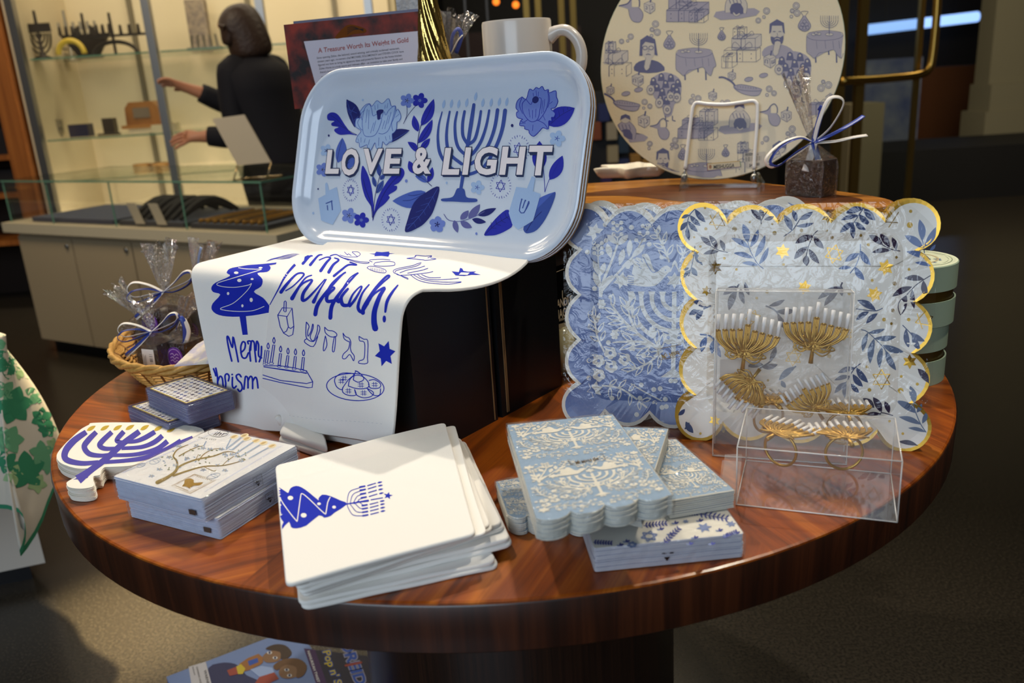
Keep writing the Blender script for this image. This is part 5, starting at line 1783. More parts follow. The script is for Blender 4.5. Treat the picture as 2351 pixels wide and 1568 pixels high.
# ---- the blue artwork, in unit coordinates (0..1 across, 0..1 down) for the left half; mirrored for the right
def blue_art(pr, A, Bk, half=(False, True), line=True, z0=0):
 """A: light ink, Bk: ground colour (for open leaves)"""
 s = 1 / 2000.0    # measured on a 2000-unit square
 for mir in half:
  def c(x, y):
   return ((2000 - x) * s if mir else x * s, y * s)
  def sk(pts, w, m=A, z=0, k=4):
   ws = [q * s * 1.3 for q in w] if isinstance(w, (list, tuple)) else w * s * (1.3 if w < 30 else 1)
   pr.stroke([c(*p) for p in pts], ws, m, z0 + z, k, False)
  def lf(a, b, w, bend=0.0, open_=False):
   bd = -bend if mir else bend
   if open_:
    pr.outleaf(c(*a), c(*b), w * s, A, Bk, z0, bd, .5)
   else:
    pr.leaf(c(*a), c(*b), w * s, A, z0, bd, 0.55)
  def dots(L, r=20):
   for p in L:
    pr.dot(c(*p), r * s, A, z0, r * s, 10)
  # stars and dots
  for p, r in (((240, 180), 88), ((500, 640), 84), ((250, 1700), 84)):
   pr.star(c(*p), r * s, A, z0, 0.2, None, .55)
  dots([(340, 110), (590, 140), (170, 370), (350, 260), (560, 510), (240, 720), (400, 800), (610, 780), (200, 960), (200, 1090), (380, 1240), (190, 1420), (190, 1590), (720, 1360), (760, 300), (880, 420), (980, 1590), (420, 1780), (900, 1850), (660, 1930)], 24)
  # spray with round leaves, top left
  sk(((300, 800), (330, 640), (400, 470), (460, 300)), [26, 22, 18, 14])
  sk(((300, 790), (290, 620), (275, 470)), [24, 18, 12])
  sk(((310, 740), (420, 620), (560, 470), (650, 360)), [22, 18, 16, 12])
  for a, b, w in (((460, 300), (360, 205), 56), ((455, 310), (560, 210), 60), ((400, 430), (360, 290), 62), ((480, 500), (520, 340), 60), ((500, 510), (650, 440), 60), ((570, 420), (580, 250), 56), ((590, 430), (720, 300), 60),
      ((290, 600), (225, 450), 54), ((300, 600), (340, 470), 54), ((290, 720), (230, 560), 56), ((320, 700), (420, 590), 56)):
   lf(a, b, w)
  for bx, by, tx_, ty_ in ((460, 300, 455, 120), (640, 370, 740, 150), (275, 470, 270, 310)):
   sk(((bx, by), (tx_, ty_)), 10)
   for k in range(3):
    f = 0.35 + 0.3 * k
    qx, qy = bx + (tx_ - bx) * f, by + (ty_ - by) * f
    for d in (-1, 1):
     sk(((qx, qy), (qx + d * 38, qy - 32)), 8, z=0, k=1)
     dots([(qx + d * 38, qy - 34)], 20)
   dots([(tx_, ty_)], 20)
  # open sprig, top middle
  sk(((950, 470), (900, 340), (830, 200), (770, 130)), 14)
  for a, b, w in (((940, 440), (840, 350), 48), ((930, 410), (985, 300), 48), ((900, 340), (790, 290), 48), ((890, 310), (920, 180), 48), ((850, 240), (760, 220), 46), ((840, 210), (850, 120), 44), ((780, 140), (720, 110), 42)):
   lf(a, b, w, 0, True)
  # dove
  dv = [(970, 540), (930, 500), (880, 520), (840, 560), (800, 530), (770, 440), (740, 390), (690, 400), (700, 440), (640, 420), (620, 480), (610, 520), (600, 580), (625, 600), (560, 590), (545, 640), (550, 670), (640, 690), (730, 700), (820, 690), (880, 640), (940, 570)]
  pr.poly([c(*p) for p in dv], A, z0, 2)
  if line:
   sk(((705, 420), (760, 520), (800, 565), (850, 545)), 7, Bk, 1)
   for k in range(4):
    sk(((555 + 4 * k, 610 + 20 * k), (620, 622 + 16 * k)), 6, Bk, 1, 1)
   for k in range(4):
    sk(((625 + 20 * k, 445 + 34 * (k % 3)), (665 + 12 * k, 470 + 30 * (k % 3))), 6, Bk, 1, 1)
   pr.dot(c(915, 545), 7 * s, Bk, z0 + 1)
  sk(((960, 560), (985, 500)), 8)
  lf((975, 530), (1000, 450), 22)
  # berries and open-leaf branch
  for bx, by in ((310, 870), (560, 880), (800, 1130), (440, 1160), (610, 1270)):
   dots([(bx + 26 * cos(a) * (1 + (k > 5)), by + 34 * sin(a)) for k, a in enumerate([i * 1.05 for i in range(6)])] + [(bx, by)], 17)
  sk(((880, 1300), (700, 1180), (520, 1020), (400, 860)), [28, 24, 18, 12])
  sk(((650, 1140), (580, 980), (560, 850)), [22, 18, 12])
  sk(((880, 1300), (720, 1230), (500, 1230), (420, 1240)), [24, 20, 14, 8])
  sk(((870, 1290), (820, 1180), (800, 1060)), [20, 16, 10])
  for a, b, w in (((420, 900), (420, 760), 50), ((460, 960), (330, 900), 50), ((500, 1010), (350, 990), 52), ((540, 1040), (370, 1060), 52), ((590, 1090), (450, 1120), 54), ((560, 900), (480, 790), 50), ((570, 910), (640, 790), 52), ((590, 990), (490, 870), 52), ((600, 1000), (680, 880), 54),
      ((660, 1100), (640, 950), 54), ((690, 1160), (480, 1110), 52), ((620, 1230), (500, 1140), 50), ((640, 1240), (480, 1310), 52), ((780, 1260), (600, 1280), 54), ((790, 1260), (640, 1370), 54), ((840, 1250), (850, 1100), 52), ((880, 1290), (900, 1140), 56), ((870, 1310), (740, 1370), 54)):
   lf(a, b, w, 0, True)
  # sprig at the left edge
  sk(((340, 1330), (270, 1180), (240, 1000)), 14)
  for a, b, w in (((240, 1010), (235, 880), 40), ((250, 1060), (175, 960), 42), ((250, 1060), (300, 950), 42), ((265, 1140), (180, 1060), 42), ((270, 1150), (340, 1040), 42), ((300, 1230), (195, 1180), 44), ((305, 1230), (350, 1120), 44)):
   lf(a, b, w, 0, True)
  # flowers
  for fx, fy in ((285, 1420), (400, 1340), (290, 1560), (410, 1470), (540, 1400), (950, 1180)):
   pr.flower(c(fx, fy), 62 * s, A, z0, 5, 0.3, 0.8)
   pr.dot(c(fx, fy), 17 * s, Bk, z0 + 1)
   lf((fx + 30, fy - 30), (fx - 70, fy - 60), 34, 0, True)
  # lower branches
  sk(((560, 1520), (760, 1430), (900, 1300)), 14)
  for a, b, w in (((640, 1490), (500, 1500), 44), ((650, 1480), (560, 1400), 44), ((720, 1450), (640, 1560), 44), ((740, 1440), (650, 1370), 44), ((800, 1410), (760, 1540), 46), ((830, 1390), (760, 1300), 44), ((880, 1340), (860, 1480), 46)):
   lf(a, b, w, 0, True)
  sk(((320, 1660), (520, 1690), (760, 1860)), 14)
  for a, b, w in (((390, 1660), (470, 1590), 42), ((400, 1670), (400, 1790), 42), ((480, 1680), (560, 1590), 42), ((500, 1690), (480, 1800), 42), ((580, 1710), (640, 1630), 42), ((600, 1730), (590, 1850), 42), ((680, 1790), (690, 1890), 42), ((700, 1800), (800, 1770), 42)):
   lf(a, b, w, 0, True)
  sk(((600, 1630), (720, 1700), (900, 1790)), 10)
  dots([(700, 1640), (820, 1680), (880, 1670), (760, 1780), (830, 1810), (930, 1770), (940, 1840), (690, 1770)], 24)
  # half of the menorah
  for i, x in enumerate((590, 690, 790, 890)):
   R = (1000 - x)
   pts = [(x, 760)] + [(1000 - R * cos(a), 760 + 40 + R * 1.02 * sin(a)) for a in [pi / 2 * k / 8 for k in range(9)]]
   sk(pts, 40, A, 0, 3)
   pr.poly([c(x - 32, 745), c(x + 32, 745), c(x + 20, 790), c(x - 20, 790)], A, z0)
 c2 = lambda x, y: (x * s, y * s)
 pr.stroke([c2(1000, 745), c2(1000, 1500)], 42 * s, A, z0, 1, False)
 pr.poly([c2(880, 1560), c2(985, 1480), c2(1015, 1480), c2(1120, 1560)], A, z0)
 pr.star(c2(1000, 640), 80 * s, A, z0, 0, None, .55)
# ---- blue plates
LP = 0.258
gA, gx, gy, gn = lean_frame((1610, 1010), (2090, 1035), 12, ZT + 0.0005)
fA = P(1345, 974, ZT + 0.0005)
fx = gx
_bk = V((-gx.y, gx.x, 0))
fy = V((0, 0, 1)) * cos(radians(12.5)) + _bk * sin(radians(12.5))
fnn = fx.cross(fy)
uL = (PP(1297, 735, fA, fnn) - fA).dot(fx)
def pframe(A_, x_, y_, n_, u, v):
 return (A_ + x_ * u + y_ * v, x_, y_, n_)
fb = pframe(fA, fx, fy, fnn, LP / 2 + uL, LP / 2)
def blue_print(pr, fr):
 o, x_, y_, n_ = fr
 L = LP - 0.012
 pr.map = frame_map(o - x_ * L / 2 + y_ * L / 2, x_ * L, -y_ * L)
 blue_art(pr, PART, PBLUE)
 pr.map = None
 Z = zoom(1280, 720, 1600, 1568)
 m = mat('foil_line', rgb(120, 92, 40), 0.4, 0.7)
 pr.stroke(Z((1125, 400), (1395, 345)), 1.0, m, 4, 1)
 pr.stroke(Z((1125, 400), (1150, 520), (1420, 478)), 1.0, m, 4, 1)
 q = Z((1165, 462))[0]
 pr.text("My Mind's Eye", q, (11.4, -2.6), (2.4, 15.5), m, 4, 0.02, 0.3)
def pack(name, label, cat, group, frame, n_plates, gap, L, band, mats, printer, film_on, dx=0.0, dy=0.0):
 o, x_, y_, n_ = frame
 r = thing(name, label, cat, o - y_ * L / 2, group)
 for k in range(n_plates):
  mb = plate_mesh(frame, L, band, *mats, printer if k == 0 else None, gap * k, dx * k, dy * k)
  mb.build('plate', r, False)
 if film_on:
  film_mesh(frame, L, 0.0028).build('clear_wrap', r, True)
 return r
pack('paper_plate_pack', 'front wrapped pack of blue scalloped plates with cream doves and menorah', 'plates', 'packs of blue scalloped plates', fb, 4, 0.0021, LP, 0.0042, (CREAMB, PBLUE, PBACK), blue_print, True, 0.0006, 0.0009)
fb2 = pframe(fA - fnn * 0.017, fx, fy, fnn, LP / 2 + uL + 0.012, LP / 2 + 0.004)
pack('paper_plate_pack', 'rear wrapped pack of blue scalloped plates, only its top scallops showing behind', 'plates', 'packs of blue scalloped plates', fb2, 4, 0.0021, LP, 0.0042, (CREAMB, PBLUE, PBACK), None, True, 0.0012, 0.0010)
# ---- white plates with a gold rim
LG = 0.2585
fg = pframe(gA, gx, gy, gn, LG / 2 - 0.0255, LG / 2 + 0.002)
SP = {k: mat('sprig_' + k, rgb(*v), 0.45, coat=0.25) for k, v in dict(n=(46, 66, 116), b=(92, 118, 172), p=(44, 26, 66), g=(104, 120, 150)).items()}
def sprig(pr, stem, leaves, m, w=1.9, z=0):
 pr.stroke(stem, w, m, z, 5)
 for a, b, ww in leaves:
  pr.leaf(a, b, ww, m, z, 0.05, 0.5)
def gold_print(pr, fr):
 Zs = {'a': (zoom(1540, 440, 1860, 1568), 320 / 1568), 'b': (zoom(1840, 440, 2220, 1568), 380 / 1568), 'c': (zoom(1840, 740, 2220, 1568), 380 / 1568), 'd': (zoom(1500, 580, 2150, 1593), 650 / 1593)}
 def S(k, m, stem, leaves, w=9):
  Z, sc = Zs[k]
  sprig(pr, Z(*stem), [(*Z(a, b), ww * sc) for a, b, ww in leaves], SP[m], w * sc)
 def stars(k, L, fill):
  Z, sc = Zs[k]
  for x, y, r, rot in L:
   if fill:
    pr.star(Z((x, y))[0], r * sc, GOLD, 1, rot, None, .55)
   else:
    pr.hexagram(Z((x, y))[0], r * sc, 1.9, GOLD, 1, rot)
 def dots(k, L):
  Z, sc = Zs[k]
  for x, y, r in L:
   pr.dot(Z((x, y))[0], r * sc, GOLDINK, 1)
 S('a', 'n', ((272, 195), (215, 260), (190, 330), (182, 400)), (((272, 195), (392, 345), 62), ((215, 265), (335, 385), 60), ((195, 330), (303, 452), 56), ((185, 390), (208, 550), 52), ((210, 262), (120, 300), 40), ((190, 340), (108, 440), 54)))
 S('a', 'p', ((640, 684), (540, 660), (450, 610)), (((455, 615), (335, 508), 62), ((520, 645), (432, 490), 64), ((604, 668), (552, 538), 54), ((540, 672), (366, 702), 50)))
 S('a', 'b', ((1042, 866), (985, 820), (935, 745), (890, 650), (870, 570)), (((866, 575), (812, 362), 84), ((885, 635), (680, 520), 62), ((895, 625), (985, 425), 64), ((930, 750), (706, 690), 56), ((945, 740), (1062, 485), 66), ((985, 830), (800, 802), 48), ((992, 820), (1098, 625), 56)))
 S('a', 'p', ((1018, 362), (1020, 320), (1080, 225)), (((1015, 325), (900, 198), 66), ((1040, 285), (998, 200), 56), ((1050, 315), (1165, 278), 44)))
 S('a', 'n', ((1273, 500), (1360, 440), (1400, 390), (1450, 310)), (((1362, 440), (1272, 260), 72), ((1412, 338), (1370, 205), 56), ((1440, 315), (1600, 225), 60), ((1410, 388), (1610, 352), 46)))
 S('a', 'g', ((270, 612), (262, 700), (235, 840), (200, 950)), (((268, 670), (360, 838), 56), ((262, 705), (172, 790), 48), ((238, 850), (298, 948), 60), ((225, 880), (140, 970), 40), ((140, 880), (205, 855), 30)))
 S('b', 'p', ((155, 368), (110, 415), (60, 540), (45, 620)), (((112, 415), (-60, 490), 66), ((118, 420), (212, 540), 60), ((60, 520), (-70, 640), 62), ((70, 540), (170, 682), 58), ((48, 600), (50, 705), 64)))
 S('b', 'n', ((592, 150), (545, 220), (500, 290)), (((592, 155), (418, 205), 62), ((592, 155), (702, 272), 66), ((545, 225), (372, 270), 46), ((545, 215), (650, 312), 58), ((500, 290), (365, 390), 56), ((505, 285), (610, 365), 52), ((492, 300), (492, 445), 50)))
 S('b', 'p', ((935, 562), (850, 545), (760, 500)), (((770, 505), (640, 410), 62), ((835, 530), (742, 395), 64), ((900, 555), (858, 430), 50), ((850, 555), (665, 577), 46)))
 S('b', 'b', ((558, 500), (555, 580), (520, 690), (462, 772)), (((556, 555), (655, 698), 60), ((552, 585), (412, 665), 56), ((505, 712), (595, 838), 60), ((475, 720), (350, 730), 36)))
 S('b', 'b', ((1165, 580), (1155, 500), (1140, 440)), (((1145, 470), (1118, 262), 70), ((1155, 535), (978, 415), 72), ((1165, 525), (1275, 335), 64)))
 S('b', 'b', ((1220, 640), (1160, 630)), (((1220, 640), (992, 568), 56), ((1230, 705), (1075, 672), 38), ((1215, 560), (1270, 500), 30)))
 S('b', 'p', ((1222, 796), (1165, 830), (1080, 890), (1000, 975)), (((1165, 832), (975, 820), 56), ((1155, 840), (1188, 998), 60), ((1050, 900), (862, 993), 60), ((1052, 925), (1070, 1108), 48), ((995, 980), (938, 1172), 84)))
 S('b', 'n', ((765, 1105), (690, 1130), (520, 1110)), (((705, 1125), (528, 1028), 66), ((640, 1135), (515, 1220), 52), ((722, 1152), (612, 1250), 50)))
 S('c', 'g', ((568, 70), (630, 95), (770, 230), (800, 280)), (((630, 98), (792, 62), 40), ((630, 95), (580, 280), 48), ((690, 150), (902, 135), 52), ((690, 150), (650, 392), 62), ((768, 215), (970, 280), 62), ((765, 230), (738, 432), 52), ((798, 265), (898, 455), 62)))
 S('c', 'n', ((960, 28), (1030, 100), (1060, 140)), (((990, 60), (1018, 245), 54), ((1030, 95), (1170, 180), 54), ((1050, 120), (1125, 265), 56)))
 S('c', 'n', ((558, 392), (500, 440), (440, 540), (420, 570)), (((518, 425), (632, 572), 60), ((485, 490), (582, 612), 58), ((470, 580), (548, 668), 46), ((510, 430), (345, 478), 50), ((460, 510), (312, 548), 44), ((430, 565), (312, 672), 50), ((420, 575), (410, 715), 44)))
 S('c', 'p', ((865, 882), (770, 858), (740, 870)), (((760, 855), (678, 708), 66), ((832, 862), (788, 748), 50), ((690, 810), (582, 718), 60), ((760, 872), (600, 878), 36)))
 S('c', 'g', ((1180, 1040), (1130, 965), (1085, 860), (1060, 780)), (((1072, 770), (1028, 602), 66), ((1085, 860), (900, 742), 66), ((1092, 855), (1140, 770), 40), ((1135, 968), (922, 895), 52), ((1145, 958), (1185, 850), 44), ((1180, 1040), (1010, 1000), 36)))
 S('c', 'p', ((1100, 1165), (1060, 1160)), (((1100, 1165), (918, 1130), 46),))
 S('c', 'p', ((1206, 575), (1200, 560)), (((1208, 575), (1102, 438), 66),))
 # behind the clear box
 S('d', 'p', ((480, 180), (450, 230)), (((478, 190), (392, 238), 36), ((470, 205), (425, 325), 40), ((515, 165), (540, 240), 26), ((490, 195), (512, 290), 30)))
 S('d', 'n', ((320, 300), (270, 320), (228, 325)), (((300, 310), (218, 268), 32), ((280, 325), (240, 380), 30), ((262, 322), (200, 350), 30)))
 S('d', 'p', ((635, 300), (690, 330), (730, 400)), (((650, 300), (740, 265), 26), ((690, 330), (800, 325), 34), ((700, 345), (760, 440), 34)))
 S('d', 'p', ((1062, 170), (1040, 220)), (((1055, 190), (925, 262), 36), ((1058, 185), (1062, 245), 26), ((1040, 220), (960, 300), 34)))
 S('d', 'p', ((600, 650), (660, 610), (690, 560)), (((655, 610), (690, 528), 30), ((620, 630), (528, 640), 34), ((610, 645), (700, 630), 32)))
 S('d', 'b', ((265, 460), (320, 470), (370, 520)), (((300, 470), (270, 560), 36), ((340, 490), (330, 570), 30), ((350, 505), (380, 590), 30)))
 S('d', 'g', ((800, 640), (730, 700)), (((800, 640), (705, 720), 36), ((720, 720), (745, 760), 26)))
 S('d', 'n', ((200, 960), (180, 990)), (((182, 950), (225, 1015), 34), ((140, 915), (178, 880), 24)))
 stars('a', ((525, 325, 102, .1),), False)
 stars('a', ((1258, 672, 88, .1), (498, 852, 84, 0)), True)
 stars('b', ((310, 590, 90, .2), (832, 240, 98, .05), (1162, 1212, 88, .2)), False)
 stars('b', ((250, 235, 66, 0), (798, 718, 82, .2), (692, 972, 78, .3)), True)
 stars('c', ((758, 540, 95, 0),), False)
 stars('c', ((1026, 372, 72, 0),), True)
 stars('d', ((788, 590, 48, .1), (560, 365, 44, .3), (1080, 450, 44, .2)), False)
 stars('d', ((850, 195, 42, .2), (300, 215, 30, 0), (345, 945, 34, .2)), True)
 dots('a', ((386, 182, 14), (394, 418, 18), (262, 512, 13), (333, 618, 15), (716, 282, 15), (890, 340, 14), (716, 420, 28), (1142, 362, 14), (1168, 464, 24), (1470, 434, 20), (603, 750, 15), (740, 875, 15), (1270, 820, 15)))
 dots('b', ((290, 434, 18), (238, 368, 13), (562, 412, 14), (634, 502, 15), (711, 334, 17), (1034, 186, 16), (1026, 316, 28), (902, 622, 14), (1020, 735, 14), (670, 840, 14), (884, 870, 20), (866, 1125, 19), (782, 1212, 18), (1016, 1212, 17), (853, 1250, 14)))
 dots('c', ((622, 422, 15), (644, 640, 18), (946, 512, 14), (940, 648, 28), (1098, 585, 15), (834, 936, 13), (960, 1054, 13)))
 dots('d', ((640, 220, 10), (345, 362, 9), (645, 718, 7), (990, 582, 12), (660, 776, 11), (265, 1018, 7), (395, 1005, 8), (1102, 230, 10), (582, 255, 8)))
pack('paper_plate_pack', 'front wrapped pack of white scalloped plates with gold rim and blue leaves', 'plates', 'packs of gold-rimmed plates', fg, 4, 0.0019, LG, 0.0036, (GOLD, PWHITE, PBACK), gold_print, True, -0.0004, 0.0006)
fg2 = (fg[0] - gn * 0.016 + gy * 0.001 - gx * 0.001, gx, gy, gn)
pack('paper_plate_pack', 'rear wrapped pack of gold-rimmed plates nested behind the leaf-printed front one', 'plates', 'packs of gold-rimmed plates', fg2, 4, 0.0019, LG, 0.0036, (GOLD, PWHITE, PBACK), None, False, -0.0004, 0.0006)
# ------------------------------------------------------------------ riser and wooden slab behind the plates
ZS = 0.955
rb = thing('black_box', 'wide black riser box behind the plates carrying the wooden slab', 'box', (0.27, 1.2, ZT))
mb = MB()
rf = gA - gn * 0.106 - gx * 0.115
pts = [rf, rf + gx * 0.262, rf + gx * 0.262 - gn * 0.35, rf - gn * 0.35]
mb.rings([[V((p.x, p.y, ZT)) for p in pts], [V((p.x, p.y, ZS - 0.024)) for p in pts]], BLACKB, True, True, True)
mb.build('carton', rb)
SLABW = wood('slab_sapwood', rgb(136, 84, 26), rgb(176, 114, 42), rgb(202, 146, 66), 'line', (5, 42), 0.32, 0.35, -0.35)
HEART = wood('slab_heartwood', rgb(66, 36, 18), rgb(96, 54, 26), rgb(128, 74, 36), 'line', (5, 46), 0.3, 0.35, -0.35)
so = [P(x, y, ZS) for x, y in ((1240, 450), (1262, 428), (1365, 420), (1500, 412), (1640, 408), (1743, 419), (1797, 425), (1900, 436), (1978, 446), (2034, 456), (2054, 466), (2030, 476), (1900, 482), (1700, 486), (1500, 490), (1375, 492), (1262, 484))]
so = [V(p) for p in spline([tuple(p) for p in so], 4, True)]
sc_ = sum(so, V()) / len(so)
slab = thing('wooden_slab', 'live-edge wooden serving slab with dark heartwood and golden rim on the riser', 'board', V((sc_.x, sc_.y, ZS - 0.024)))
mb = MB()
def sl(f, z):
 return [V((sc_.x + (p.x - sc_.x) * f, sc_.y + (p.y - sc_.y) * f, z)) for p in so]
mb.rings([sl(0.95, ZS - 0.024), sl(0.985, ZS - 0.018), sl(1.0, ZS - 0.006), sl(0.997, ZS)][::1], SLABW, True, True, True)
mb.build('slab', slab, False)
mb = MB()
ho = [P(x, y, ZS + 0.0003) for x, y in ((1300, 450), (1425, 434), (1560, 424), (1760, 424), (1890, 442), (1975, 456), (1960, 464), (1860, 466), (1700, 470), (1560, 462), (1440, 450))]
mb.face([V(p) for p in spline([tuple(p) for p in ho], 5, True)], HEART)
mb.build('heartwood', slab)
# ------------------------------------------------------------------ round glass cutting board on its easel
bx_ = V((0.92, -0.385, 0)).normalized()
bb = V((-bx_.y, bx_.x, 0))
bt = radians(12)
by_ = V((0, 0, 1)) * cos(bt) + bb * sin(bt)
bn = bx_.cross(by_)
bo = P(1652, 412, ZS + 0.010)
hl_, hr_ = PP(1379, 165, bo, bn), PP(1940, 112, bo, bn)
RB = abs((hr_ - hl_).dot(bx_)) / 2 + 0.0005
bu = ((hr_ + hl_) / 2 - bo).dot(bx_)
bc_ = bo + bx_ * bu + by_ * RB
board = thing('cutting_board', 'large round white cutting board with blue line drawings on a wire easel', 'cutting board', bo)
BOARDM = mat('textured_glass_white', rgb(206, 190, 154), 0.32, bump=(260, 0.35, 0.0008))
GE = mat('board_edge', rgb(150, 160, 140), 0.2)
mb = MB()
nb = 96
def bring(r, z):
 return [bc_ + bx_ * (r * cos(2 * pi * k / nb)) + by_ * (r * sin(2 * pi * k / nb)) + bn * z for k in range(nb)]
mb.rings([bring(RB, -0.006), bring(RB, -0.001), bring(RB - 0.001, 0)], GE, True, True, False)
mb.face(bring(RB - 0.001, 0), BOARDM)
pr = Print(mb, Surf(o=bc_, n=bn))
D1 = mat('drawing_blue', rgb(74, 70, 106), 0.4)
D2 = mat('wash_blue', rgb(146, 138, 148), 0.4)
D3 = mat('wash_pale', rgb(182, 172, 158), 0.4)
def inside(x, y, m=8):
 p = PP(x, y, bc_, bn)
 return (p - bc_).length < RB - 0.001 * m
def bline(pts, w=1.0, m=D1, z=1, k=3):
 run = []
 for p in (spline(pts, k) if k > 1 and len(pts) > 2 else pts):
  if inside(*p, 2):
   run.append(p)
  else:
   if len(run) > 1:
    pr.stroke(run, w, m, z, 1, False)
   run = []
 if len(run) > 1:
  pr.stroke(run, w, m, z, 1, False)
def bpoly(pts, m, z=0, smooth=0):
 q = spline(pts, smooth, True) if smooth else pts
 n0 = len(q)
 c0 = proj(bc_)
 out = []
 for x, y in q:
  t = 1.0
  while not inside(x, y, 3) and t > 0.3:
   x, y = x + (c0[0] - x) * .02, y + (c0[1] - y) * .02
   t -= 0.02
  out.append((x, y))
 pr.poly(out, m, z)
def bcoin(x, y, r):
 if inside(x, y, 12):
  pr.dot((x, y), r, D3, 0)
  pr.ring((x, y), r, 0.9, D1, 1)
  if r > 4:
   pr.ring((x, y), r * .6, 0.7, D1, 1, None, 12)
def bbox_gift(x, y, w, h, d, m, dots_=False, bow=True):
 """gift box: front face corner at x, y (bottom left)"""
 f = [(x, y), (x + w, y), (x + w, y - h), (x, y - h)]
 t = [(x, y - h), (x + w, y - h), (x + w + d, y - h - d * .7), (x + d, y - h - d * .7)]
 s_ = [(x + w, y), (x + w + d, y - d * .7), (x + w + d, y - h - d * .7), (x + w, y - h)]
 if m:
  for q in (f, t, s_):
   bpoly(q, m, 0)
 for q in (f, t, s_):
  bline(q + q[:1], 0.9, D1, 2, 1)
 bline([(x + w * .4, y), (x + w * .4, y - h), (x + w * .4 + d, y - h - d * .7)], 1.6, D1, 2, 1)
 bline([(x + w * .58, y), (x + w * .58, y - h), (x + w * .58 + d, y - h - d * .7)], 0.8, D1, 2, 1)
 if dots_:
  for i in range(3):
   for j in range(2):
    if inside(x + w * (.15 + .35 * i), y - h * (.3 + .4 * j)):
     pr.dot((x + w * (.15 + .35 * i), y - h * (.3 + .4 * j)), 1.2, D1, 2)
 if bow:
  cx, cy = x + w * .5 + d * .5, y - h - d * .35
  for a in (-1, 1):
   bline([(cx, cy), (cx + a * w * .22, cy - w * .22), (cx + a * w * .3, cy - w * .05), (cx, cy)], 0.9, D1, 3)
def btable(x, y, s):
 """round table with a cloth, plate and menorah; x, y is the middle of its top"""
 q = lambda a, b: (x + a * s, y + b * s)
 for lx in (-22, 8, 26):
  bline([q(lx, 30), q(lx + 1, 62 if lx != 8 else 44)], 3.2 * s, D1, 0, 1)
 bpoly([q(-42, 2), q(-36, -7), q(0, -12), q(36, -8), q(42, 0), q(50, 28), q(44, 34), q(38, 52), q(28, 44), q(20, 32), q(0, 38), (q(-24, 52)), q(-34, 44), q(-42, 36)], D2, 1)
 bline([q(-42, 2), q(-30, 9), q(0, 11), q(30, 7), q(42, 0)], 1.0 * s)
 bline([q(-42, 2), q(-42, 36), q(-34, 44), q(-24, 52), q(-14, 40), q(0, 38), q(20, 32), q(28, 44), q(38, 52), q(44, 34), q(50, 28), q(42, 0), q(36, -8), q(0, -12), q(-36, -7), q(-42, 2)], 0.9 * s)
 for k in (-20, 0, 18, 32):
  bline([q(k, 12), q(k + 2, 30)], 0.7 * s, D1, 2, 1)
 for a, b in ((-26, -3), (-20, -5), (-14, -4)):
  if inside(*q(a, b)):
   pr.dot(q(a, b), 5 * s, D3, 2, 3 * s)
   pr.ring(q(a, b), 5 * s, 0.8, D1, 3, 3 * s, 12)
 bline([q(10, -2), q(10, -46)], 1.5 * s, D1, 3, 1)
 for r in (5, 10, 15, 20):
  bline([q(10 - r, -36)] + [q(10 - r * cos(a), -34 + r * .8 * sin(a)) for a in [pi * k / 8 for k in range(9)]] + [q(10 + r, -36)], 1.1 * s, D1, 3, 1)
  for d in (-1, 1):
   bline([q(10 + d * r, -37), q(10 + d * r, -46)], 0.9 * s, D1, 3, 1)
 if inside(*q(10, -3)):
  pr.dot(q(10, -3), 9 * s, D3, 2, 3.4 * s)
  pr.ring(q(10, -3), 9 * s, 0.8, D1, 3, 3.4 * s, 14)
def bdreidel(x, y, s, kind=0):
 q = lambda a, b: (x + a * s, y + b * s)
 bpoly([q(-12, -6), q(0, -12), q(12, -7), q(12, 8), q(2, 16), q(-11, 9)], D3, 0)
 bline([q(-12, -6), q(0, -12), q(12, -7), q(0, -2), q(-12, -6), q(-11, 9), q(2, 16), q(12, 8), q(12, -7)], 0.9, D1, 1, 1)
 bline([q(0, -2), q(2, 16)], 0.9, D1, 1, 1)
 bline([q(2, -9), q(4, -19)], 3.0 * s, D1, 1, 1)
 if kind:
  bline([q(-9, 6), q(-9, -1), q(-4, 0), q(-4, 7)], 1.4 * s, D1, 2, 1)
  bline([q(4, 1), q(4, 7), q(10, 5), q(10, -2)], 1.4 * s, D1, 2, 1)
  bline([q(7, 0), q(7, 6)], 1.2 * s, D1, 2, 1)
 else:
  bline([q(-8, -1), q(-5, 1), q(-5, 6), q(-9, 5)], 1.4 * s, D1, 2, 1)
  bline([q(5, -1), q(8, 0), q(8, 5), q(4, 7)], 1.4 * s, D1, 2, 1)
def bsack(x, y, s):
 q = lambda a, b: (x + a * s, y + b * s)
 if not inside(x, y):
  return
 bpoly([q(-2, -12), q(2, -12), q(11, 3), q(9, 12), q(0, 16), q(-10, 11), q(-11, 3)], D2, 0, 2)
 bline([q(-2, -12), q(-11, 3), q(-10, 11), q(0, 16), q(9, 12), q(11, 3), q(2, -12), q(7, -20), q(-6, -20), q(-2, -12)], 1.1)
 for a, b in ((-4, 4), (4, 3), (0, 10), (5, 9), (-6, 9), (0, -2)):
  pr.ring(q(a, b), 3.4 * s, 0.8, D1, 2, None, 10)
def bpan(x, y, s):
 q = lambda a, b: (x + a * s, y + b * s)
 bline([q(-52, -18), q(-40, -18), q(-22, -8), q(-14, 2)], 4.2 * s, D1, 0)
 bpoly([q(-18, 2), q(0, -2), q(40, 6), q(46, 12), q(40, 22), q(24, 24), q(0, 18), q(-14, 10)], D2, 0, 3)
 bline([q(-18, 2), q(0, -2), q(40, 6), q(46, 12), q(20, 13), q(-8, 9), q(-18, 2)], 1.0)
 bline([q(-16, 6), q(0, 18), q(24, 24), q(40, 22), q(46, 12)], 1.0)
 for k in range(8):
  bline([q(-8 + 6 * k, 1 + k * .6), q(-8 + 6 * k, 5 + k * .6)], 0.8, D1, 2, 1)
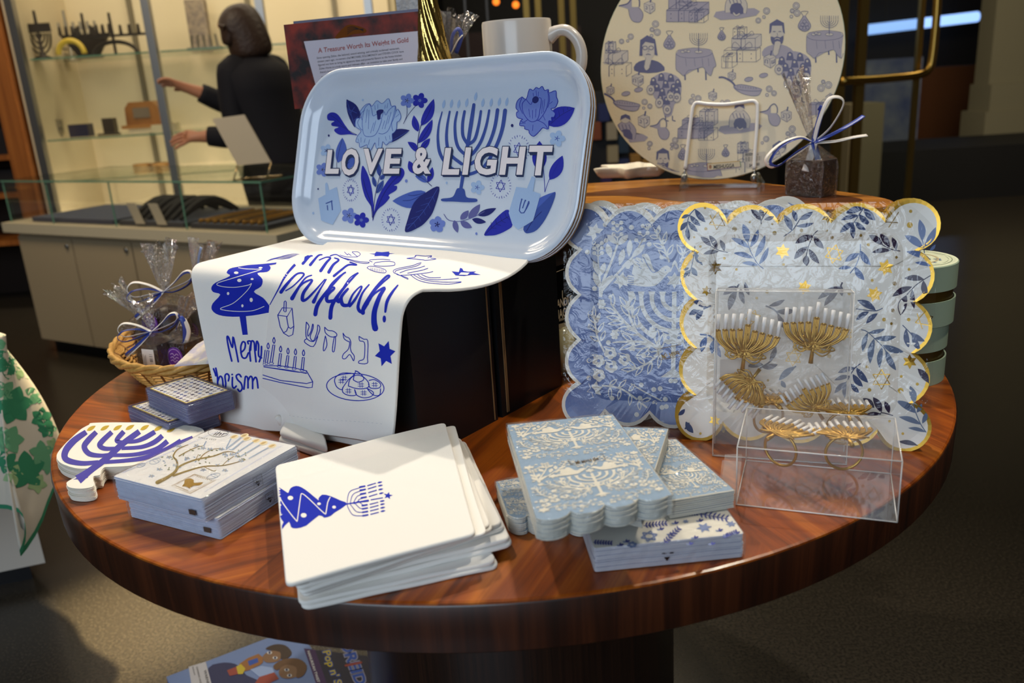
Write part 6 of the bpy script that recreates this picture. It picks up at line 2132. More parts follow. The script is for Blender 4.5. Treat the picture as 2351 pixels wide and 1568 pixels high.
def bjug(x, y, s):
 q = lambda a, b: (x + a * s, y + b * s)
 bpoly([q(-30, -10), q(-14, -14), q(-6, -22), q(-6, -8), q(6, -8), q(14, 2), q(14, 12), q(8, 20), q(-4, 18), q(-10, 8), q(-12, -4)], D2, 0, 2)
 bline([q(-30, -10), q(-14, -14), q(-6, -24), q(2, -28), q(8, -20), q(8, -8)], 2.2 * s, D1, 1)
 bline([q(-12, -4), q(-10, 8), q(-4, 18), q(8, 20), q(14, 12), q(14, 2), q(6, -8)], 1.0)
def bperson(x, y, s, dark, beard):
 """plain figure portrait, head and shoulders"""
 q = lambda a, b: (x + a * s, y + b * s)
 bpoly([q(-32, 44), q(-28, 28), q(-10, 20), q(12, 20), q(30, 28), q(38, 44), q(0, 50)], D1 if dark else D2, 0, 2)
 bpoly([q(-15, -18), q(-12, -28), q(0, -33), q(12, -28), q(16, -16), q(14, 6), q(8, 16), q(-6, 16), q(-13, 4)], D3, 1, 2)
 if dark:
  bpoly([q(-20, 10), q(-18, -26), q(-2, -37), q(16, -28), q(22, 10), q(15, 8), q(14, -18), q(-6, -22), q(-13, -14), q(-13, 10)], D1, 2, 1)
  for a in (-7, 7):
   if inside(*q(a, -8)):
    pr.ring(q(a, -8), 5.4 * s, 1.5 * s, D1, 3, 4.4 * s, 12)
 else:
  bpoly([q(-17, -4), q(-16, -26), q(0, -36), q(15, -28), q(17, -4), q(13, -8), q(11, -22), q(-11, -22), q(-13, -8)], D1, 2, 1)
  bpoly([q(-14, 2), q(-6, 4), q(0, 2), q(7, 4), q(14, 0), q(12, 16), q(0, 22), q(-11, 17)], D1, 2, 2)
  for a in (-6, 6):
   bline([q(a - 3, -9), q(a + 3, -9)], 1.4 * s, D1, 3, 1)
 bline([q(0, -6), q(2, 1), q(-2, 1)], 0.9, D1, 3, 1)
 bline([q(-5, 8), q(0, 6), q(6, 8)], 1.6 * s, D3 if not dark else D1, 4)
 bpoly([q(-9, 34), q(-5, 14), q(6, 13), q(8, 20), q(4, 36), q(-4, 44)], D3, 3, 2)
 bline([q(-9, 34), q(-5, 14)], 0.9, D1, 4, 1)
 bline([q(8, 20), q(3, 36)], 0.9, D1, 4, 1)
def bcrowd(x, y, s):
 """dense bouquet-like cluster of small cloaked figures with round shields"""
 q = lambda a, b: (x + a * s, y + b * s)
 bpoly([q(-36, -30), q(-20, -46), q(0, -52), q(24, -44), q(36, -28), q(34, 6), q(20, 22), (q(14, 46)), q(-2, 50), q(-8, 26), q(-26, 6)], D2, 0, 2)
 for i, (a, b) in enumerate(((-28, -32), (-10, -42), (12, -40), (28, -28), (-20, -18), (0, -26), (18, -18), (-8, -8), (10, -4), (26, -10), (2, 12), (-12, 8))):
  bpoly([q(a - 8, b + 10), q(a - 5, b - 6), q(a + 1, b - 9), q(a + 6, b - 5), q(a + 9, b + 10)], D1, 1)
  if inside(*q(a, b)):
   pr.dot(q(a, b - 2), 2.6 * s, D3, 2)
 for a, b in ((-34, -12), (-14, 18), (12, 4), (26, 6), (4, 34)):
  if inside(*q(a, b)):
   pr.dot(q(a, b), 9 * s, D3, 3, 11 * s)
   pr.ring(q(a, b), 9 * s, 1.0, D1, 4, 11 * s, 14)
   pr.hexagram(q(a, b), 5 * s, 0.9, D1, 4)
 for a in (0, 16):
  bline([q(a, 48), q(a, 58), q(a + 7, 60)], 2.4 * s, D1, 1, 1)
def bkid(x, y, s, kneel):
 q = lambda a, b: (x + a * s, y + b * s)
 bpoly([q(-44, 22), q(40, 14), q(44, 30), q(-34, 40)], D2, 0, 2)
 bpoly([q(-24, 24), q(-22, 0), q(-8, -14), q(10, -14), q(24, 4), q(22, 26), q(0, 20)], D3 if kneel else D2, 1, 2)
 bline([q(-24, 24), q(-22, 0), q(-8, -14), q(10, -14), q(24, 4), q(22, 26)], 1.0)
 for k in range(4):
  bline([q(-16 + 8 * k, -8), q(-12 + 8 * k, 4)], 1.4 * s, D1, 2, 1)
 bpoly([q(-10, 6), q(10, 4), q(16, 26), q(-12, 26)], D1, 2, 2)
 if inside(*q(0, -20)):
  pr.dot(q(0, -20), 10 * s, D3, 3, 9 * s)
  bpoly([q(-12, -18), q(-10, -28), q(0, -32), q(10, -28), q(12, -18), q(0, -24)], D1, 4, 1)
  bline([q(-6, 24), q(0, 30), q(8, 26)], 3 * s, D3, 4)
for x, y, r in ((1448, 84, 6.5), (1427, 95, 5.5), (1441, 94, 3), (1505, 55, 7.5), (1497, 68, 5), (1509, 74, 7.5), (1496, 82, 3.5), (1760, 25, 7.5), (1754, 39, 3.4), (1741, 47, 6), (1828, 13, 7.5), (1819, 25, 5), (1830, 30, 7.5), (1817, 38, 3.5),
    (1480, 234, 6.5), (1492, 244, 5.5), (1478, 248, 3), (1588, 233, 7), (1603, 226, 7), (1591, 220, 4), (1658, 234, 4), (1670, 236, 7), (1766, 204, 7), (1777, 214, 6), (1761, 218, 3.6), (1885, 202, 8), (1902, 195, 8), (1890, 188, 4.5),
    (1550, 322, 6.5), (1543, 332, 4.2), (1552, 336, 6), (1542, 341, 3), (1492, 330, 6), (1490, 341, 3), (1479, 346, 5), (1759, 319, 6.5), (1750, 328, 3), (1819, 296, 7.5), (1809, 307, 5), (1820, 312, 7.5), (1807, 320, 3.5)):
 bcoin(x, y, r)
for x, y, w, h, d, m, dd in ((1372, 176, 66, 24, 12, None, True), (1376, 148, 52, 22, 14, D3, False), (1390, 122, 18, 22, 6, D3, True), (1530, 50, 70, 26, 28, D2, True), (1535, 20, 44, 30, 8, D2, False), (1582, 52, 34, 24, 10, None, True),
                             (1662, 142, 74, 26, 10, None, True), (1680, 114, 54, 26, 14, D3, False), (1683, 90, 26, 24, 6, None, True), (1657, 156, 24, 26, 12, None, False),
                             (1556, 318, 60, 22, 22, D2, True), (1566, 296, 40, 20, 8, D2, False), (1606, 288, 34, 32, 8, D3, True), (1604, 322, 34, 22, 10, None, True), (1856, 268, 44, 28, 8, D2, False), (1895, 256, 24, 34, 8, D3, True), (1862, 294, 40, 20, 8, None, True),
                             (1690, 396, 50, 24, 10, None, True), (1694, 372, 30, 22, 8, None, False), (1693, 352, 20, 22, 5, D3, True), (1795, -4, 60, 26, 24, D2, True)):
 bbox_gift(x, y, w, h, d, m, dd)
btable(1594, 122, 1.0)
btable(1894, 82, 1.0)
btable(1613, 384, 0.92)
for x, y, s, k in ((1491, 15, 1.05, 0), (1464, 182, 1.1, 1), (1401, 206, .75, 0), (1767, 138, 1.15, 1), (1680, 173, .75, 0), (1636, 219, .8, 1), (1478, 276, 1.1, 0), (1805, 264, 1.0, 0)):
 bdreidel(x, y, s, k)
for x, y, s in ((1537, 95, 1.15), (1657, 80, .8), (1847, 52, 1.25), (1568, 352, .95), (1666, 348, .75)):
 bsack(x, y, s)
for x, y, s in ((1702, 196, 1.0), (1425, 232, .95)):
 bpan(x, y, s)
for x, y, s in ((1522, 300, 1.0), (1776, 268, 1.05), (1458, 26, 1.25)):
 bjug(x, y, s)
bperson(1488, 118, 1.0, True, False)
bperson(1784, 82, 1.05, False, True)
bperson(1522, 372, 0.9, False, True)
bperson(1791, 358, 0.95, True, False)
bcrowd(1528, 218, 1.0)
bcrowd(1824, 172, 1.05)
bkid(1698, 268, 1.0, True)
bkid(1436, 294, 1.0, False)
bkid(1690, 4, 1.05, True)
for x, y in ((1437, 215), (1466, 206), (1719, 182), (1753, 173)):
 pr.dot((x, y), 10, D2, 0, 5, 12, -.2)
 pr.ring((x, y), 10, 0.9, D1, 1, 5, 14, -.2)
# price and brand stickers under the glass
RB_ = [(1624, 376), (1699, 370), (1701, 383), (1625, 392)]
pr.poly(RB_, mat('sticker_cream', rgb(196, 182, 150), 0.5), 4)
for (a, b), cc in zip(((RB_[0], RB_[1]), (RB_[1], RB_[2]), (RB_[2], RB_[3]), (RB_[3], RB_[0])), ((190, 150, 50), (70, 110, 70), (90, 60, 110), (150, 60, 50))):
 pr.stroke([a, b], 1.3, mat('sticker_%d' % cc[0], rgb(*cc), 0.5), 5, 1)
pr.dot((1631, 383), 3.2, mat('sticker_face', rgb(150, 100, 60), 0.5), 5, 4.6)
INKB = mat('black_ink', rgb(28, 24, 28), 0.5)
pr.text('MESHUGGA', (1638, 388), (9.0, -0.75), (0.4, -12.5), INKB, 5, 0.02)
pr.poly([(1708, 352), (1757, 348), (1758, 381), (1712, 385)], mat('price_sticker', rgb(188, 178, 162), 0.5), 4)
for k, wd_ in enumerate((2, 1, 3, 1, 1, 2, 1, 3, 1, 2, 1)):
 pr.stroke([(1713 + 3.4 * k, 371 - 0.3 * k), (1713 + 3.4 * k, 361 - 0.3 * k)], wd_ * .55, INKB, 5, 1)
pr.text('Hanukkah Glass C', (1711, 358.5), (4.2, -0.35), (0.1, -5), INKB, 5, 0.02)
pr.text('$4', (1720, 383), (7.4, -0.6), (0.3, -9), INKB, 5, 0.02)
pr.text('00', (1736.5, 380.5), (7.4, -0.6), (0.3, -9), INKB, 5, 0.02)
pr.stroke([(1712, 354), (1730, 352.4)], 1.8, INKB, 5, 1)
mb.build('board', board)
# wire easel with clear feet
ez = thing('plate_easel', 'white wire easel on a clear acrylic base holding the round board', 'easel', P(1650, 440, ZS))
wn = bn
WIREM = mat('white_wire', rgb(226, 224, 220), 0.35)
fo_ = bo + bn * 0.012
def ep(x, y, d=0.012):
 return PP(x, y, bo + bn * d, bn)
mb = MB()
w_ = [ep(*p) for p in ((1573, 388), (1578, 345), (1588, 262), (1592, 244), (1600, 236), (1625, 239), (1665, 240), (1705, 235), (1727, 232), (1736, 236), (1739, 248), (1737, 300), (1733, 350), (1731, 388))]
mb.tube([V(p) for p in spline([tuple(p) for p in w_], 4)], 0.0032, WIREM, 10)
mb.build('wire_loop', ez, True)
mb = MB()
for a, b in (((1573, 388), (1570, 404)), ((1731, 388), (1733, 404))):
 mb.tube([ep(*a), ep(*b)], 0.0022, STEEL, 8)
for x in (1571, 1731):
 mb.ell(ep(x, 408), bx_ * 0.006, by_ * 0.008, bn * 0.006, STEEL, 12, 8)
mb.build('hinge', ez, True)
ACR = film('easel_acrylic', tint=(0.93, 0.95, 0.94, 1), gloss=0.1, rough=0.04)
for x in (1562, 1742):
 mb = MB()
 f0 = P(x, 441, ZS)
 up = ep(x + (8 if x < 1600 else -3), 396, 0.012)
 c_ = [f0 + bb * 0.0, f0 + bb * 0.07, f0 + bb * 0.07 + V((0, 0, 0.008)), up + bb * 0.006, up - bb * 0.004, f0 - bb * 0.001 + V((0, 0, 0.008))]
 mb.rings([[p - bx_ * 0.0022 for p in c_], [p + bx_ * 0.0022 for p in c_]], ACR, True, True, True)
 mb.build('clear_foot', ez)
mb = MB()
a, b = P(1568, 428, ZS + 0.006), P(1738, 426, ZS + 0.006)
mb.box((a + b) / 2 + bb * 0.004, (b - a) / 2, bb * 0.012, V((0, 0, 0.0025)), ACR)
mb.build('clear_bar', ez)
# white star-shaped dish
sd_ = thing('star_dish', 'white ceramic star-shaped dish on the wooden slab left of the easel', 'dish', P(1450, 410, ZS))
CER = mat('white_ceramic', rgb(232, 224, 206), 0.14, coat=0.4)
dc = P(1452, 404, ZS)
mb = MB()
def starring(r, z, k=0.62):
 out = []
 for i in range(12):
  a = pi * i / 6 + 0.25
  q = r if i % 2 == 0 else r * k
  out.append((dc.x + q * cos(a), dc.y + q * sin(a) * 0.8, z))
 return [V(p) for p in spline(out, 4, True)]
mb.rings([starring(0.066, ZS + 0.0005), starring(0.074, ZS + 0.006), starring(0.082, ZS + 0.020), starring(0.080, ZS + 0.021), starring(0.070, ZS + 0.009), starring(0.03, ZS + 0.007)], CER, True, True, True)
mb.build('dish', sd_, True)
# ------------------------------------------------------------------ ribbon, cellophane helpers
RIBW = mat('white_raffia', rgb(226, 220, 212), 0.4)
RIBB = mat('blue_raffia', rgb(42, 64, 150), 0.4)
CELLO = film('cellophane', gloss=0.17, rough=0.05, bump=(130, 0.9, 0.006))
CHOC = mat('chocolate', rgb(44, 26, 18), 0.35, noise=(60, rgb(60, 37, 26), 0.2))
def ribbon(mb, pts, w, m, flat=(0, -0.3, 1)):
 mb.tube([V(p) for p in spline([tuple(p) for p in pts], 5)], w, m, 8, flat=flat)
def cello_top(mb, neck, top, r0, r1, seed, tw=0.0, n=22, m=None):
 """gathered cellophane fan from the tied neck to the open top"""
 rnd = random.Random(seed)
 ax = (top - neck)
 u = ax.normalized().orthogonal().normalized()
 v = ax.normalized().cross(u)
 rows = []
 ph = [rnd.uniform(0.6, 1.35) for _ in range(n)]
 zz = [rnd.uniform(0.82, 1.1) for _ in range(n)]
 for j in range(6):
  t = j / 5
  r = r0 + (r1 - r0) * t ** 0.8
  row = []
  for k in range(n):
   a = 2 * pi * k / n
   f = 1 + (ph[k] - 1) * t * 0.9 + (0.35 if k % 2 else -0.25) * t
   row.append(neck + ax * t * (zz[k] if j == 5 else 1) + (u * cos(a) + v * sin(a)) * r * f)
  rows.append(row + row[:1])
 mb.grid(rows, m or CELLO)
def gift_bag(label, base, size, hgt, neck_h, top, kind, seed, group=None, bow=None, rz=0.0, tags=()):
 """a sweet in tied cellophane: base point, half sizes; kind 'block' or 'ball'"""
 r = thing('sweet_bag', label, 'sweets', base, group)
 ux, uy = V((cos(rz), sin(rz), 0)), V((-sin(rz), cos(rz), 0))
 mb = MB()
 a, b = size
 if kind == 'block':
  mb.box(base + V((0, 0, hgt / 2 + 0.0015)), ux * a, uy * b, V((0, 0, hgt / 2)), CHOC)
 else:
  mb.ell(base + V((0, 0, hgt / 2 + 0.001)), ux * a, uy * b, V((0, 0, hgt / 2)), CHOC, 18, 12)
 mb.build('chocolate', r, kind != 'block')
 neck = base + V((0, 0, neck_h))
 mb = MB()
 rnd = random.Random(seed)
 rings = []
 sh = [(-1, -1), (0, -1.02), (1, -1), (1.02, 0), (1, 1), (0, 1.02), (-1, 1), (-1.02, 0)]
 for t, f in ((0.0, 1.0), (0.02, 1.06), (0.5, 1.07), (0.85, 1.08), (1.0, 0.98)):
  rings.append([base + ux * (x * a * f * rnd.uniform(.98, 1.04)) + uy * (y * b * f * rnd.uniform(.98, 1.04)) + V((0, 0, max(0.0002, hgt * t * 1.04))) for x, y in sh])
 for t in (0.4, 0.75, 1.0):
  z = hgt * 1.04 + (neck_h - hgt * 1.04) * t
  f = 1 - t * 0.86
  rings.append([base + ux * (x * a * f * rnd.uniform(.85, 1.1)) + uy * (y * b * f * rnd.uniform(.85, 1.1)) + V((0, 0, z)) for x, y in sh])
 mb.rings(rings, CELLO, True, True, False)
 cello_top(mb, neck, neck + V(top), min(a, b) * 0.16, min(a, b) * 0.75, seed)
 mb.build('cellophane', r, False)
 for k, (pts, m, w) in enumerate(bow or ()):
  mb = MB()
  ribbon(mb, [neck + V(p) for p in pts], w, m)
  mb.build('ribbon', r, True)
 for t in tags:
  t(r, base, ux, uy)
 return r
# chocolate block in cellophane on the slab
cb0, cb1, cb2 = P(1803, 449, ZS), P(1884, 455, ZS), P(1899, 445, ZS)
cu = (cb1 - cb0).normalized()
cbase = (cb0 + cb1) / 2 + V((-cu.y, cu.x, 0)) * 0.02
ha = (cb1 - cb0).length / 2
k_ = ha / 0.030
bk = lambda *p: [(x * k_, y * k_, z * k_) for x, y, z in p]
gift_bag('chocolate block in clear cellophane tied with a blue and white ribbon on the slab', cbase, (ha, 0.018), 0.052 * k_, 0.078 * k_, (-0.030 * k_, 0, 0.098 * k_), 'block', 5, None,
         ((bk((0, -.004, 0), (0.006, -.006, .03), (0.018, -.006, .06), (0.036, -.004, .062), (0.042, -.002, .05), (0.024, -.004, .02), (0, -.004, 0)), RIBW, 0.0028 * k_),
          (bk((0, -.004, 0), (-.02, -.006, .010), (-.05, -.008, .002), (-.072, -.01, -.018), (-.062, -.01, -.032), (-.03, -.008, -.018), (0, -.004, 0)), RIBW, 0.0028 * k_),
          (bk((0, -.006, 0), (-.022, -.008, .008), (-.05, -.010, -.002), (-.066, -.012, -.022), (-.054, -.012, -.030), (-.026, -.008, -.012), (0, -.005, 0)), RIBB, 0.003 * k_),
          (bk((0, -.004, 0), (0.004, -.004, .02), (.010, -.003, .045), (.006, -.002, .05)), RIBB, 0.004 * k_),
          (bk((0, -.006, 0), (0.03, -.006, .012), (0.058, -.006, .026), (0.072, -.004, .034)), RIBB, 0.0048 * k_),
          (bk((0, -.006, 0), (0.03, -.006, .0), (0.056, -.006, .004), (0.078, -.006, .006)), RIBW, 0.0046 * k_),
          (bk((0, -.006, 0), (-.006, -.010, -.02), (-.014, -.014, -.04)), RIBW, 0.0056 * k_),
          (bk((0, -.006, 0), (.004, -.012, -.02), (.008, -.016, -.042)), RIBB, 0.0056 * k_)), atan2(cu.y, cu.x))
# ------------------------------------------------------------------ white mug
mc = PY(1188, 100, 1.352)
mugx, mugy = mc.x, 1.352
RM = 0.0525
ztop = PY(1190, 45, 1.352 - 0.02).z
MUGM = mat('mug_glaze', rgb(206, 198, 188), 0.22, coat=0.15, coatr=0.1)
mug = thing('mug', 'plain white ceramic mug behind the right end of the tray', 'mug', (mugx, mugy, ZR))
mb = MB()
hm = ztop - ZR
prf = [(0.0, 0.001), (RM - 0.004, 0.0), (RM - 0.001, 0.004), (RM, 0.012), (RM, hm - 0.003), (RM - 0.0012, hm), (RM - 0.0032, hm), (RM - 0.0044, hm - 0.003), (RM - 0.0044, 0.012), (RM - 0.008, 0.006), (0.0, 0.006)]
mb.lathe(prf, (mugx, mugy, ZR), MUGM, 56)
mb.build('cup', mug, True, angle=50)
mb = MB()
hd = V((0.95, -0.30, 0)).normalized()
hc = V((mugx, mugy, ZR))
pts = [hc + hd * a + V((0, 0, hm + b)) for a, b in ((RM - 0.003, -0.026), (RM + 0.012, -0.019), (RM + 0.027, -0.021), (RM + 0.041, -0.036), (RM + 0.046, -0.058), (RM + 0.040, -0.080), (RM + 0.020, -0.094), (RM - 0.003, -0.098))]
sp_ = spline([tuple(p) for p in pts], 5)
mb.tube(sp_, [0.0085 + 0.004 * max(0, 1 - min(i, len(sp_) - 1 - i) / 5) for i in range(len(sp_))], MUGM, 12)
mb.build('handle', mug, True)
# ------------------------------------------------------------------ twisted gold candlestick
kc = PY(1000, 130, 1.335)
kd = thing('candlestick', 'tall twisted gold glass candlestick behind the tray', 'candlestick', (kc.x, 1.335, ZR))
GG = mat('gold_glass', rgb(196, 168, 96), 0.12, 0.95)
mb = MB()
rows = []
nk = 60
zk0, zk1 = ZR + 0.012, 1.42
for j in range(72):
 t = j / 71
 z = zk0 + (zk1 - zk0) * t
 base_r = 0.034 - 0.022 * min(1, t * 1.9) ** 0.7
 row = []
 for k in range(nk):
  a = 2 * pi * k / nk
  f = 1 + 0.10 * cos(10 * a + 34 * t)
  cx = kc.x - 0.010 * t
  row.append(V((cx + base_r * f * cos(a), 1.335 + base_r * f * sin(a), z)))
 rows.append(row)
mb.rings(rows, GG, True, True, True)
mb.build('stem', kd, True)
mb = MB()
mb.lathe([(0.0, 0.0005), (0.046, 0.0005), (0.048, 0.006), (0.036, 0.014), (0.0, 0.016)], (kc.x, 1.335, ZR), GG, 40)
mb.build('foot', kd, True)
mb = MB()
mb.lathe([(0.0, 0.0), (0.012, 0.0), (0.026, 0.012), (0.027, 0.03), (0.014, 0.032), (0.012, 0.016), (0.0, 0.014)], (kc.x - 0.010, 1.335, zk1), GG, 32)
mb.build('candle_cup', kd, True)
# ------------------------------------------------------------------ books standing behind the tray
ba, bb_, = PY(651, 57, 1.40), PY(1000, 22, 1.36)
bl = PP(720, 252, ba, (bb_ - ba).cross(V((0, 0, 1))).normalized())
kx = (V((bb_.x, bb_.y, 0)) - V((ba.x, ba.y, 0))).normalized()
kn = V((kx.y, -kx.x, 0))
RED = mat('roast_photo', rgb(20, 8, 8), 0.5, spec=0.25, noise=(30, rgb(140, 38, 14), 0.14))
book = thing('book', 'large book with dark red food photograph and a white text panel, behind the tray', 'book', V((ba.x, ba.y, ZR)) + kx * 0.12)
wb_ = (V((bb_.x, bb_.y, 0)) - V((ba.x, ba.y, 0))).length
zt_ = (ba.z + bb_.z) / 2
def bkp(u, z, d=0.0):
 return V((ba.x, ba.y, 0)) + kx * u - kn * d + V((0, 0, z))
tz = lambda u: ba.z + (bb_.z - ba.z) * u / wb_
mb = MB()
mb.rings([[bkp(0, ZR + 0.001), bkp(wb_, ZR + 0.001), bkp(wb_, tz(wb_)), bkp(0, tz(0))], [bkp(0, ZR + 0.001, 0.003), bkp(wb_, ZR + 0.001, 0.003), bkp(wb_, tz(wb_), 0.003), bkp(0, tz(0), 0.003)]], RED, True, True, True)
pr = Print(mb, Surf(o=bkp(0, ZR), n=kn))
Z = zoom(640, 0, 1060, 2351)
pr.poly(Z((322, 532), (1830, 396), (1830, 1200), (490, 1150)), mat('book_panel', rgb(196, 190, 204), 0.4), 0)
pr.poly(Z((720, 490), (850, 340), (960, 320), (1110, 370), (1110, 420), (960, 440), (850, 480)), mat('golden_brown', rgb(118, 66, 24), 0.8, spec=0.1), 0, 3)
for k in range(4):
 pr.stroke(Z((880, 440 - 26 * k), (960, 385 - 14 * k), (1090, 372 + 10 * k)), 1.2, mat('char', rgb(30, 16, 12), 0.8), 1)
TR_ = mat('title_red', rgb(156, 60, 52), 0.5)
q = Z((510, 680))[0]
pr.text('A Treasure Worth Its Weight in Gold', q, (13.35, -1.62), (-1.0, -15.5), TR_, 1, 0.018)
TXT = mat('text_grey', rgb(74, 70, 80), 0.6)
for k, (t, x, y) in enumerate((('Since opening Zahav, the beloved, award-winning, and critically acclaimed restaurant,', 488, 758), ('sixteen years ago, co-owners chef MICHAEL SOLOMONOV and STEVEN COOK have', 498, 804), ('figured out how to bring its signature ideas and powerful flavors to the home kitchen.', 508, 850), ('Zahav Home is a truly warm and intimate affair - an invitation to take your family and', 518, 896), ("Steve's home for", 530, 942), ('The recipes are', 548, 1010))):
 q = Z((x, y))[0]
 pr.text(t, q, (5.55, -0.66), (-0.2, -6.6), TXT, 1, 0.012)
mb.build('cover', book)
mb = MB()
mb.rings([[bkp(0.004, ZR + 0.001, 0.0035), bkp(wb_, ZR + 0.001, 0.0035), bkp(wb_, tz(wb_) - 0.003, 0.0035), bkp(0.004, tz(0) - 0.003, 0.0035)], [bkp(0.004, ZR + 0.001, 0.022), bkp(wb_, ZR + 0.001, 0.022), bkp(wb_, tz(wb_) - 0.003, 0.022), bkp(0.004, tz(0) - 0.003, 0.022)]], WHITE, True, True, True)
mb.build('pages', book)
book2 = thing('book', 'dark blue book standing behind the red food-photo book', 'book', V((ba.x, ba.y, ZR)) + kx * 0.12 - kn * 0.04)
mb = MB()
mb.rings([[bkp(0.006, ZR + 0.001, 0.026), bkp(wb_ - 0.01, ZR + 0.001, 0.026), bkp(wb_ - 0.01, tz(wb_) + 0.006, 0.026), bkp(0.006, tz(0) + 0.006, 0.026)], [bkp(0.006, ZR + 0.001, 0.045), bkp(wb_ - 0.01, ZR + 0.001, 0.045), bkp(wb_ - 0.01, tz(wb_) + 0.006, 0.045), bkp(0.006, tz(0) + 0.006, 0.045)]], mat('navy_cover', rgb(34, 34, 74), 0.35), True, True, True)
mb.build('cover', book2)
mb = MB()
p0, p1 = PY(912, 30, 1.455), PY(970, -50, 1.455)
mb.abox((p0.x, 1.452, ZR + 0.001), (p1.x + 0.02, 1.475, p1.z), mat('silver_relief', rgb(176, 174, 172), 0.45, bump=(14, 1.0, 0.02)))
tag(mb.build('relief_box', loc=(p0.x, 1.46, ZR)), 'pale silver box with wavy relief standing behind the books', 'box')
# small tied bag right of the candlestick
pbx = PY(1040, 110, 1.40)
sb = thing('sweet_bag', 'small clear bag with blue and white ribbon right of the gold candlestick', 'sweets', V((pbx.x, 1.415, ZR)))
mb = MB()
nk_ = V((pbx.x - 0.004, 1.415, ZR + 0.07))
mb.rings([[V((pbx.x, 1.415, ZR + z)) + V((r * cos(a), r * 0.7 * sin(a), 0)) for a in [2 * pi * k / 12 for k in range(12)]] for r, z in ((0.022, 0.0005), (0.024, 0.03), (0.018, 0.055), (0.006, 0.07))], CELLO, True, True, False)
cello_top(mb, nk_, nk_ + V((0.008, 0, 0.062)), 0.006, 0.026, 9)
mb.build('cellophane', sb)
mb = MB()
mb.ell(V((pbx.x, 1.415, ZR + 0.022)), (0.02, 0, 0), (0, 0.014, 0), (0, 0, 0.02), CHOC)
mb.build('chocolate', sb, True)
for pts, m in ((((0, -.006, 0), (.004, -.01, .025), (.014, -.01, .036), (.018, -.01, .024), (.008, -.008, .0)), RIBB), (((0, -.008, 0), (.012, -.012, .018), (.02, -.012, .026)), RIBW)):
 mb = MB()
 ribbon(mb, [nk_ + V(p) for p in pts], 0.0035, m)
 mb.build('ribbon', sb, True)
# ------------------------------------------------------------------ round mint tins behind the gold plates
MINT = mat('mint_card', rgb(166, 186, 160), 0.6)
MINTT = mat('mint_top', rgb(206, 214, 186), 0.55)
TINB = mat('antique_gold_card', rgb(110, 82, 30), 0.35, 0.6)
RTN = 0.058
tcx, tcy = 0.557 - 0.89 * RTN, 1.020 + 0.45 * RTN
def tin(label, z0, dx, dy, printed):
 c = V((tcx + dx, tcy + dy, z0))
 r = thing('round_tin', label, 'box', c, 'mint round boxes behind the plates')
 mb = MB()
 mb.lathe([(0.0, 0.0), (RTN, 0.0), (RTN, 0.032), (RTN - 0.0018, 0.032), (RTN - 0.0018, 0.008), (0.0, 0.008)], c, MINT, 64)
 mb.build('base', r, True, angle=40)
 mb = MB()
 mb.lathe([(RTN - 0.0035, 0.009), (RTN - 0.0035, 0.052)], c, TINB, 64)
 mb.build('inner_wall', r, True, angle=40)
 mb = MB()
 mb.lathe([(RTN - 0.0018, 0.046), (RTN, 0.045), (RTN, 0.076), (RTN - 0.0012, 0.0772)], c, MINT, 64)
 mb.lathe([(RTN - 0.0012, 0.0772), (RTN - 0.004, 0.0768), (RTN - 0.005, 0.0772), (0.0, 0.0772)], c, MINTT, 64)
 if printed:
  ct = c + V((0, 0, 0.0772))
  sf = Surf(o=ct, n=V((0, 0, 1)))
  p_ = Print(mb, sf)
  p_.map = frame_map(ct, V((1, 0, 0)), V((0, 1, 0)))
  p_.ring((0, 0), 0.050, 0.0008, mat('sage_ink', rgb(110, 128, 100), 0.6), 0, None, 48)
  p_.ring((0, 0), 0.046, 0.0006, MATS['sage_ink'], 0, None, 48)
  p_.ring((0, 0), 0.034, 0.003, mat('tan_ink', rgb(176, 164, 128), 0.6), 0, None, 40)
  rnd = random.Random(4)
  for k in range(22):
   a, q = rnd.uniform(0, 6.28), rnd.uniform(0.004, 0.042)
   p_.leaf((q * cos(a), q * sin(a)), (q * cos(a) + 0.006 * cos(3 * k), q * sin(a) + 0.006 * sin(3 * k)), 0.0022, SP['b'] if k % 3 else SP['n'], 1)
 mb.build('lid', r, True, angle=40)
tin('lower mint-green round box, its gold inner wall showing between lid and base', ZT + 0.0003, 0.0, 0.0, False)
tin('upper mint-green round box with a printed lid on the other one', ZT + 0.0782, 0.004, -0.002, True)
# ------------------------------------------------------------------ napkin packs
def ply_stack(mb, outline, z0, z1, n, m1, m2, mtop, r=0.0009, wave=0.0, seed=0, bulge=None):
 """pile of thin folded plies: sides show the ply lines"""
 rnd = random.Random(seed)
 rings, ml = [], []
 h = (z1 - z0) / n
 N_ = len(outline)
 c_ = sum(outline, V()) / N_
 ph = rnd.uniform(0, 6)
 for k in range(n):
  jx = V((rnd.uniform(-1, 1), rnd.uniform(-1, 1), 0)) * 0.0005
  for f, ins, mm in ((0.05, r, m2), (0.3, 0.0, m1), (0.75, 0.0, m1), (0.97, r, m2)):
   ring = []
   for i, p in enumerate(outline):
    d = V((p.x - c_.x, p.y - c_.y, 0))
    l = d.length
    b = wave * sin(ph + i * 0.55) * sin(pi * (k + f) / n)
    q = V((p.x, p.y, 0)) - d / l * (ins + b) + jx
    ring.append(V((q.x, q.y, z0 + (k + f) * h)))
   rings.append(ring)
   ml.append(mm)
 mb.rings(rings, m1, True, True, False, ml)
 top = [V((p.x, p.y, z1)) for p in scaled(outline, 0.0006)]
 mb.rings([rings[-1], top], m1, True)
 mb.face(top, mtop)
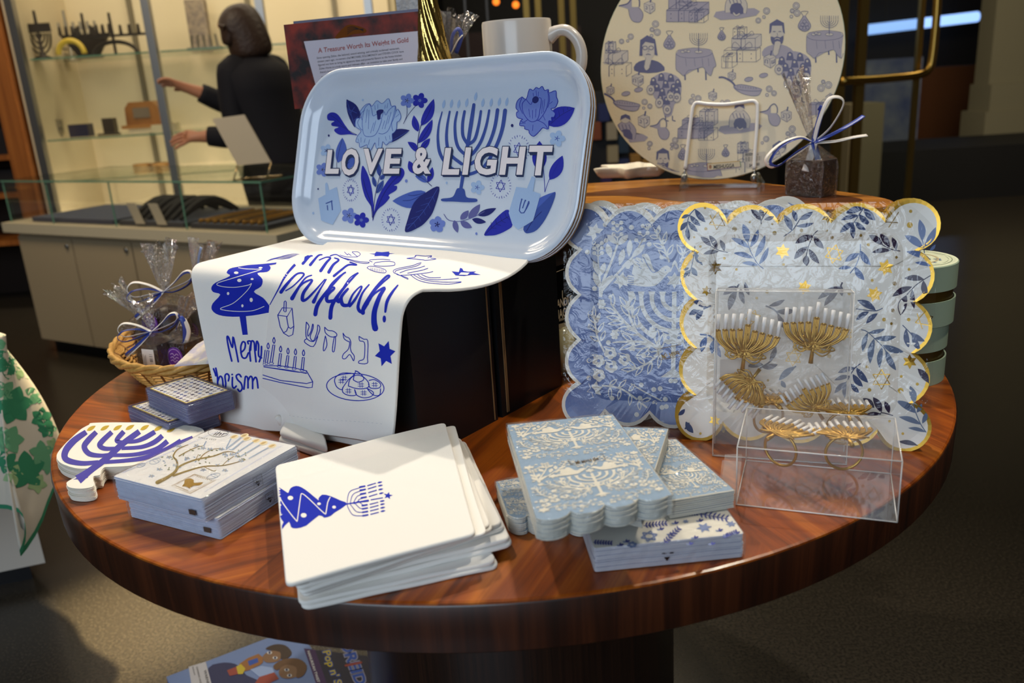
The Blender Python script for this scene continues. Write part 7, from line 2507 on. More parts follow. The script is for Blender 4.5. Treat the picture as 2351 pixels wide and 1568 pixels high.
def wrap(outline, z0, z1, grow, seed, m=None, flap=None):
 rnd = random.Random(seed)
 mb = MB()
 N_ = len(outline)
 c_ = sum(outline, V()) / N_
 rings = []
 for t, g in ((0.0, 0.6), (0.25, 1.0), (0.6, 1.1), (0.92, 0.9), (1.0, 0.25)):
  ring = []
  for p in outline:
   d = V((p.x - c_.x, p.y - c_.y, 0)).normalized()
   ring.append(V((p.x, p.y, 0)) + d * grow * (g + rnd.uniform(-.35, .35)) + V((0, 0, z0 + (z1 - z0 + 0.0012) * t)))
  rings.append(ring)
 mb.rings(rings, m or CLEAR, True, False, True)
 return mb
WRAPM = film('napkin_wrap', gloss=0.075, rough=0.08, bump=(90, 0.7, 0.003))
def napkin(label, q, z0, z1, n, mats, wave=0.0004, seed=1, printer=None, corner=0.003, group=None, grow=0.0022, outline=None, sideprint=None, wrapped=True, name='napkin_pack', cat='napkins'):
 out = outline or resample(rquad([V(p) for p in q], corner), 0.006)
 c_ = sum(out, V()) / len(out)
 r = thing(name, label, cat, V((c_.x, c_.y, z0)), group)
 mb = MB()
 ply_stack(mb, out, z0, z1, n, *mats, wave=wave, seed=seed)
 if printer:
  pr = Print(mb, Surf(o=V((0, 0, z1)), n=V((0, 0, 1))), base=0.0003)
  printer(pr)
 if sideprint:
  sideprint(mb)
 mb.build('napkins', r, False)
 if wrapped:
  wrap(out, z0, z1, grow, seed, WRAPM).build('clear_wrap', r, False)
 return r
PAPER = mat('napkin_white', rgb(236, 236, 236), 0.8, bump=(700, 0.3, 0.0005))
PAPER2 = mat('napkin_ply_shade', rgb(196, 204, 218), 0.85)
BLUEPLY = mat('napkin_blue_ply', rgb(206, 214, 232), 0.85)
BLUEPLY2 = mat('napkin_blue_ply2', rgb(150, 166, 206), 0.85)
IH = {k: mat('ihr_' + k, rgb(*v), 0.6) for k, v in dict(br=(150, 128, 66), dk=(112, 92, 52), lf=(120, 132, 96), bl=(150, 172, 200), pale=(196, 206, 220), fl=(206, 176, 110), sh=(206, 214, 238)).items()}
def open_here(mb, o, ex, ez, n):
 """small black OPEN HERE box with a triangle; o is its lower left corner"""
 pr = Print(mb, Surf(o=o, n=n), base=0.0016)
 pr.map = frame_map(o, ex, ez)
 w, h = 0.0115, 0.0125
 pr.stroke([(0, 0), (w, 0), (w, h), (0, h), (0, 0)], 0.0005, INKB, 0, 1)
 pr.text('OPEN', (w - 0.001, 0.0076), (-0.0039, 0), (0, -0.0034), INKB, 0, 0.02)
 pr.text('HERE', (w - 0.001, 0.0112), (-0.0039, 0), (0, -0.0034), INKB, 0, 0.02)
 pr.poly([(w * .3, 0.0042), (w * .7, 0.0042), (w * .5, 0.001)], INKB, 0)
def ihr_print(pr):
 Z = zoom(100, 900, 720, 2351)
 sk = lambda pts, w, m, z=0, k=4: pr.stroke(Z(*pts), w, IH[m], z, k)
 # faint blue border
 for d in (0, 14):
  sk(((680 + d, 705), (1500, 352), (2080 - d, 470), (1400, 870)), 0.8, 'sh', 0, 1)
 # trunk and branches
 sk(((990, 790), (1080, 745), (1150, 690), (1165, 640)), [9, 7, 6, 5], 'br')
 sk(((1165, 650), (1160, 600), (1130, 560), (1170, 500), (1260, 460)), [5, 4.4, 3.4, 2.4, 1.4], 'br')
 sk(((1150, 690), (1200, 640), (1330, 590), (1480, 560), (1600, 520), (1700, 540)), [5, 4, 3.4, 3, 2, 1.4], 'br')
 sk(((1130, 730), (1250, 690), (1400, 650), (1580, 640), (1760, 590)), [5, 3.6, 3, 2.4, 1.4], 'br')
 sk(((1350, 600), (1400, 540), (1480, 500), (1560, 495)), [2.6, 2, 1.6, 1], 'br')
 sk(((1180, 560), (1250, 520), (1340, 480), (1400, 470)), [2.4, 2, 1.6, 1], 'br')
 sk(((1560, 640), (1600, 600), (1660, 560)), 1.6, 'br')
 sk(((1320, 600), (1350, 545)), 1.4, 'br')
 sk(((1400, 655), (1480, 690), (1500, 680)), 1.4, 'br')
 sk(((995, 795), (1100, 745), (1165, 690)), 1.0, 'dk', 1)
 sk(((1140, 580), (1165, 620)), 1.6, 'dk', 1)
 # blossoms, leaves
 rnd = random.Random(21)
 for x, y in ((1095, 570), (1250, 580), (1180, 475), (1330, 470), (1390, 490), (1450, 500), (1550, 500), (1640, 545), (1720, 600), (1520, 640), (1580, 685), (1390, 680), (940, 735), (1150, 640), (1010, 675), (1580, 545), (1690, 560)):
  c = Z((x, y))[0]
  for k in range(5):
   a = 1.256 * k + rnd.uniform(0, .4)
   pr.leaf(c, (c[0] + 8.0 * cos(a), c[1] + 4.2 * sin(a)), 3.0, IH['bl'], 0)
   pr.stroke([c, (c[0] + 6.5 * cos(a), c[1] + 3.4 * sin(a))], 0.6, IH['pale'], 1, 1)
  pr.dot(c, 1.4, IH['fl'], 2, 1.0)
 for k in range(46):
  t, u = rnd.random(), rnd.random()
  x, y = 1030 + 760 * t, 690 - 230 * t * 0.45 - 190 * u * (1 - t * .5)
  c = Z((x, y))[0]
  a = rnd.uniform(0, 6.28)
  pr.leaf(c, (c[0] + 7 * cos(a), c[1] + 3.6 * sin(a)), 2.6, IH['lf' if k % 3 else 'bl'], 0)
 for x, y, w_, h_ in ((970, 605, 13, 6), (1480, 735, 16, 5), (850, 640, 10, 4)):
  pr.ring(Z((x, y))[0], w_, 1.0, IH['bl'], 0, h_, 14, -.3)
  pr.ring(Z((x + 8, y - 4))[0], w_ * .55, 1.0, IH['bl'], 0, h_ * .55, 12, .3)
 # candles
 for x, y, x2, y2 in ((1660, 395, 1590, 490), (1750, 385, 1590, 500), (1770, 412, 1650, 500), (1850, 430, 1670, 540), (1915, 450, 1720, 560), (1990, 475, 1790, 580), (1440, 425, 1395, 470)):
  pr.stroke(Z((x - 25, y + 8), (x2, y2)), 2.6, IH['bl'], 0, 1)
  pr.stroke(Z((x - 20, y + 10), (x2 + 8, y2)), 0.7, IH['pale'], 1, 1)
  if x > 1500:
   pr.dot(Z((x, y - 3))[0], 10, mat('halo', rgb(240, 226, 186), 0.7), 0.5, 4.6, 12, -.2)
   pr.leaf(*Z((x - 28, y + 6), (x + 26, y - 14)), 4.6, IH['fl'], 1)
 # logo
 pr.ring(Z((1520, 357))[0], 23, 0.7, INKB, 0, 9.5, 24, .02)
 q = Z((1468, 378))[0]
 pr.text('ihr', q, (25, 1.2), (9, -13), INKB, 0, 0.0, 0.3)
 q = Z((1345, 403))[0]
 pr.text('SINCE 1977', q, (6.4, 1.0), (2.6, -4.6), INKB, 0, 0.0, 0, 1.3)
 # gold butterfly label
 pr.stroke(Z((1312, 718), (1500, 770), (1275, 885), (1115, 820), (1312, 718)), 0.9, GOLDINK, 0, 1)
 pr.stroke(Z((1312, 725), (1478, 772), (1272, 872), (1135, 818), (1312, 725)), 0.5, GOLDINK, 0, 1)
 pr.poly(Z((1275, 845), (1240, 825), (1205, 825), (1225, 800), (1230, 770), (1275, 755), (1310, 770), (1312, 795), (1390, 788), (1360, 815), (1310, 818), (1280, 835)), GOLDINK, 1, 2)
 for k in range(9):
  pr.stroke(Z((1335 + 15 * k, 742 + 4.2 * k), (1341 + 15 * k, 735 + 4.2 * k)), 1.0, GOLDINK, 0, 1, False)
 pr.stroke(Z((1150, 818), (1260, 862)), 0.8, GOLDINK, 0, 1, False)
q0 = [P(296, 1186, ZT), P(507, 1240, ZT)]
ux_ = (q0[1] - q0[0]).normalized()
uy_ = V((-ux_.y, ux_.x, 0))
def ihr_side(o_, L):
 def f(mb):
  ex = uy_
  n = ux_
  open_here(mb, o_ + ux_ * 0.0002 + ex * 0.062 + V((0, 0, 0.005)), ex, V((0, 0, 1)), n)
  pr = Print(mb, Surf(o=o_, n=-uy_), base=0.0016)
  pr.map = frame_map(o_, ux_, V((0, 0, 1)))
  pr.poly([(-0.019, 0.006), (-0.010, 0.006), (-0.010, 0.0115), (-0.019, 0.0115)], mat('brown_mark', rgb(80, 66, 56), 0.6), 0)
 return f
qb = [q0[1] - ux_ * 0.1255, q0[1], q0[1] + uy_ * 0.1255, q0[1] - ux_ * 0.1255 + uy_ * 0.1255]
napkin('lower pack of pale blue-edged paper napkins under the blossoming-tree one', qb, ZT + 0.0003, ZT + 0.0225, 18, (BLUEPLY, BLUEPLY2, PAPER), 0.0006, 2, None, 0.003, 'blossom-tree napkin packs', sideprint=ihr_side(q0[1], 0.1255))
t1 = P(462, 1146, ZT + 0.0475)
t0 = P(260, 1094, ZT + 0.0475)
utx = (t1 - t0).normalized()
uty = V((-utx.y, utx.x, 0))
qt = [V((p.x, p.y, 0)) for p in (t1 - utx * 0.126, t1, t1 + uty * 0.128, t1 - utx * 0.126 + uty * 0.128)]
ux_s, uy_s = ux_, uy_
ux_, uy_ = utx, uty
napkin('upper pack of white napkins printed with a blossoming tree, candles and a gold butterfly', qt, ZT + 0.0228, ZT + 0.0475, 20, (BLUEPLY, BLUEPLY2, PAPER), 0.0007, 3, ihr_print, 0.003, 'blossom-tree napkin packs', sideprint=ihr_side(V((t1.x, t1.y, ZT + 0.0228)), 0.126))
# ---- star-patterned packs
NAVYP = mat('navy_ply', rgb(118, 122, 160), 0.8)
NAVYP2 = mat('navy_ply_dark', rgb(34, 32, 56), 0.85)
STY = mat('yellow_line', rgb(212, 190, 50), 0.6)
STB = mat('navy_border', rgb(44, 42, 84), 0.7)
def star_print(q, z):
 hm = homography([proj(V((p.x, p.y, z))) for p in (q[0], q[1], q[2], q[3])])
 def f(pr):
  pr.map = hm
  pr.poly([(0.01, 0.01), (0.99, 0.01), (0.99, 0.99), (0.01, 0.99)], STB, 0)
  pr.poly([(0.055, 0.055), (0.945, 0.055), (0.945, 0.945), (0.055, 0.945)], STY, 1)
  pr.poly([(0.075, 0.075), (0.925, 0.075), (0.925, 0.925), (0.075, 0.925)], PAPER, 2)
  rnd = random.Random(8)
  cs = [mat('star_navy', rgb(46, 44, 88), 0.7), mat('star_blue', rgb(92, 116, 176), 0.7), mat('star_mid', rgb(70, 76, 140), 0.7), mat('star_grey', rgb(166, 162, 164), 0.7)]
  for i in range(11):
   for j in range(7):
    c = (0.11 + i * 0.078 + (0.036 if j % 2 else 0), 0.13 + j * 0.124)
    if c[0] < 0.90:
     pr.star(c, 0.034, cs[rnd.randrange(4)], 3, rnd.uniform(0, 1), 0.058, 0.5)
 return f
sA = P(393, 1016, ZT)
s_e = V((0.59, 0.81, 0)).normalized()       # along its right-hand side, going back
s_l = V((-0.74, 0.67, 0)).normalized()
for k, (lab, c0, z0, z1, sz) in enumerate((('lower wrapped pack of navy star-pattern napkins', sA, ZT + 0.0003, ZT + 0.0246, (0.108, 0.066)), ('upper wrapped pack of navy star-pattern napkins with a yellow line border', P(427, 931, ZT + 0.0496), ZT + 0.0249, ZT + 0.0496, (0.1075, 0.062)))):
 sl_, se_ = (s_l, V((0.72, 0.69, 0)).normalized()) if k == 0 else (V((-0.73, 0.68, 0)).normalized(), V((0.70, 0.71, 0)).normalized())
 c0 = V((c0.x, c0.y, 0))
 qq = [c0 + sl_ * sz[0], c0, c0 + se_ * sz[1], c0 + sl_ * sz[0] + se_ * sz[1]]
 napkin(lab, qq, z0, z1, 16, (NAVYP if k else NAVYP, PAPER2, STB), 0.0007, 5 + k, star_print(qq, z1), 0.003, 'star napkin packs')
# ---- die-cut menorah napkins
Z = zoom(100, 900, 720, 2351)
zm = ZT + 0.0165
mo_ = [(115, 545), (170, 470), (250, 390), (330, 320), (395, 285), (430, 268), (700, 264), (1000, 270), (1320, 300), (1400, 350), (1330, 420), (1180, 480), (1060, 540), (900, 600), (760, 640), (600, 650), (530, 655), (500, 690), (490, 720), (440, 730), (430, 755), (440, 800), (420, 825), (330, 840), (230, 830), (200, 800), (215, 775), (300, 730), (370, 680), (380, 665), (300, 665), (200, 640), (130, 600)]
mo_ = [P(x, y, zm) for x, y in Z(*mo_)]
mo_ = [V(p) for p in spline([tuple(p) for p in mo_], 4, True)]
CREAMP = mat('cream_napkin', rgb(238, 234, 222), 0.8, bump=(600, 0.3, 0.0005))
CREAMP2 = mat('cream_napkin_edge', rgb(206, 194, 168), 0.85)
MENB = mat('menorah_violet_blue', rgb(56, 50, 158), 0.6)
MENY = mat('flame_ochre', rgb(190, 160, 38), 0.6)
def offset_outline(pts, d):
 n = len(pts)
 out = []
 for i in range(n):
  t = (pts[(i + 1) % n] - pts[i - 1])
  t.z = 0
  t.normalize()
  out.append(pts[i] + V((-t.y, t.x, 0)) * d)
 return out
mst = thing('die_cut_napkins', 'stack of menorah-shaped cream napkins with violet-blue arms at the left table edge', 'napkins', P(330, 1060, ZT))
mb = MB()
rings, ml = [], []
zz = ZT + 0.0002
area2 = sum(mo_[i].x * mo_[(i + 1) % len(mo_)].y - mo_[(i + 1) % len(mo_)].x * mo_[i].y for i in range(len(mo_)))
sg_ = 1 if area2 > 0 else -1
for k in range(12):
 for f, d in ((0.1, 0.0005), (0.4, 0.0), (0.8, 0.0), (0.98, 0.0005)):
  off = V((0.0012 * sin(k * 1.3), 0.001 * cos(k), 0)) * (0.6 if k < 11 else 0)
  rings.append([V((p.x, p.y, zz + (k + f) * (zm - zz) / 12)) + off for p in offset_outline(mo_, d * sg_)])
  ml.append(CREAMP2 if f in (0.1, 0.98) else CREAMP)
mb.rings(rings, CREAMP, True, False, False, ml)
tri = tessellate_polygon([[V((p.x, p.y, 0)) for p in mo_]])
b0 = len(mb.v)
mb.v += [V((p.x, p.y, zm)) for p in mo_]
for t in tri:
 a, b, c_ = [mb.v[b0 + i] for i in t]
 mb.f.append(tuple(b0 + i for i in (t if (b - a).cross(c_ - a).z > 0 else t[::-1])))
 mb.m.append(mb.mi(CREAMP))
pr = Print(mb, Surf(o=V((0, 0, zm)), n=V((0, 0, 1))), base=0.0003)
sk = lambda pts, w, m=MENB, z=0, k=6: pr.stroke(Z(*pts), w, m, z, k, False)
for s_, w in ((((372, 350), (260, 430), (190, 520), (200, 590), (330, 622), (480, 612)), [12, 15, 15, 14, 11, 9]), (((460, 350), (390, 420), (355, 480), (400, 540), (500, 555), (580, 545)), [11, 13, 13, 12, 9, 8]),
              (((595, 350), (510, 430), (490, 470), (540, 495), (640, 492)), [11, 12, 12, 10, 8]), (((700, 345), (650, 400), (640, 430), (690, 440), (740, 430)), [11, 11, 10, 9, 9]),
              (((835, 345), (680, 460), (560, 570), (400, 690), (300, 765)), [13, 14, 14, 15, 22]), (((970, 348), (880, 400), (800, 430), (700, 435)), [11, 11, 9, 8]), (((1035, 382), (960, 440), (850, 480), (680, 492)), [11, 11, 9, 8]),
              (((1080, 430), (980, 500), (800, 545), (600, 552)), [12, 11, 9, 8]), (((1200, 430), (1080, 500), (900, 570), (700, 600), (480, 615)), [14, 13, 11, 9, 8]), (((1300, 400), (1200, 440)), 10)):
 sk(s_, w)
pr.poly(Z((255, 765), (330, 730), (390, 742), (380, 752)), MENB, 0)
for x, y in ((415, 318), (533, 315), (645, 313), (752, 310), (880, 312), (1000, 318), (1110, 330)):
 pr.leaf(*Z((x - 38, y + 20), (x + 40, y - 22)), 8.4, MENY, 0)
mb.build('napkins', mst, False)
# ---- guest towels with the cream menorah artwork
GBLUE = mat('guest_blue', rgb(150, 176, 202), 0.55, coat=0.2)
GART = mat('guest_art', rgb(234, 230, 216), 0.6, coat=0.2)
GPLY = mat('guest_ply', rgb(226, 224, 212), 0.75)
GPLY2 = mat('guest_ply_shade', rgb(128, 152, 172), 0.8)
def guest_print(quad, foil, half=(False, True)):
 hm = homography(quad)
 def f(pr):
  for k in range(2):
   pr.map = (lambda kk: lambda p: hm(((p[0] - .5) * 1.15 + .5, ((p[1] - .5) * 1.03 + .5 + kk) / 2)))(k)
   blue_art(pr, GART, GBLUE, half, False, 0)
  pr.map = None
  if foil:
   g = mat('foil_line', rgb(120, 92, 40), 0.4, 0.7)
   Z3 = zoom(1100, 920, 1760, 2351)
   pr.stroke(Z3((745, 485), (725, 487), (748, 525), (770, 525)), 0.9, g, 4, 1)
   pr.stroke(Z3((985, 440), (1010, 440), (1032, 485), (1012, 488)), 0.9, g, 4, 1)
   q = Z3((782, 505))[0]
   pr.text("My Mind's Eye", q, (9.2, -1.6), (4.0, 8.4), g, 4, 0.02, 0.2)
 return f
def guest_outline(q, scal=True, z=0):
 """q: far-left, far-right, near-right, near-left; scalloped near edge"""
 q = [V((p.x, p.y, 0)) for p in q]
 out = []
 a, b = q[3], q[2]
 L_ = (b - a)
 nrm = (a - q[0]).normalized()
 if scal:
  nl = 4
  for k in range(nl):
   p0, p1 = a + L_ * (k / nl), a + L_ * ((k + 1) / nl)
   for j in range(7):
    t = j / 7
    out.append(p0.lerp(p1, t) + nrm * 0.008 * (sin(pi * t) ** 0.6 - 0.6))
 else:
  out += resample([a, b], 0.006)[:max(2, int(L_.length / 0.006))]
 for p0, p1 in ((q[2], q[1]), (q[1], q[0]), (q[0], q[3])):
  k = max(2, int((p1 - p0).length / 0.008))
  out += [p0.lerp(p1, j / k) for j in range(k)]
 return out
s3 = 660 / 2351
o3 = lambda x, y: (1100 + x * s3, 920 + y * s3)
GMATS = (GPLY, GPLY2, GBLUE)
# navy-and-white pack at the bottom right
DKP = mat('delft_ply', rgb(214, 214, 222), 0.75)
DKP2 = mat('delft_ply_blue', rgb(110, 122, 168), 0.8)
DKI = mat('delft_ink', rgb(62, 72, 150), 0.7)
DKI2 = mat('delft_ink_pale', rgb(128, 144, 186), 0.7)
DKC = mat('delft_cream', rgb(234, 230, 218), 0.7)
z_d = ZT + 0.0235
n0, n1 = P(*o3(945, 1410), ZT), P(*o3(2160, 1285), ZT)
du = (n1 - n0).normalized()
dv = V((-du.y, du.x, 0))
wd_ = (n1 - n0).length
qd = [n0, n1, n1 + dv * 0.118, n0 + dv * 0.118]
def delft(pr):
 Z3 = zoom(1100, 920, 1760, 2351)
 for a, b, w in (((1345, 1025), (1540, 1005), 5), ((1790, 925), (2040, 970), 5), ((1510, 1170), (1640, 1040), 5), ((1990, 1120), (2110, 1070), 4), ((930, 1160), (1090, 1170), 5), ((1640, 930), (1790, 925), 4)):
  (p,), (q,) = Z3(a), Z3(b)
  pr.stroke([p, q], 1.4, DKI, 0, 1)
  for k in range(7):
   t = (k + .6) / 7.4
   c = (p[0] + (q[0] - p[0]) * t, p[1] + (q[1] - p[1]) * t)
   dx, dy = (q[0] - p[0]) / 7, (q[1] - p[1]) / 7
   for s_ in (-1, 1):
    pr.leaf(c, (c[0] + dx * .7 - dy * 1.1 * s_, c[1] + dy * .7 + dx * .9 * s_ - 1), 3.6, DKI, 0)
 for x, y, r, hx in ((1390, 1110, 70, True), (1840, 1040, 68, False), (2060, 1010, 46, False), (1690, 990, 30, False), (1250, 1180, 40, True)):
  c = Z3((x, y))[0]
  if hx:
   pr.hexagram(c, r * s3, 3.4, DKI2, 0, .2, r * s3 * .62)
  else:
   pr.star(c, r * s3, DKI2, 0, .3, r * s3 * .62, .5)
 for x, y in ((1960, 1070), (2020, 1110), (2100, 1090), (1760, 1130), (1560, 1100), (1480, 1060), (1900, 1180), (1150, 1190), (1200, 1160), (1800, 990), (1600, 1010), (1720, 1180)):
  c = Z3((x, y))[0]
  pr.leaf(c, (c[0] + 10, c[1] - 5), 4.6, DKI, 0)
  pr.leaf(c, (c[0] + 2, c[1] - 8), 4.0, DKI, 0)
  pr.leaf(c, (c[0] - 8, c[1] - 2), 3.6, DKI2, 0)
def delft_side(mb):
 o_ = n0 + du * (wd_ * 0.43)
 pr = Print(mb, Surf(o=o_, n=-dv), base=0.0018)
 pr.map = frame_map(o_, du, V((0, 0, 1)))
 w, h = 0.013, 0.014
 pr.stroke([(0, 0.003), (w, 0.003), (w, h + .003), (0, h + .003), (0, 0.003)], 0.0005, INKB, 0, 1)
 pr.text('OPEN HERE', (0.001, 0.0125), (0.0021, 0), (0, 0.0026), INKB, 0, 0.02)
 pr.poly([(w * .3, 0.0095), (w * .7, 0.0095), (w * .5, 0.0055)], INKB, 0)
napkin('pack of white napkins with dark blue leaves and stars, lowest at the front right', qd, ZT + 0.0003, z_d, 15, (DKP, DKP2, DKC), 0.0006, 11, delft, 0.003, None, sideprint=delft_side)
# right-hand lower guest pack (under the others), and the one above it
z_a = ZT + 0.0425
g2 = [P(*o3(*p), z_a) for p in ((1170, 330), (1612, 312), (2086, 728), (1560, 815))]
napkin('lowest pale blue guest-towel pack, fanned out to the right over the leaf-and-star pack', None, ZT + 0.0242, z_a, 9, GMATS, 0.0003, 12, guest_print([proj(p) for p in g2], False), group='pale blue guest-towel packs', outline=guest_outline(g2, False))
z_b = ZT + 0.0595
g1 = [P(*o3(*p), z_b) for p in ((1000, 190), (1546, 228), (1452, 520), (1190, 560))]
g1 = [P(*o3(*p), z_b) for p in ((900, 200), (1546, 228), (1330, 900), (700, 760))]
napkin('pale blue guest-towel pack in the middle of the pile, peeping out at its far right', None, z_a + 0.0006, z_b, 8, GMATS, 0.0003, 13, guest_print([proj(p) for p in g1], False), group='pale blue guest-towel packs', outline=guest_outline(g1, False))
# left-hand low pack
z_c = ZT + 0.0185
g3 = [P(*o3(*p), z_c) for p in ((135, 660), (700, 560), (900, 960), (235, 945))]
napkin('low pale blue guest-towel pack lying on the table at the left of the pile', None, ZT + 0.0003, z_c, 9, GMATS, 0.0003, 14, guest_print([proj(p) for p in g3], False), group='pale blue guest-towel packs', outline=guest_outline(g3, True))
# top pack
z_e = ZT + 0.0785
g0 = [P(*o3(*p), z_e) for p in ((228, 195), (1090, 110), (1582, 770), (470, 985))]
napkin('topmost pale blue guest-towel pack with scalloped near edge and two cream menorahs', None, z_b + 0.0008, z_e, 9, GMATS, 0.0003, 15, guest_print([proj(p) for p in g0], True), group='pale blue guest-towel packs', outline=guest_outline(g0, True))
# ------------------------------------------------------------------ clear boxes of menorah napkin rings
BOXC = film('clear_box', gloss=0.05, rough=0.05, haze=0.17)
BOXE = film('clear_box_edge', gloss=0.12, rough=0.2, haze=0.75)
RINGG = mat('ring_gold', rgb(204, 164, 84), 0.36, 0.75)
RINGW = mat('ring_candle_white', rgb(240, 238, 236), 0.4)
def ring_proto(label, group):
 """gold menorah napkin ring in its own frame: x across, z up, y back; origin at the foot"""
 r = thing('napkin_ring', label, 'napkin ring', (0, 0, 0), group)
 mb = MB()
 sz = 0.058
 # trunk
 mb.tube([V((0, 0, 0)), V((0, -0.001, 0.012)), V((0.0005, -0.0015, 0.036))], [0.0022, 0.0016, 0.0012], RINGG, 8)
 rnd = random.Random(3)
 for i in range(9):
  t = (i - 4) / 4
  x1 = t * 0.027
  z1 = 0.040 - 0.004 * abs(t) + (0.004 if i == 4 else 0)
  for j in range(4):
   dx = (j - 1.5) * 0.0013
   z0 = 0.013 + 0.002 * rnd.random()
   mb.tube([V(p) for p in spline([(0.0008 * t, -0.001 * j, z0 + .002 * j), (x1 * 0.42 + dx, -0.003 + 0.001 * j, z0 + 0.004 + 0.006 * (1 - abs(t))), (x1 * 0.86 + dx, -0.002, z0 + 0.012 + .004 * (1 - abs(t))), (x1 + dx, -0.001, z1)], 4)], 0.0009, RINGG, 5)
  mb.ell((x1, -0.001, z1), (0.0019, 0, 0), (0, 0.0019, 0), (0, 0, 0.0022), RINGG, 8, 5)
 for k in range(16):
  a = rnd.uniform(-1, 1)
  mb.tube([V(p) for p in spline([(0, -0.002, 0.012 + rnd.uniform(0, .008)), (a * 0.012, -0.003, 0.011 + rnd.uniform(-.004, .006)), (a * 0.021, -0.001, 0.014 + rnd.uniform(-.002, .008)), (a * 0.016, 0, 0.018)], 4)], 0.0007, RINGG, 5)
 mb.build('menorah', r, True)
 for i in range(9):
  t = (i - 4) / 4
  x1 = t * 0.027
  z1 = 0.040 - 0.004 * abs(t) + (0.004 if i == 4 else 0)
  mb = MB()
  mb.tube([V((x1, -0.001, z1)), V((x1 + 0.0005 * t, -0.001, z1 + 0.0145))], 0.0018, RINGW, 8)
  mb.build('candle', r, True)
 mb = MB()
 mb.tube([V((0.0175 * cos(2 * pi * k / 28), 0.0185 + 0.0175 * sin(2 * pi * k / 28), 0.024)) for k in range(28)], 0.0014, RINGG, 8, closed=True)
 mb.build('band', r, True)
 return r
def place_ring(proto, first, mat4, label):
 o = proto if first else copy_tree(proto, (0, 0, 0), 0, label, proto['group'])
 if first:
  o['label'] = label
 o.rotation_mode = 'QUATERNION'
 o.rotation_quaternion = mat4.to_quaternion()
 o.location = mat4.to_translation()
 o.scale = mat4.to_scale()
 return o
def frame4(o, x, y, z, s=1.0):
 return Matrix(((x.x * s, y.x * s, z.x * s, o.x), (x.y * s, y.y * s, z.y * s, o.y), (x.z * s, y.z * s, z.z * s, o.z), (0, 0, 0, 1)))
BOXB = film('clear_box_frosted', gloss=0.04, rough=0.1, haze=0.22)
BOXL = film('clear_box_flat', gloss=0.06, rough=0.05, haze=0.045)
def clear_box(label, o, ax, ay, az, group, BOXC=BOXC):
 """o: a bottom corner; full edge vectors"""
 r = thing('clear_box', label, 'box', o + (ax + ay) / 2, group)
 c_ = [o, o + ax, o + ax + ay, o + ay]
 t_ = [p + az for p in c_]
 mb = MB()
 for k, f in enumerate(((c_[0], c_[1], t_[1], t_[0]), (c_[1], c_[2], t_[2], t_[1]), (c_[2], c_[3], t_[3], t_[2]), (c_[3], c_[0], t_[0], t_[3]), t_, c_[::-1])):
  mb.face(f, BOXL if k == 0 else BOXB if k == 2 and BOXC is not BOXL else BOXC)
 mb.build('walls', r)
 mb = MB()
 for a, b in ((0, 1), (1, 2), (2, 3), (3, 0)):
  mb.tube([c_[a], c_[b]], 0.0006, BOXE, 6)
  mb.tube([t_[a], t_[b]], 0.0006, BOXE, 6)
  mb.tube([c_[a], t_[a]], 0.0006, BOXE, 6)
 mb.build('folded_edges', r, True)
 return r
# lying box
lb0, lb1 = P(1690, 1158, ZT + 0.001), P(2060, 1199, ZT + 0.001)
lu = (lb1 - lb0).normalized()
lv = V((-lu.y, lu.x, 0))
LBW = (lb1 - lb0).length
LBH = 0.060
LBD = 0.100
up = V((0, 0, 1))
lying = clear_box('clear plastic box of menorah napkin rings lying flat at the right front', lb0 + up * 0.0, lu * LBW, lv * LBD, up * LBH, 'clear boxes of napkin rings', BOXL)
mb = MB()
p0 = lb0 - lu * 0.018 + lv * 0.01 + up * 0.006
mb.face([p0, p0 + lu * 0.019, p0 + lu * 0.019 + lv * 0.03 + up * 0.02, p0 + lv * 0.03 + up * 0.02], BOXC)
mb.face([lb0 - lu * 0.0166 + lv * 0.012, lb0 + lv * 0.01, lb0 + lv * 0.05 + up * 0.03, lb0 - lu * 0.0166 + lv * 0.05 + up * 0.028], BOXC)
mb.build('hanging_flap', lying)
# standing box leaning against the gold plates, its foot behind the lying one
def on_v(px, vv):
 lo, hi = 985.0, 1110.0
 for _ in range(40):
  m = (lo + hi) / 2
  if (P(px, m, ZT + 0.001) - lb0).dot(lv) > vv:
   lo = m
  else:
   hi = m
 return P(px, lo, ZT + 0.001)
sb0, sb1 = on_v(1636, 0.104), on_v(1942, 0.112)
su = (sb1 - sb0).normalized()
sv = V((-su.y, su.x, 0))
lean_ = radians(9)
sz_ = up * cos(lean_) + sv * sin(lean_)
tq = PP(1633, 668, sb0, su.cross(sz_))
SBH = (tq - sb0).dot(sz_)
tr_ = PP(1951, 662, sb0, su.cross(sz_))
SBW = ((sb1 - sb0).length + (tr_ - tq).length) / 2
SBD = 0.034
syv = su.cross(sz_) * -1
standing = clear_box('clear plastic box of menorah napkin rings standing upright against the gold-rimmed plates', sb0, su * SBW, syv * SBD, sz_ * SBH, 'clear boxes of napkin rings')
mb = MB()
lp_ = sb0 + su * 0.004 + syv * (SBD - 0.001)
mb.face([lp_ + sz_ * 0.06, lp_ + sz_ * 0.06 + su * 0.03, lp_ + sz_ * 0.10 + su * 0.03, lp_ + sz_ * 0.10], mat('frosted_label', rgb(214, 206, 196), 0.6))
mb.build('price_label', standing)
proto = ring_proto('x', 'gold menorah napkin rings')
Zr = zoom(1500, 580, 2150, 1593)
fn_ = su.cross(sz_)
fo2 = sb0 + syv * 0.010
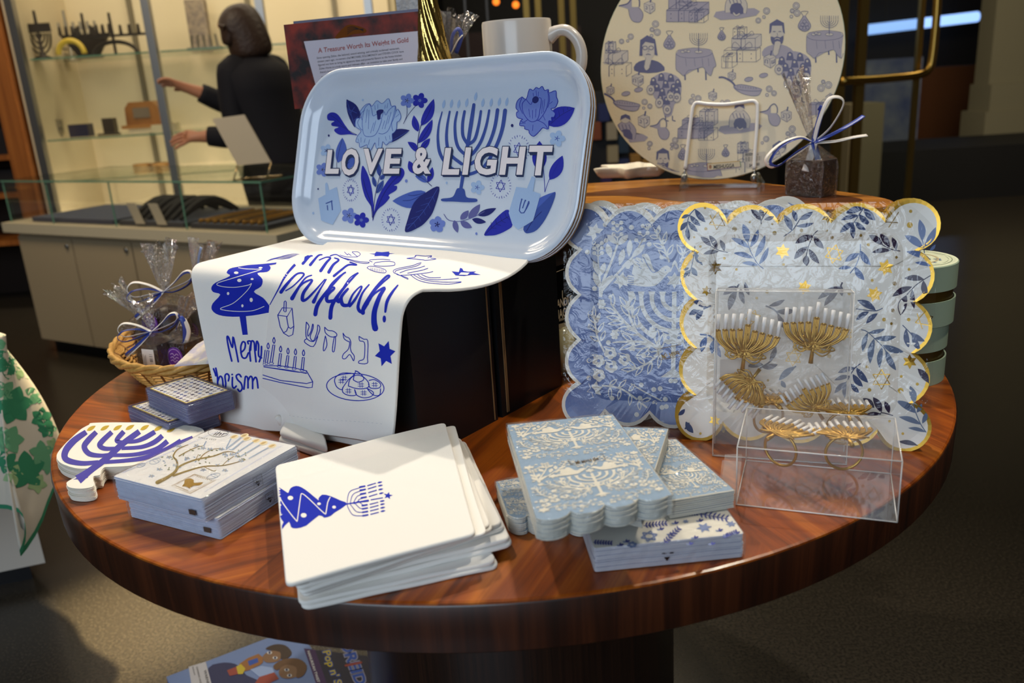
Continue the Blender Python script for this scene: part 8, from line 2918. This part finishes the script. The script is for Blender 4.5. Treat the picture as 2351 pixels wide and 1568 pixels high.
for i, (foot, topm, lab) in enumerate((((500, 665), (545, 330), 'upper left gold menorah napkin ring with white candles in the standing box'),
                                       ((885, 622), (930, 290), 'upper right gold menorah napkin ring with white candles in the standing box'),
                                       ((600, 655), (430, 870), 'lower left upside-down gold menorah napkin ring in the standing box'),
                                       ((955, 938), (815, 715), 'lower right tilted gold menorah napkin ring in the standing box'))):
 a, b = PP(*Zr(foot)[0], fo2, fn_), PP(*Zr(topm)[0], fo2, fn_)
 zz_ = (b - a)
 s_ = zz_.length / 0.0565
 zz_.normalize()
 yy_ = -fn_
 xx_ = yy_.cross(zz_).normalized()
 place_ring(proto, i == 0, frame4(a, xx_, yy_, zz_, s_), lab)
# rings in the lying box: they lie under its lid, bands hanging down
zr_ = ZT + LBH - 0.006
for i, (foot, topm, lab) in enumerate((((1120, 1085), (1035, 965), 'front right gold napkin ring lying under the lid of the flat box'), ((640, 1050), (780, 975), 'front left gold napkin ring lying under the lid of the flat box'),
                                       ((1110, 945), (1050, 850), 'back right gold napkin ring lying under the lid of the flat box'), ((720, 880), (640, 830), 'back left gold napkin ring lying under the lid of the flat box'))):
 a, b = P(*Zr(foot)[0], zr_), P(*Zr(topm)[0], zr_)
 zz_ = (b - a)
 s_ = 1.0
 zz_.normalize()
 yy_ = V((0, 0, -1))
 xx_ = yy_.cross(zz_).normalized()
 place_ring(proto, False, frame4(a, xx_, yy_, zz_, s_), lab)
# ------------------------------------------------------------------ wicker basket with tied sweets
WICK = mat('wicker', rgb(186, 138, 62), 0.55, noise=(160, rgb(206, 160, 86), 0.2))
WICKD = mat('wicker_dark', rgb(128, 82, 34), 0.6, noise=(160, rgb(160, 110, 52), 0.2))
bkx = V((-0.45, 0.89, 0)).normalized()
bky = V((-bkx.y, bkx.x, 0))
KA, KB = 0.153, 0.116
bkc = V((-0.487, 1.240, ZT))
HB_ = 0.048
basket = thing('wicker_basket', 'oval wicker basket full of cellophane sweet bags at the left back of the table', 'basket', bkc)
def el(f, a, z):
 return bkc + bkx * (KA * f * cos(a)) + bky * (KB * f * sin(a)) + up * z
prof = [(0.60, 0.002), (0.70, 0.006), (0.80, 0.022), (0.90, 0.042), (0.97, HB_)]
def pf(t):
 t = t * (len(prof) - 1)
 i = min(int(t), len(prof) - 2)
 u = t - i
 return prof[i][0] + (prof[i + 1][0] - prof[i][0]) * u, prof[i][1] + (prof[i + 1][1] - prof[i][1]) * u
mb = MB()
ns = 40
for k in range(ns):
 a = 2 * pi * k / ns
 mb.tube([el(*(lambda q: (q[0], a, q[1]))(pf(j / 8))) for j in range(9)], 0.0016, WICKD, 5)
mb.build('stakes', basket, True)
mb = MB()
nr = 15
for j in range(nr):
 f, z = pf((j + .5) / nr)
 pts = []
 for k in range(ns * 2):
  a = 2 * pi * k / (ns * 2)
  w = 0.010 * cos(pi * k / 1.0 + pi * (j % 2)) if k % 2 == 0 else 0
  pts.append(el(f + w * (1 if (k // 2 + j) % 2 else -1) * 2, a, z))
 mb.tube(pts, 0.0021, WICK, 5, closed=True)
mb.face([el(0.6, 2 * pi * k / 40, 0.003) for k in range(40)], WICKD)
mb.build('weave', basket, True)
mb = MB()
for s_ in range(3):
 mb.tube([el(1.0 + 0.012 * cos(9 * 2 * pi * k / 90 + s_ * 2.1), 2 * pi * k / 90, HB_ + 0.004 + 0.0045 * sin(9 * 2 * pi * k / 90 + s_ * 2.1)) for k in range(90)], 0.0038, WICK, 6, closed=True)
mb.build('rim', basket, True)
PURP = mat('purple_sticker', rgb(106, 46, 150), 0.35)
PURPL = mat('purple_sticker_ink', rgb(196, 170, 214), 0.5)
def sticker(off, r_, nrm, script=True):
 def f(root, base, ux, uy):
  c_ = base + ux * off[0] + uy * off[1] + up * off[2]
  n_ = (ux * nrm[0] + uy * nrm[1] + up * nrm[2]).normalized()
  x_ = up.cross(n_).normalized()
  y_ = n_.cross(x_)
  mb = MB()
  rim = [c_ + x_ * (r_ * cos(2 * pi * k / 28)) + y_ * (r_ * sin(2 * pi * k / 28)) for k in range(28)]
  mb.rings([[p - n_ * 0.0006 for p in rim], rim], PURP, True, False, True)
  p_ = Print(mb, Surf(o=c_, n=n_))
  p_.map = frame_map(c_, x_, y_)
  p_.ring((0, 0), r_ * .82, r_ * .05, PURPL, 0, None, 28)
  for q in range(3):
   p_.stroke([(-r_ * .5, r_ * (.3 - .3 * q)), (-r_ * .2, r_ * (.42 - .3 * q)), (0, r_ * (.2 - .3 * q)), (r_ * .25, r_ * (.4 - .3 * q)), (r_ * .5, r_ * (.28 - .3 * q))], r_ * .07, PURPL, 0, 3)
  mb.build('round_sticker', root)
 return f
def barcode(off, w, h, nrm):
 def f(root, base, ux, uy):
  c_ = base + ux * off[0] + uy * off[1] + up * off[2]
  n_ = (ux * nrm[0] + uy * nrm[1] + up * nrm[2]).normalized()
  x_ = up.cross(n_).normalized()
  y_ = n_.cross(x_)
  mb = MB()
  mb.box(c_, x_ * w / 2, y_ * h / 2, n_ * 0.0004, WHITE)
  p_ = Print(mb, Surf(o=c_ + n_ * 0.0004, n=n_))
  p_.map = frame_map(c_ + n_ * 0.0004, x_, y_)
  rnd = random.Random(2)
  for k in range(13):
   y = h * (.30 - .052 * k)
   p_.stroke([(w * .10, y), (w * .36, y)], h * rnd.choice((.014, .03, .022)), INKB, 0, 1, False)
  for k in range(5):
   p_.stroke([(-w * (.40 - .09 * k), -h * .36), (-w * (.40 - .09 * k), h * rnd.uniform(.1, .36))], w * .022, INKB, 0, 1, False)
  mb.build('barcode_label', root)
 return f
bowk = lambda s: ((([(x * s, y * s, z * s) for x, y, z in ((0, -.006, 0), (-.02, -.010, .014), (-.042, -.014, .02), (-.054, -.014, .008), (-.044, -.014, -.004), (-.02, -.010, -.002), (0, -.006, 0))]), RIBW, .003 * s), (([(x * s, y * s, z * s) for x, y, z in ((0, -.007, 0), (-.022, -.012, .008), (-.046, -.016, .006), (-.056, -.016, -.006), (-.04, -.016, -.012), (0, -.007, 0))]), RIBB, .003 * s),
                 (([(x * s, y * s, z * s) for x, y, z in ((0, -.006, 0), (.02, -.010, .014), (.042, -.014, .03), (.054, -.014, .028), (.046, -.014, .012), (.02, -.010, 0), (0, -.006, 0))]), RIBB, .004 * s), (([(x * s, y * s, z * s) for x, y, z in ((0, -.007, 0), (.022, -.012, .016), (.04, -.015, .032), (.052, -.015, .032), (.048, -.015, .018), (0, -.007, 0))]), RIBW, .003 * s),
                 (([(x * s, y * s, z * s) for x, y, z in ((0, -.007, 0), (-.02, -.016, -.016), (-.046, -.022, -.034))]), RIBB, .004 * s), (([(x * s, y * s, z * s) for x, y, z in ((0, -.008, 0), (-.018, -.017, -.018), (-.044, -.023, -.038))]), RIBW, .003 * s))
SG = 'sweet bags in the basket'
rzb = -0.45
b1 = P(350, 824, ZT + 0.038) + V((0, .02, 0))
gift_bag('chocolate bag with a white barcode label at the front of the basket', V((b1.x, b1.y, ZT + 0.012)), (0.022, 0.018), 0.046, 0.064, (-0.012, 0.008, 0.05), 'block', 21, SG, bowk(0.86), rzb, (barcode((0.004, -0.0205, 0.026), 0.024, 0.030, (0, -1, 0.05)),))
b2 = P(410, 818, ZT + 0.038) + V((0, .02, 0))
gift_bag('chocolate bag with a purple round sticker at the front of the basket', V((b2.x, b2.y, ZT + 0.012)), (0.023, 0.018), 0.044, 0.066, (0.02, 0.008, 0.04), 'block', 22, SG, (([(0, -.008, 0), (.010, -.014, .018), (.016, -.016, .006), (.012, -.016, -.02), (.004, -.014, -.024)], RIBB, .004), ([(0, -.008, 0), (.014, -.014, .016), (.02, -.016, -.004), (.010, -.016, -.026)], RIBW, .003)), rzb, (sticker((0.004, -0.0215, 0.024), 0.0165, (0, -1, .1)),))
b3 = P(366, 745, ZT + 0.066) + V((0, .005, 0))
gift_bag('big chocolate ball bag with a purple sticker in the middle of the basket', V((b3.x + 0.004, b3.y + 0.03, ZT + 0.020)), (0.034, 0.030), 0.068, 0.092, (0.0, 0.008, 0.078), 'ball', 23, SG, bowk(1.0), rzb, (sticker((-0.010, -0.0330, 0.044), 0.0195, (-.1, -1, .1)),))
b4 = P(440, 722, ZT + 0.066)
gift_bag('dark chocolate bag at the back right of the basket beside the draped towel', V((b4.x + 0.01, b4.y + 0.02, ZT + 0.020)), (0.026, 0.024), 0.06, 0.084, (0.02, 0.008, 0.075), 'ball', 24, SG, (([(0, -.006, 0), (.012, -.008, .05), (.02, -.008, .07)], mat('pale_blue_raffia', rgb(150, 170, 214), .4), .003), ([(0, -.006, 0), (.018, -.01, .01), (.03, -.01, .0)], RIBW, .004)), rzb, (sticker((0.0, -0.0275, 0.02), 0.013, (0, -1, 0)),))
b5 = P(308, 778, ZT + 0.045) + V((0, .01, 0))
gift_bag('chocolate bag with a purple sticker at the left end of the basket', V((b5.x + 0.004, b5.y + 0.012, ZT + 0.014)), (0.022, 0.02), 0.046, 0.066, (-0.032, 0.0, 0.05), 'ball', 25, SG, (), rzb, (sticker((-0.002, -0.0225, 0.024), 0.014, (-.2, -1, .1)),))
# pale printed scarf-like paper lying over the basket rim
pp_ = [P(x, y, z) for x, y, z in ((400, 842, ZT + 0.066), (452, 792, ZT + 0.075), (478, 778, ZT + 0.08), (500, 815, ZT + 0.076), (500, 834, ZT + 0.066), (445, 838, ZT + 0.065))]
mb = MB()
pp2 = [p + V((0.0, 0.004, 0.002)) for p in pp_]
mb.rings([pp_, [p + V((0, 0.0012, 0.0012)) for p in pp_]], mat('pale_lilac_paper', rgb(184, 180, 200), 0.6, noise=(45, rgb(224, 214, 196), 0.08)), True, True, True)
tag(mb.build('paper_gift_tag', loc=pp_[0]), 'pale lilac paper tag lying over the basket rim next to the towel', 'tag')
# ------------------------------------------------------------------ woman behind the counter
def skin(verts, edges, sub=2):
 """smooth mesh grown on a skeleton of (point, radius)"""
 me = bpy.data.meshes.new('skin')
 me.from_pydata([tuple(v[0]) for v in verts], edges, [])
 ob = bpy.data.objects.new('skin', me)
 COL.objects.link(ob)
 ob.modifiers.new('Skin', 'SKIN')
 for sv, v in zip(me.skin_vertices[0].data, verts):
  r = v[1]
  sv.radius = r if isinstance(r, tuple) else (r, r)
 me.skin_vertices[0].data[0].use_root = True
 sb_ = ob.modifiers.new('Sub', 'SUBSURF')
 sb_.levels = sb_.render_levels = sub
 dg = bpy.context.evaluated_depsgraph_get()
 m2 = bpy.data.meshes.new_from_object(ob.evaluated_get(dg))
 bpy.data.objects.remove(ob)
 bpy.data.meshes.remove(me)
 return m2
def skin_obj(name, verts, edges, m, parent, sub=2):
 me = skin(verts, edges, sub)
 me.name = name
 me.materials.clear()
 me.materials.append(m)
 off = V(parent.location)
 for v in me.vertices:
  v.co -= off
 for p in me.polygons:
  p.use_smooth = True
 o = bpy.data.objects.new(name, me)
 o.parent = parent
 COL.objects.link(o)
 return o
def chain(vs, es, start, pts):
 i = start
 for p in pts:
  vs.append(p)
  es.append((i, len(vs) - 1))
  i = len(vs) - 1
 return i
D_ = 4.36
pz = lambda px, py, y=D_: PY(px, py, y)
woman = thing('person', 'woman with dark shoulder-length hair and dark jacket reaching left behind the sales counter', 'person', V((-1.13, D_, 0)))
SKIN = mat('skin', rgb(168, 112, 82), 0.5)
JACK = mat('navy_black_jacket', rgb(17, 17, 25), 0.8, spec=0.25)
HAIR = mat('dark_brown_hair', rgb(50, 34, 25), 0.5, spec=0.4, bump=(60, 0.5, 0.01))
pel = V((-1.13, D_, 0.86))
nk = pz(575, 128)
hd_ = pz(548, 48)
shL, shR = pz(530, 158, D_ - 0.13), pz(632, 152, D_ + 0.10)
h1, h2 = pz(412, 196, D_ + 0.02), pz(442, 316, D_ - 0.16)
vs, es = [(pel, 0.12)], []
t_ = chain(vs, es, 0, [(pel.lerp(nk, .4), 0.10), (pel.lerp(nk, .75), 0.10), (nk - V((0, 0, 0.05)), 0.06), (nk + V((-.01, 0, 0.03)), 0.055)])
chest = 2
# head with a jaw, a face turned left (away from the camera towards the shelves)
hv = chain(vs, es, t_, [(hd_ + V((0.012, 0, -0.06)), (0.075, 0.085)), (hd_ + V((0, 0, 0.0)), (0.088, 0.10)), (hd_ + V((0.005, 0, 0.075)), 0.075)])
chain(vs, es, hv - 1, [(hd_ + V((-0.105, 0.02, -0.012)), 0.016)])      # nose
chain(vs, es, hv - 2, [(hd_ + V((-0.085, 0.015, -0.075)), 0.026)])     # chin
el1, el2 = shR + V((-0.24, 0.02, -0.17)), shL + V((-0.02, -0.02, -0.30))
def arm(sh, elb, hand, palm_dir, spread):
 a = chain(vs, es, chest, [(sh, 0.05), (sh.lerp(elb, .5), 0.043), (elb, 0.038), (elb.lerp(hand, .5), 0.038), (elb.lerp(hand, .86), 0.026)])
 w = (hand - elb).normalized()
 pm = chain(vs, es, a, [(hand, (0.034, 0.018))])
 for i in range(4):
  o_ = spread * (i - 1.5) * 0.019
  L_ = (0.070, 0.082, 0.078, 0.062)[i]
  b0 = hand + w * 0.03 + o_
  chain(vs, es, pm, [(b0 + w * 0.012, 0.0095), (b0 + w * L_ * .55 + palm_dir * 0.006, 0.0088), (b0 + w * L_ + palm_dir * 0.022, 0.0075)])
 chain(vs, es, pm, [(hand - spread * 0.034 + w * 0.008, 0.0105), (hand - spread * 0.046 + w * 0.042 + palm_dir * .012, 0.0088)])
arm(shR, el1, h1, V((0, 0, -1)), V((0.1, -0.8, 0.5)).normalized())
arm(shL, el2, h2, V((0, 0, -1)), V((0.1, -0.5, -0.8)).normalized())
for s_ in (-1, 1):
 hp = pel + V((0.02, 0.09 * s_, -0.06))
 chain(vs, es, 0, [(hp, 0.10), (hp + V((0.0, 0, -0.36)), 0.065), (hp + V((0.02, 0, -0.74)), 0.042), (hp + V((-0.08, 0, -0.775)), 0.03)])
skin_obj('body', vs, es, SKIN, woman)
# jacket with sleeves
mb = MB()
rg = []
for t, cx, rx, ry in ((-0.42, 0.07, .235, .20), (-0.25, 0.06, .225, .195), (0.0, 0.03, .20, .185), (0.35, 0.0, .175, .185), (0.62, -0.005, .18, .21), (0.80, 0.0, .175, .215), (0.89, 0.005, .145, .175), (0.96, 0.01, .085, .09), (1.0, 0.01, .068, .068)):
 c_ = pel.lerp(nk, t) + V((cx, 0, 0.01))
 rg.append([c_ + V((rx * cos(2 * pi * k / 24), ry * sin(2 * pi * k / 24), 0.012 * sin(5 * k) * (t < 0.3))) for k in range(24)])
mb.rings(rg, JACK, True, True, True)
for sh, elb, hand in ((shR, el1, h1), (shL, el2, h2)):
 pt = spline([tuple(p) for p in (sh.lerp(nk, .35) - V((0, 0, .06)), sh.lerp(nk, .06) - V((0, 0, .02)), sh.lerp(elb, .5), elb, elb.lerp(hand, .62))], 5)
 mb.tube(pt, [0.085 - 0.038 * k / (len(pt) - 1) for k in range(len(pt))], JACK, 14)
mb.build('jacket', woman, True)
vs, es = [(pel + V((0.02, 0, -0.1)), 0.16)], []
for s_ in (-1, 1):
 hp = pel + V((0.02, 0.09 * s_, -0.14))
 chain(vs, es, 0, [(hp, 0.115), (hp + V((0.0, 0, -0.3)), 0.085), (hp + V((0.02, 0, -0.64)), 0.07)])
skin_obj('trousers', vs, es, mat('black_trousers', rgb(16, 15, 17), 0.8), woman)
# bobbed hair round the back and side of the head
vs, es = [(hd_ + V((0.03, -0.005, 0.02)), (0.118, 0.122))], []
chain(vs, es, 0, [(hd_ + V((0.012, 0, 0.085)), 0.085)])
chain(vs, es, 0, [(hd_ + V((0.035, -0.02, -0.06)), (0.112, 0.105)), (hd_ + V((0.045, -0.02, -0.13)), (0.115, 0.105)), (hd_ + V((0.05, -0.01, -0.185)), (0.105, 0.10))])
chain(vs, es, 0, [(hd_ + V((-0.035, -0.075, -0.03)), 0.045), (hd_ + V((-0.03, -0.085, -0.12)), 0.04)])
skin_obj('hair', vs, es, HAIR, woman)
# ------------------------------------------------------------------ neighbouring table with a leaf-printed cloth
lt = thing('side_table', 'small white table under the green leaf-printed cloth at the left edge', 'table', V((-1.5, 1.75, 0)))
ta, tb = V((-0.95, -0.31, 0)).normalized(), V((-0.70, 0.71, 0)).normalized()
tcn = V((-0.955, 1.52, 0))
mb = MB()
c4 = [tcn, tcn + ta * 0.7, tcn + ta * 0.7 + tb * 0.7, tcn + tb * 0.7]
mb.rings([[p + V((0, 0, 0.72)) for p in c4][::-1], [p + V((0, 0, 0.748)) for p in c4][::-1]], WHITE, True, True, True)
mb.build('top', lt)
mb = MB()
LTW = mat('white_side_panel', rgb(206, 200, 190), 0.6)
pc = P(104, 1292, 0.05)
pc.z = 0
c4 = [pc, pc + ta * 0.5, pc + ta * 0.5 + tb * 0.36, pc + tb * 0.36]
mb.rings([[p + V((0, 0, 0.05)) for p in c4][::-1], [p + V((0, 0, 0.72)) for p in c4][::-1]], LTW, True, True, True)
c5 = [p + (ta + tb) * 0.03 for p in c4]
mb.rings([[p + V((0, 0, 0.0)) for p in c5][::-1], [p + V((0, 0, 0.06)) for p in c5][::-1]], BLACK, True, True, True)
mb.build('plinth', lt)
CLOTH = mat('printed_cloth', rgb(206, 198, 182), 0.85)
gm = [mat('leaf_green_%d' % i, rgb(*c), 0.85) for i, c in enumerate(((44, 128, 92), (96, 158, 118), (150, 182, 132)))]
zc_ = 0.7545
u3 = V((0, 0, 1))
corner = tcn + u3 * zc_ + V((0.012, -0.004, 0))
edge = [corner + ta * 0.72, corner + ta * 0.36, corner + ta * 0.1, corner, corner + tb * 0.1, corner + tb * 0.36, corner + tb * 0.72]
nf1, nf2 = V((0.31, -0.95, 0)), V((0.71, 0.70, 0))
tip = P(56, 1268, 0.36)
hem = [corner + ta * 0.72 + nf1 * 0.04 - u3 * 0.30, corner + ta * 0.40 + nf1 * 0.05 - u3 * 0.29, P(12, 1165, 0.45), tip, P(142, 1050, 0.47), corner + tb * 0.34 + nf2 * 0.05 - u3 * 0.28, corner + tb * 0.72 + nf2 * 0.05 - u3 * 0.28]
ed = [V(p) for p in spline([tuple(p) for p in edge], 8)]
he = [V(p) for p in spline([tuple(p) for p in hem], 8)]
rows = []
for j in range(17):
 t = j / 16
 row = []
 for i, (a, b) in enumerate(zip(ed, he)):
  p = a.lerp(b, t)
  out_ = (b - a)
  out_.z = 0
  w = 0.012 * t * sin(i * 0.85)
  row.append(p + out_.normalized() * (w + 0.02 * sin(pi * t)))
 rows.append(row)
ct = tcn + (ta + tb) * 0.3 + u3 * zc_
mb = MB()
mb.grid([[ct.lerp(p, t) for p in ed] for t in (0.0, 0.35, 0.7, 0.97)] + rows[0:1], CLOTH)
mb.grid(rows, CLOTH)
pr = Print(mb, Surf(mb), edge=20, base=0.0006)
rnd = random.Random(12)
for x, y, r, k in ((20, 830, 42, 0), (30, 930, 46, 0), (85, 905, 30, 1), (95, 960, 26, 0), (20, 1010, 36, 1), (60, 1080, 46, 0), (95, 1040, 30, 1), (108, 985, 22, 0), (10, 900, 30, 1), (110, 1070, 20, 1), (50, 850, 24, 2), (30, 1090, 26, 2), (120, 1020, 16, 2), (15, 1060, 28, 0), (10, 790, 20, 1), (85, 1110, 24, 2)):
 n = rnd.choice((5, 6))
 a0 = rnd.uniform(0, 6)
 for q_ in range(n):
  a = a0 + q_ * 2 * pi / n
  pr.leaf((x, y), (x + r * cos(a), y + r * sin(a)), r * .74, gm[k], q_ * .05)
i0 = 0
for i in range(len(ed) - 1):
 mb.face([rows[16][i], rows[16][i + 1], rows[15][i + 1].lerp(rows[16][i + 1], .55), rows[15][i].lerp(rows[16][i], .55)], gm[0])
for f in range(len(mb.f) - (len(ed) - 1), len(mb.f)):
 for v in mb.f[f]:
  mb.v[v] = mb.v[v] + V((0.001, -0.001, 0))
tag(mb.build('printed_tablecloth', None, True, loc=ct), 'white tablecloth printed with green leaves hanging off the table at the left edge', 'tablecloth')
# ------------------------------------------------------------------ toy box on the floor under the table
gz_ = 0.075
gb = thing('game_box', 'blue boxed spinning-top game lying on the floor under the round table', 'game', P(640, 1540, 0))
ga, gb_, gc = P(434, 1536, gz_), P(606, 1470, gz_), P(860, 1560, gz_)
gu = (gb_ - ga).normalized()
gv = V((gu.y, -gu.x, 0))
gw, gl = 0.26, 0.30
ga = gb_ - gu * 0.19
q = [ga, ga + gu * gw, ga + gu * gw + gv * gl, ga + gv * gl]
GB = mat('game_blue', rgb(110, 134, 182), 0.45)
GS = mat('game_side_blue', rgb(26, 78, 170), 0.45)
mb = MB()
mb.rings([[V((p.x, p.y, 0.0005)) for p in q], [V((p.x, p.y, gz_ * .45)) for p in q]], GS, True, True, True)
mb.build('tray', gb)
mb = MB()
o_ = [V((p.x, p.y, 0)) for p in scaled([V((p.x, p.y, 0)) for p in q], -0.004)]
mb.rings([[V((p.x, p.y, gz_ * .3)) for p in o_], [V((p.x, p.y, gz_)) for p in o_]], GS, True, False, False)
mb.face([V((p.x, p.y, gz_)) for p in o_], GB)
pr = Print(mb, Surf(o=V((0, 0, gz_)), n=up), base=0.0004)
Z = zoom(400, 1440, 900, 2351)
C_ = lambda n, r, g, b: mat(n, rgb(r, g, b), 0.5)
pr.poly(Z((390, 620), (370, 440), (480, 390), (600, 385), (700, 420), (780, 520), (960, 620)), C_('g_navy', 32, 42, 88), 0, 2)
pr.poly(Z((1400, 230), (1520, 245), (1660, 640), (1540, 640)), C_('g_purple', 62, 34, 88), 1)
pr.poly(Z((1520, 245), (2140, 320), (2330, 700), (1680, 700)), C_('g_dark', 24, 30, 56), 1)
pr.poly(Z((155, 430), (340, 375), (410, 640), (190, 640)), C_('g_label', 190, 190, 196), 2)
for k, (t, x, e) in enumerate((('WARNING', 318, 44), ('CHOKING HAZARD', 235, 27), ('Small parts', 195, 22))):
 a = Z((x, 470 if k == 0 else 430))[0]
 pr.text(t, a, (e * .05, e * .2), (e * .2, -e * .05), INKB, 3, 0.02)
sk = lambda pts, w, m: pr.stroke(Z(*pts), w, m, 4, 3)
BR_, YL, RD = C_('g_brown', 60, 46, 40), C_('g_yellow', 196, 176, 50), C_('g_red', 150, 64, 54)
SK2 = C_('g_skin', 132, 100, 74)
# two cartoon children in party clothes, lying sideways on the lid
pr.poly(Z((950, 330), (1010, 270), (1120, 250), (1160, 310), (1120, 370), (1000, 385)), SK2, 3, 3)
pr.poly(Z((985, 240), (1080, 190), (1200, 200), (1270, 280), (1220, 340), (1150, 345), (1140, 270)), BR_, 4, 3)
pr.poly(Z((700, 400), (910, 290), (960, 380), (880, 430), (760, 480)), C_('g_orange', 150, 100, 54), 3, 2)
pr.poly(Z((795, 370), (900, 335), (910, 380), (810, 420)), GS, 4)
pr.poly(Z((670, 430), (720, 400), (770, 450), (740, 510), (690, 510)), YL, 5)
pr.poly(Z((570, 470), (670, 430), (690, 510), (600, 530)), RD, 5)
pr.poly(Z((1130, 470), (1200, 405), (1320, 420), (1340, 520), (1240, 560), (1150, 540)), SK2, 4, 3)
pr.poly(Z((1070, 420), (1180, 350), (1340, 345), (1430, 420), (1400, 520), (1320, 550), (1320, 440), (1200, 410), (1110, 470)), C_('g_hair', 100, 70, 46), 5, 3)
pr.poly(Z((920, 540), (1080, 490), (1130, 560), (960, 640), (850, 640)), RD, 4)
pr.poly(Z((820, 460), (940, 420), (1060, 440), (1080, 490), (920, 540)), C_('g_pale', 150, 172, 214), 3)
for x, y in ((1030, 280), (1090, 335), (1215, 465), (1245, 525)):
 pr.dot(Z((x, y))[0], 5.5, WHITE, 6, 3.4)
 pr.dot(Z((x, y))[0], 3.0, C_('g_navy', 0, 0, 0), 7)
sk(((1150, 505), (1165, 520)), 1.2, RD)
for t, x, y, e, m, m2, b in (('Pop n\' Spin', 1600, 262, 30, YL, GS, 0.02), ('DREIDEL', 1790, 165, 44, GS, C_('g_outline', 150, 150, 170), 0.03)):
 a = Z((x, y))[0]
 pr.text(t, a, (e * .30, e * .80), (e * .80, -e * .18), m2, 3, b + .06)
 pr.text(t, a, (e * .30, e * .80), (e * .80, -e * .18), m, 4, b)
pr.stroke([(794, 1529), (829, 1522)], 5.5, RD, 6, 1)
a = Z((1435, 260))[0]
pr.text('HANUKKAH TWIST ON THE CLASSIC', a, (2.7, 8.2), (8.2, -2.0), WHITE, 3, 0.02)
mb.build('lid', gb)
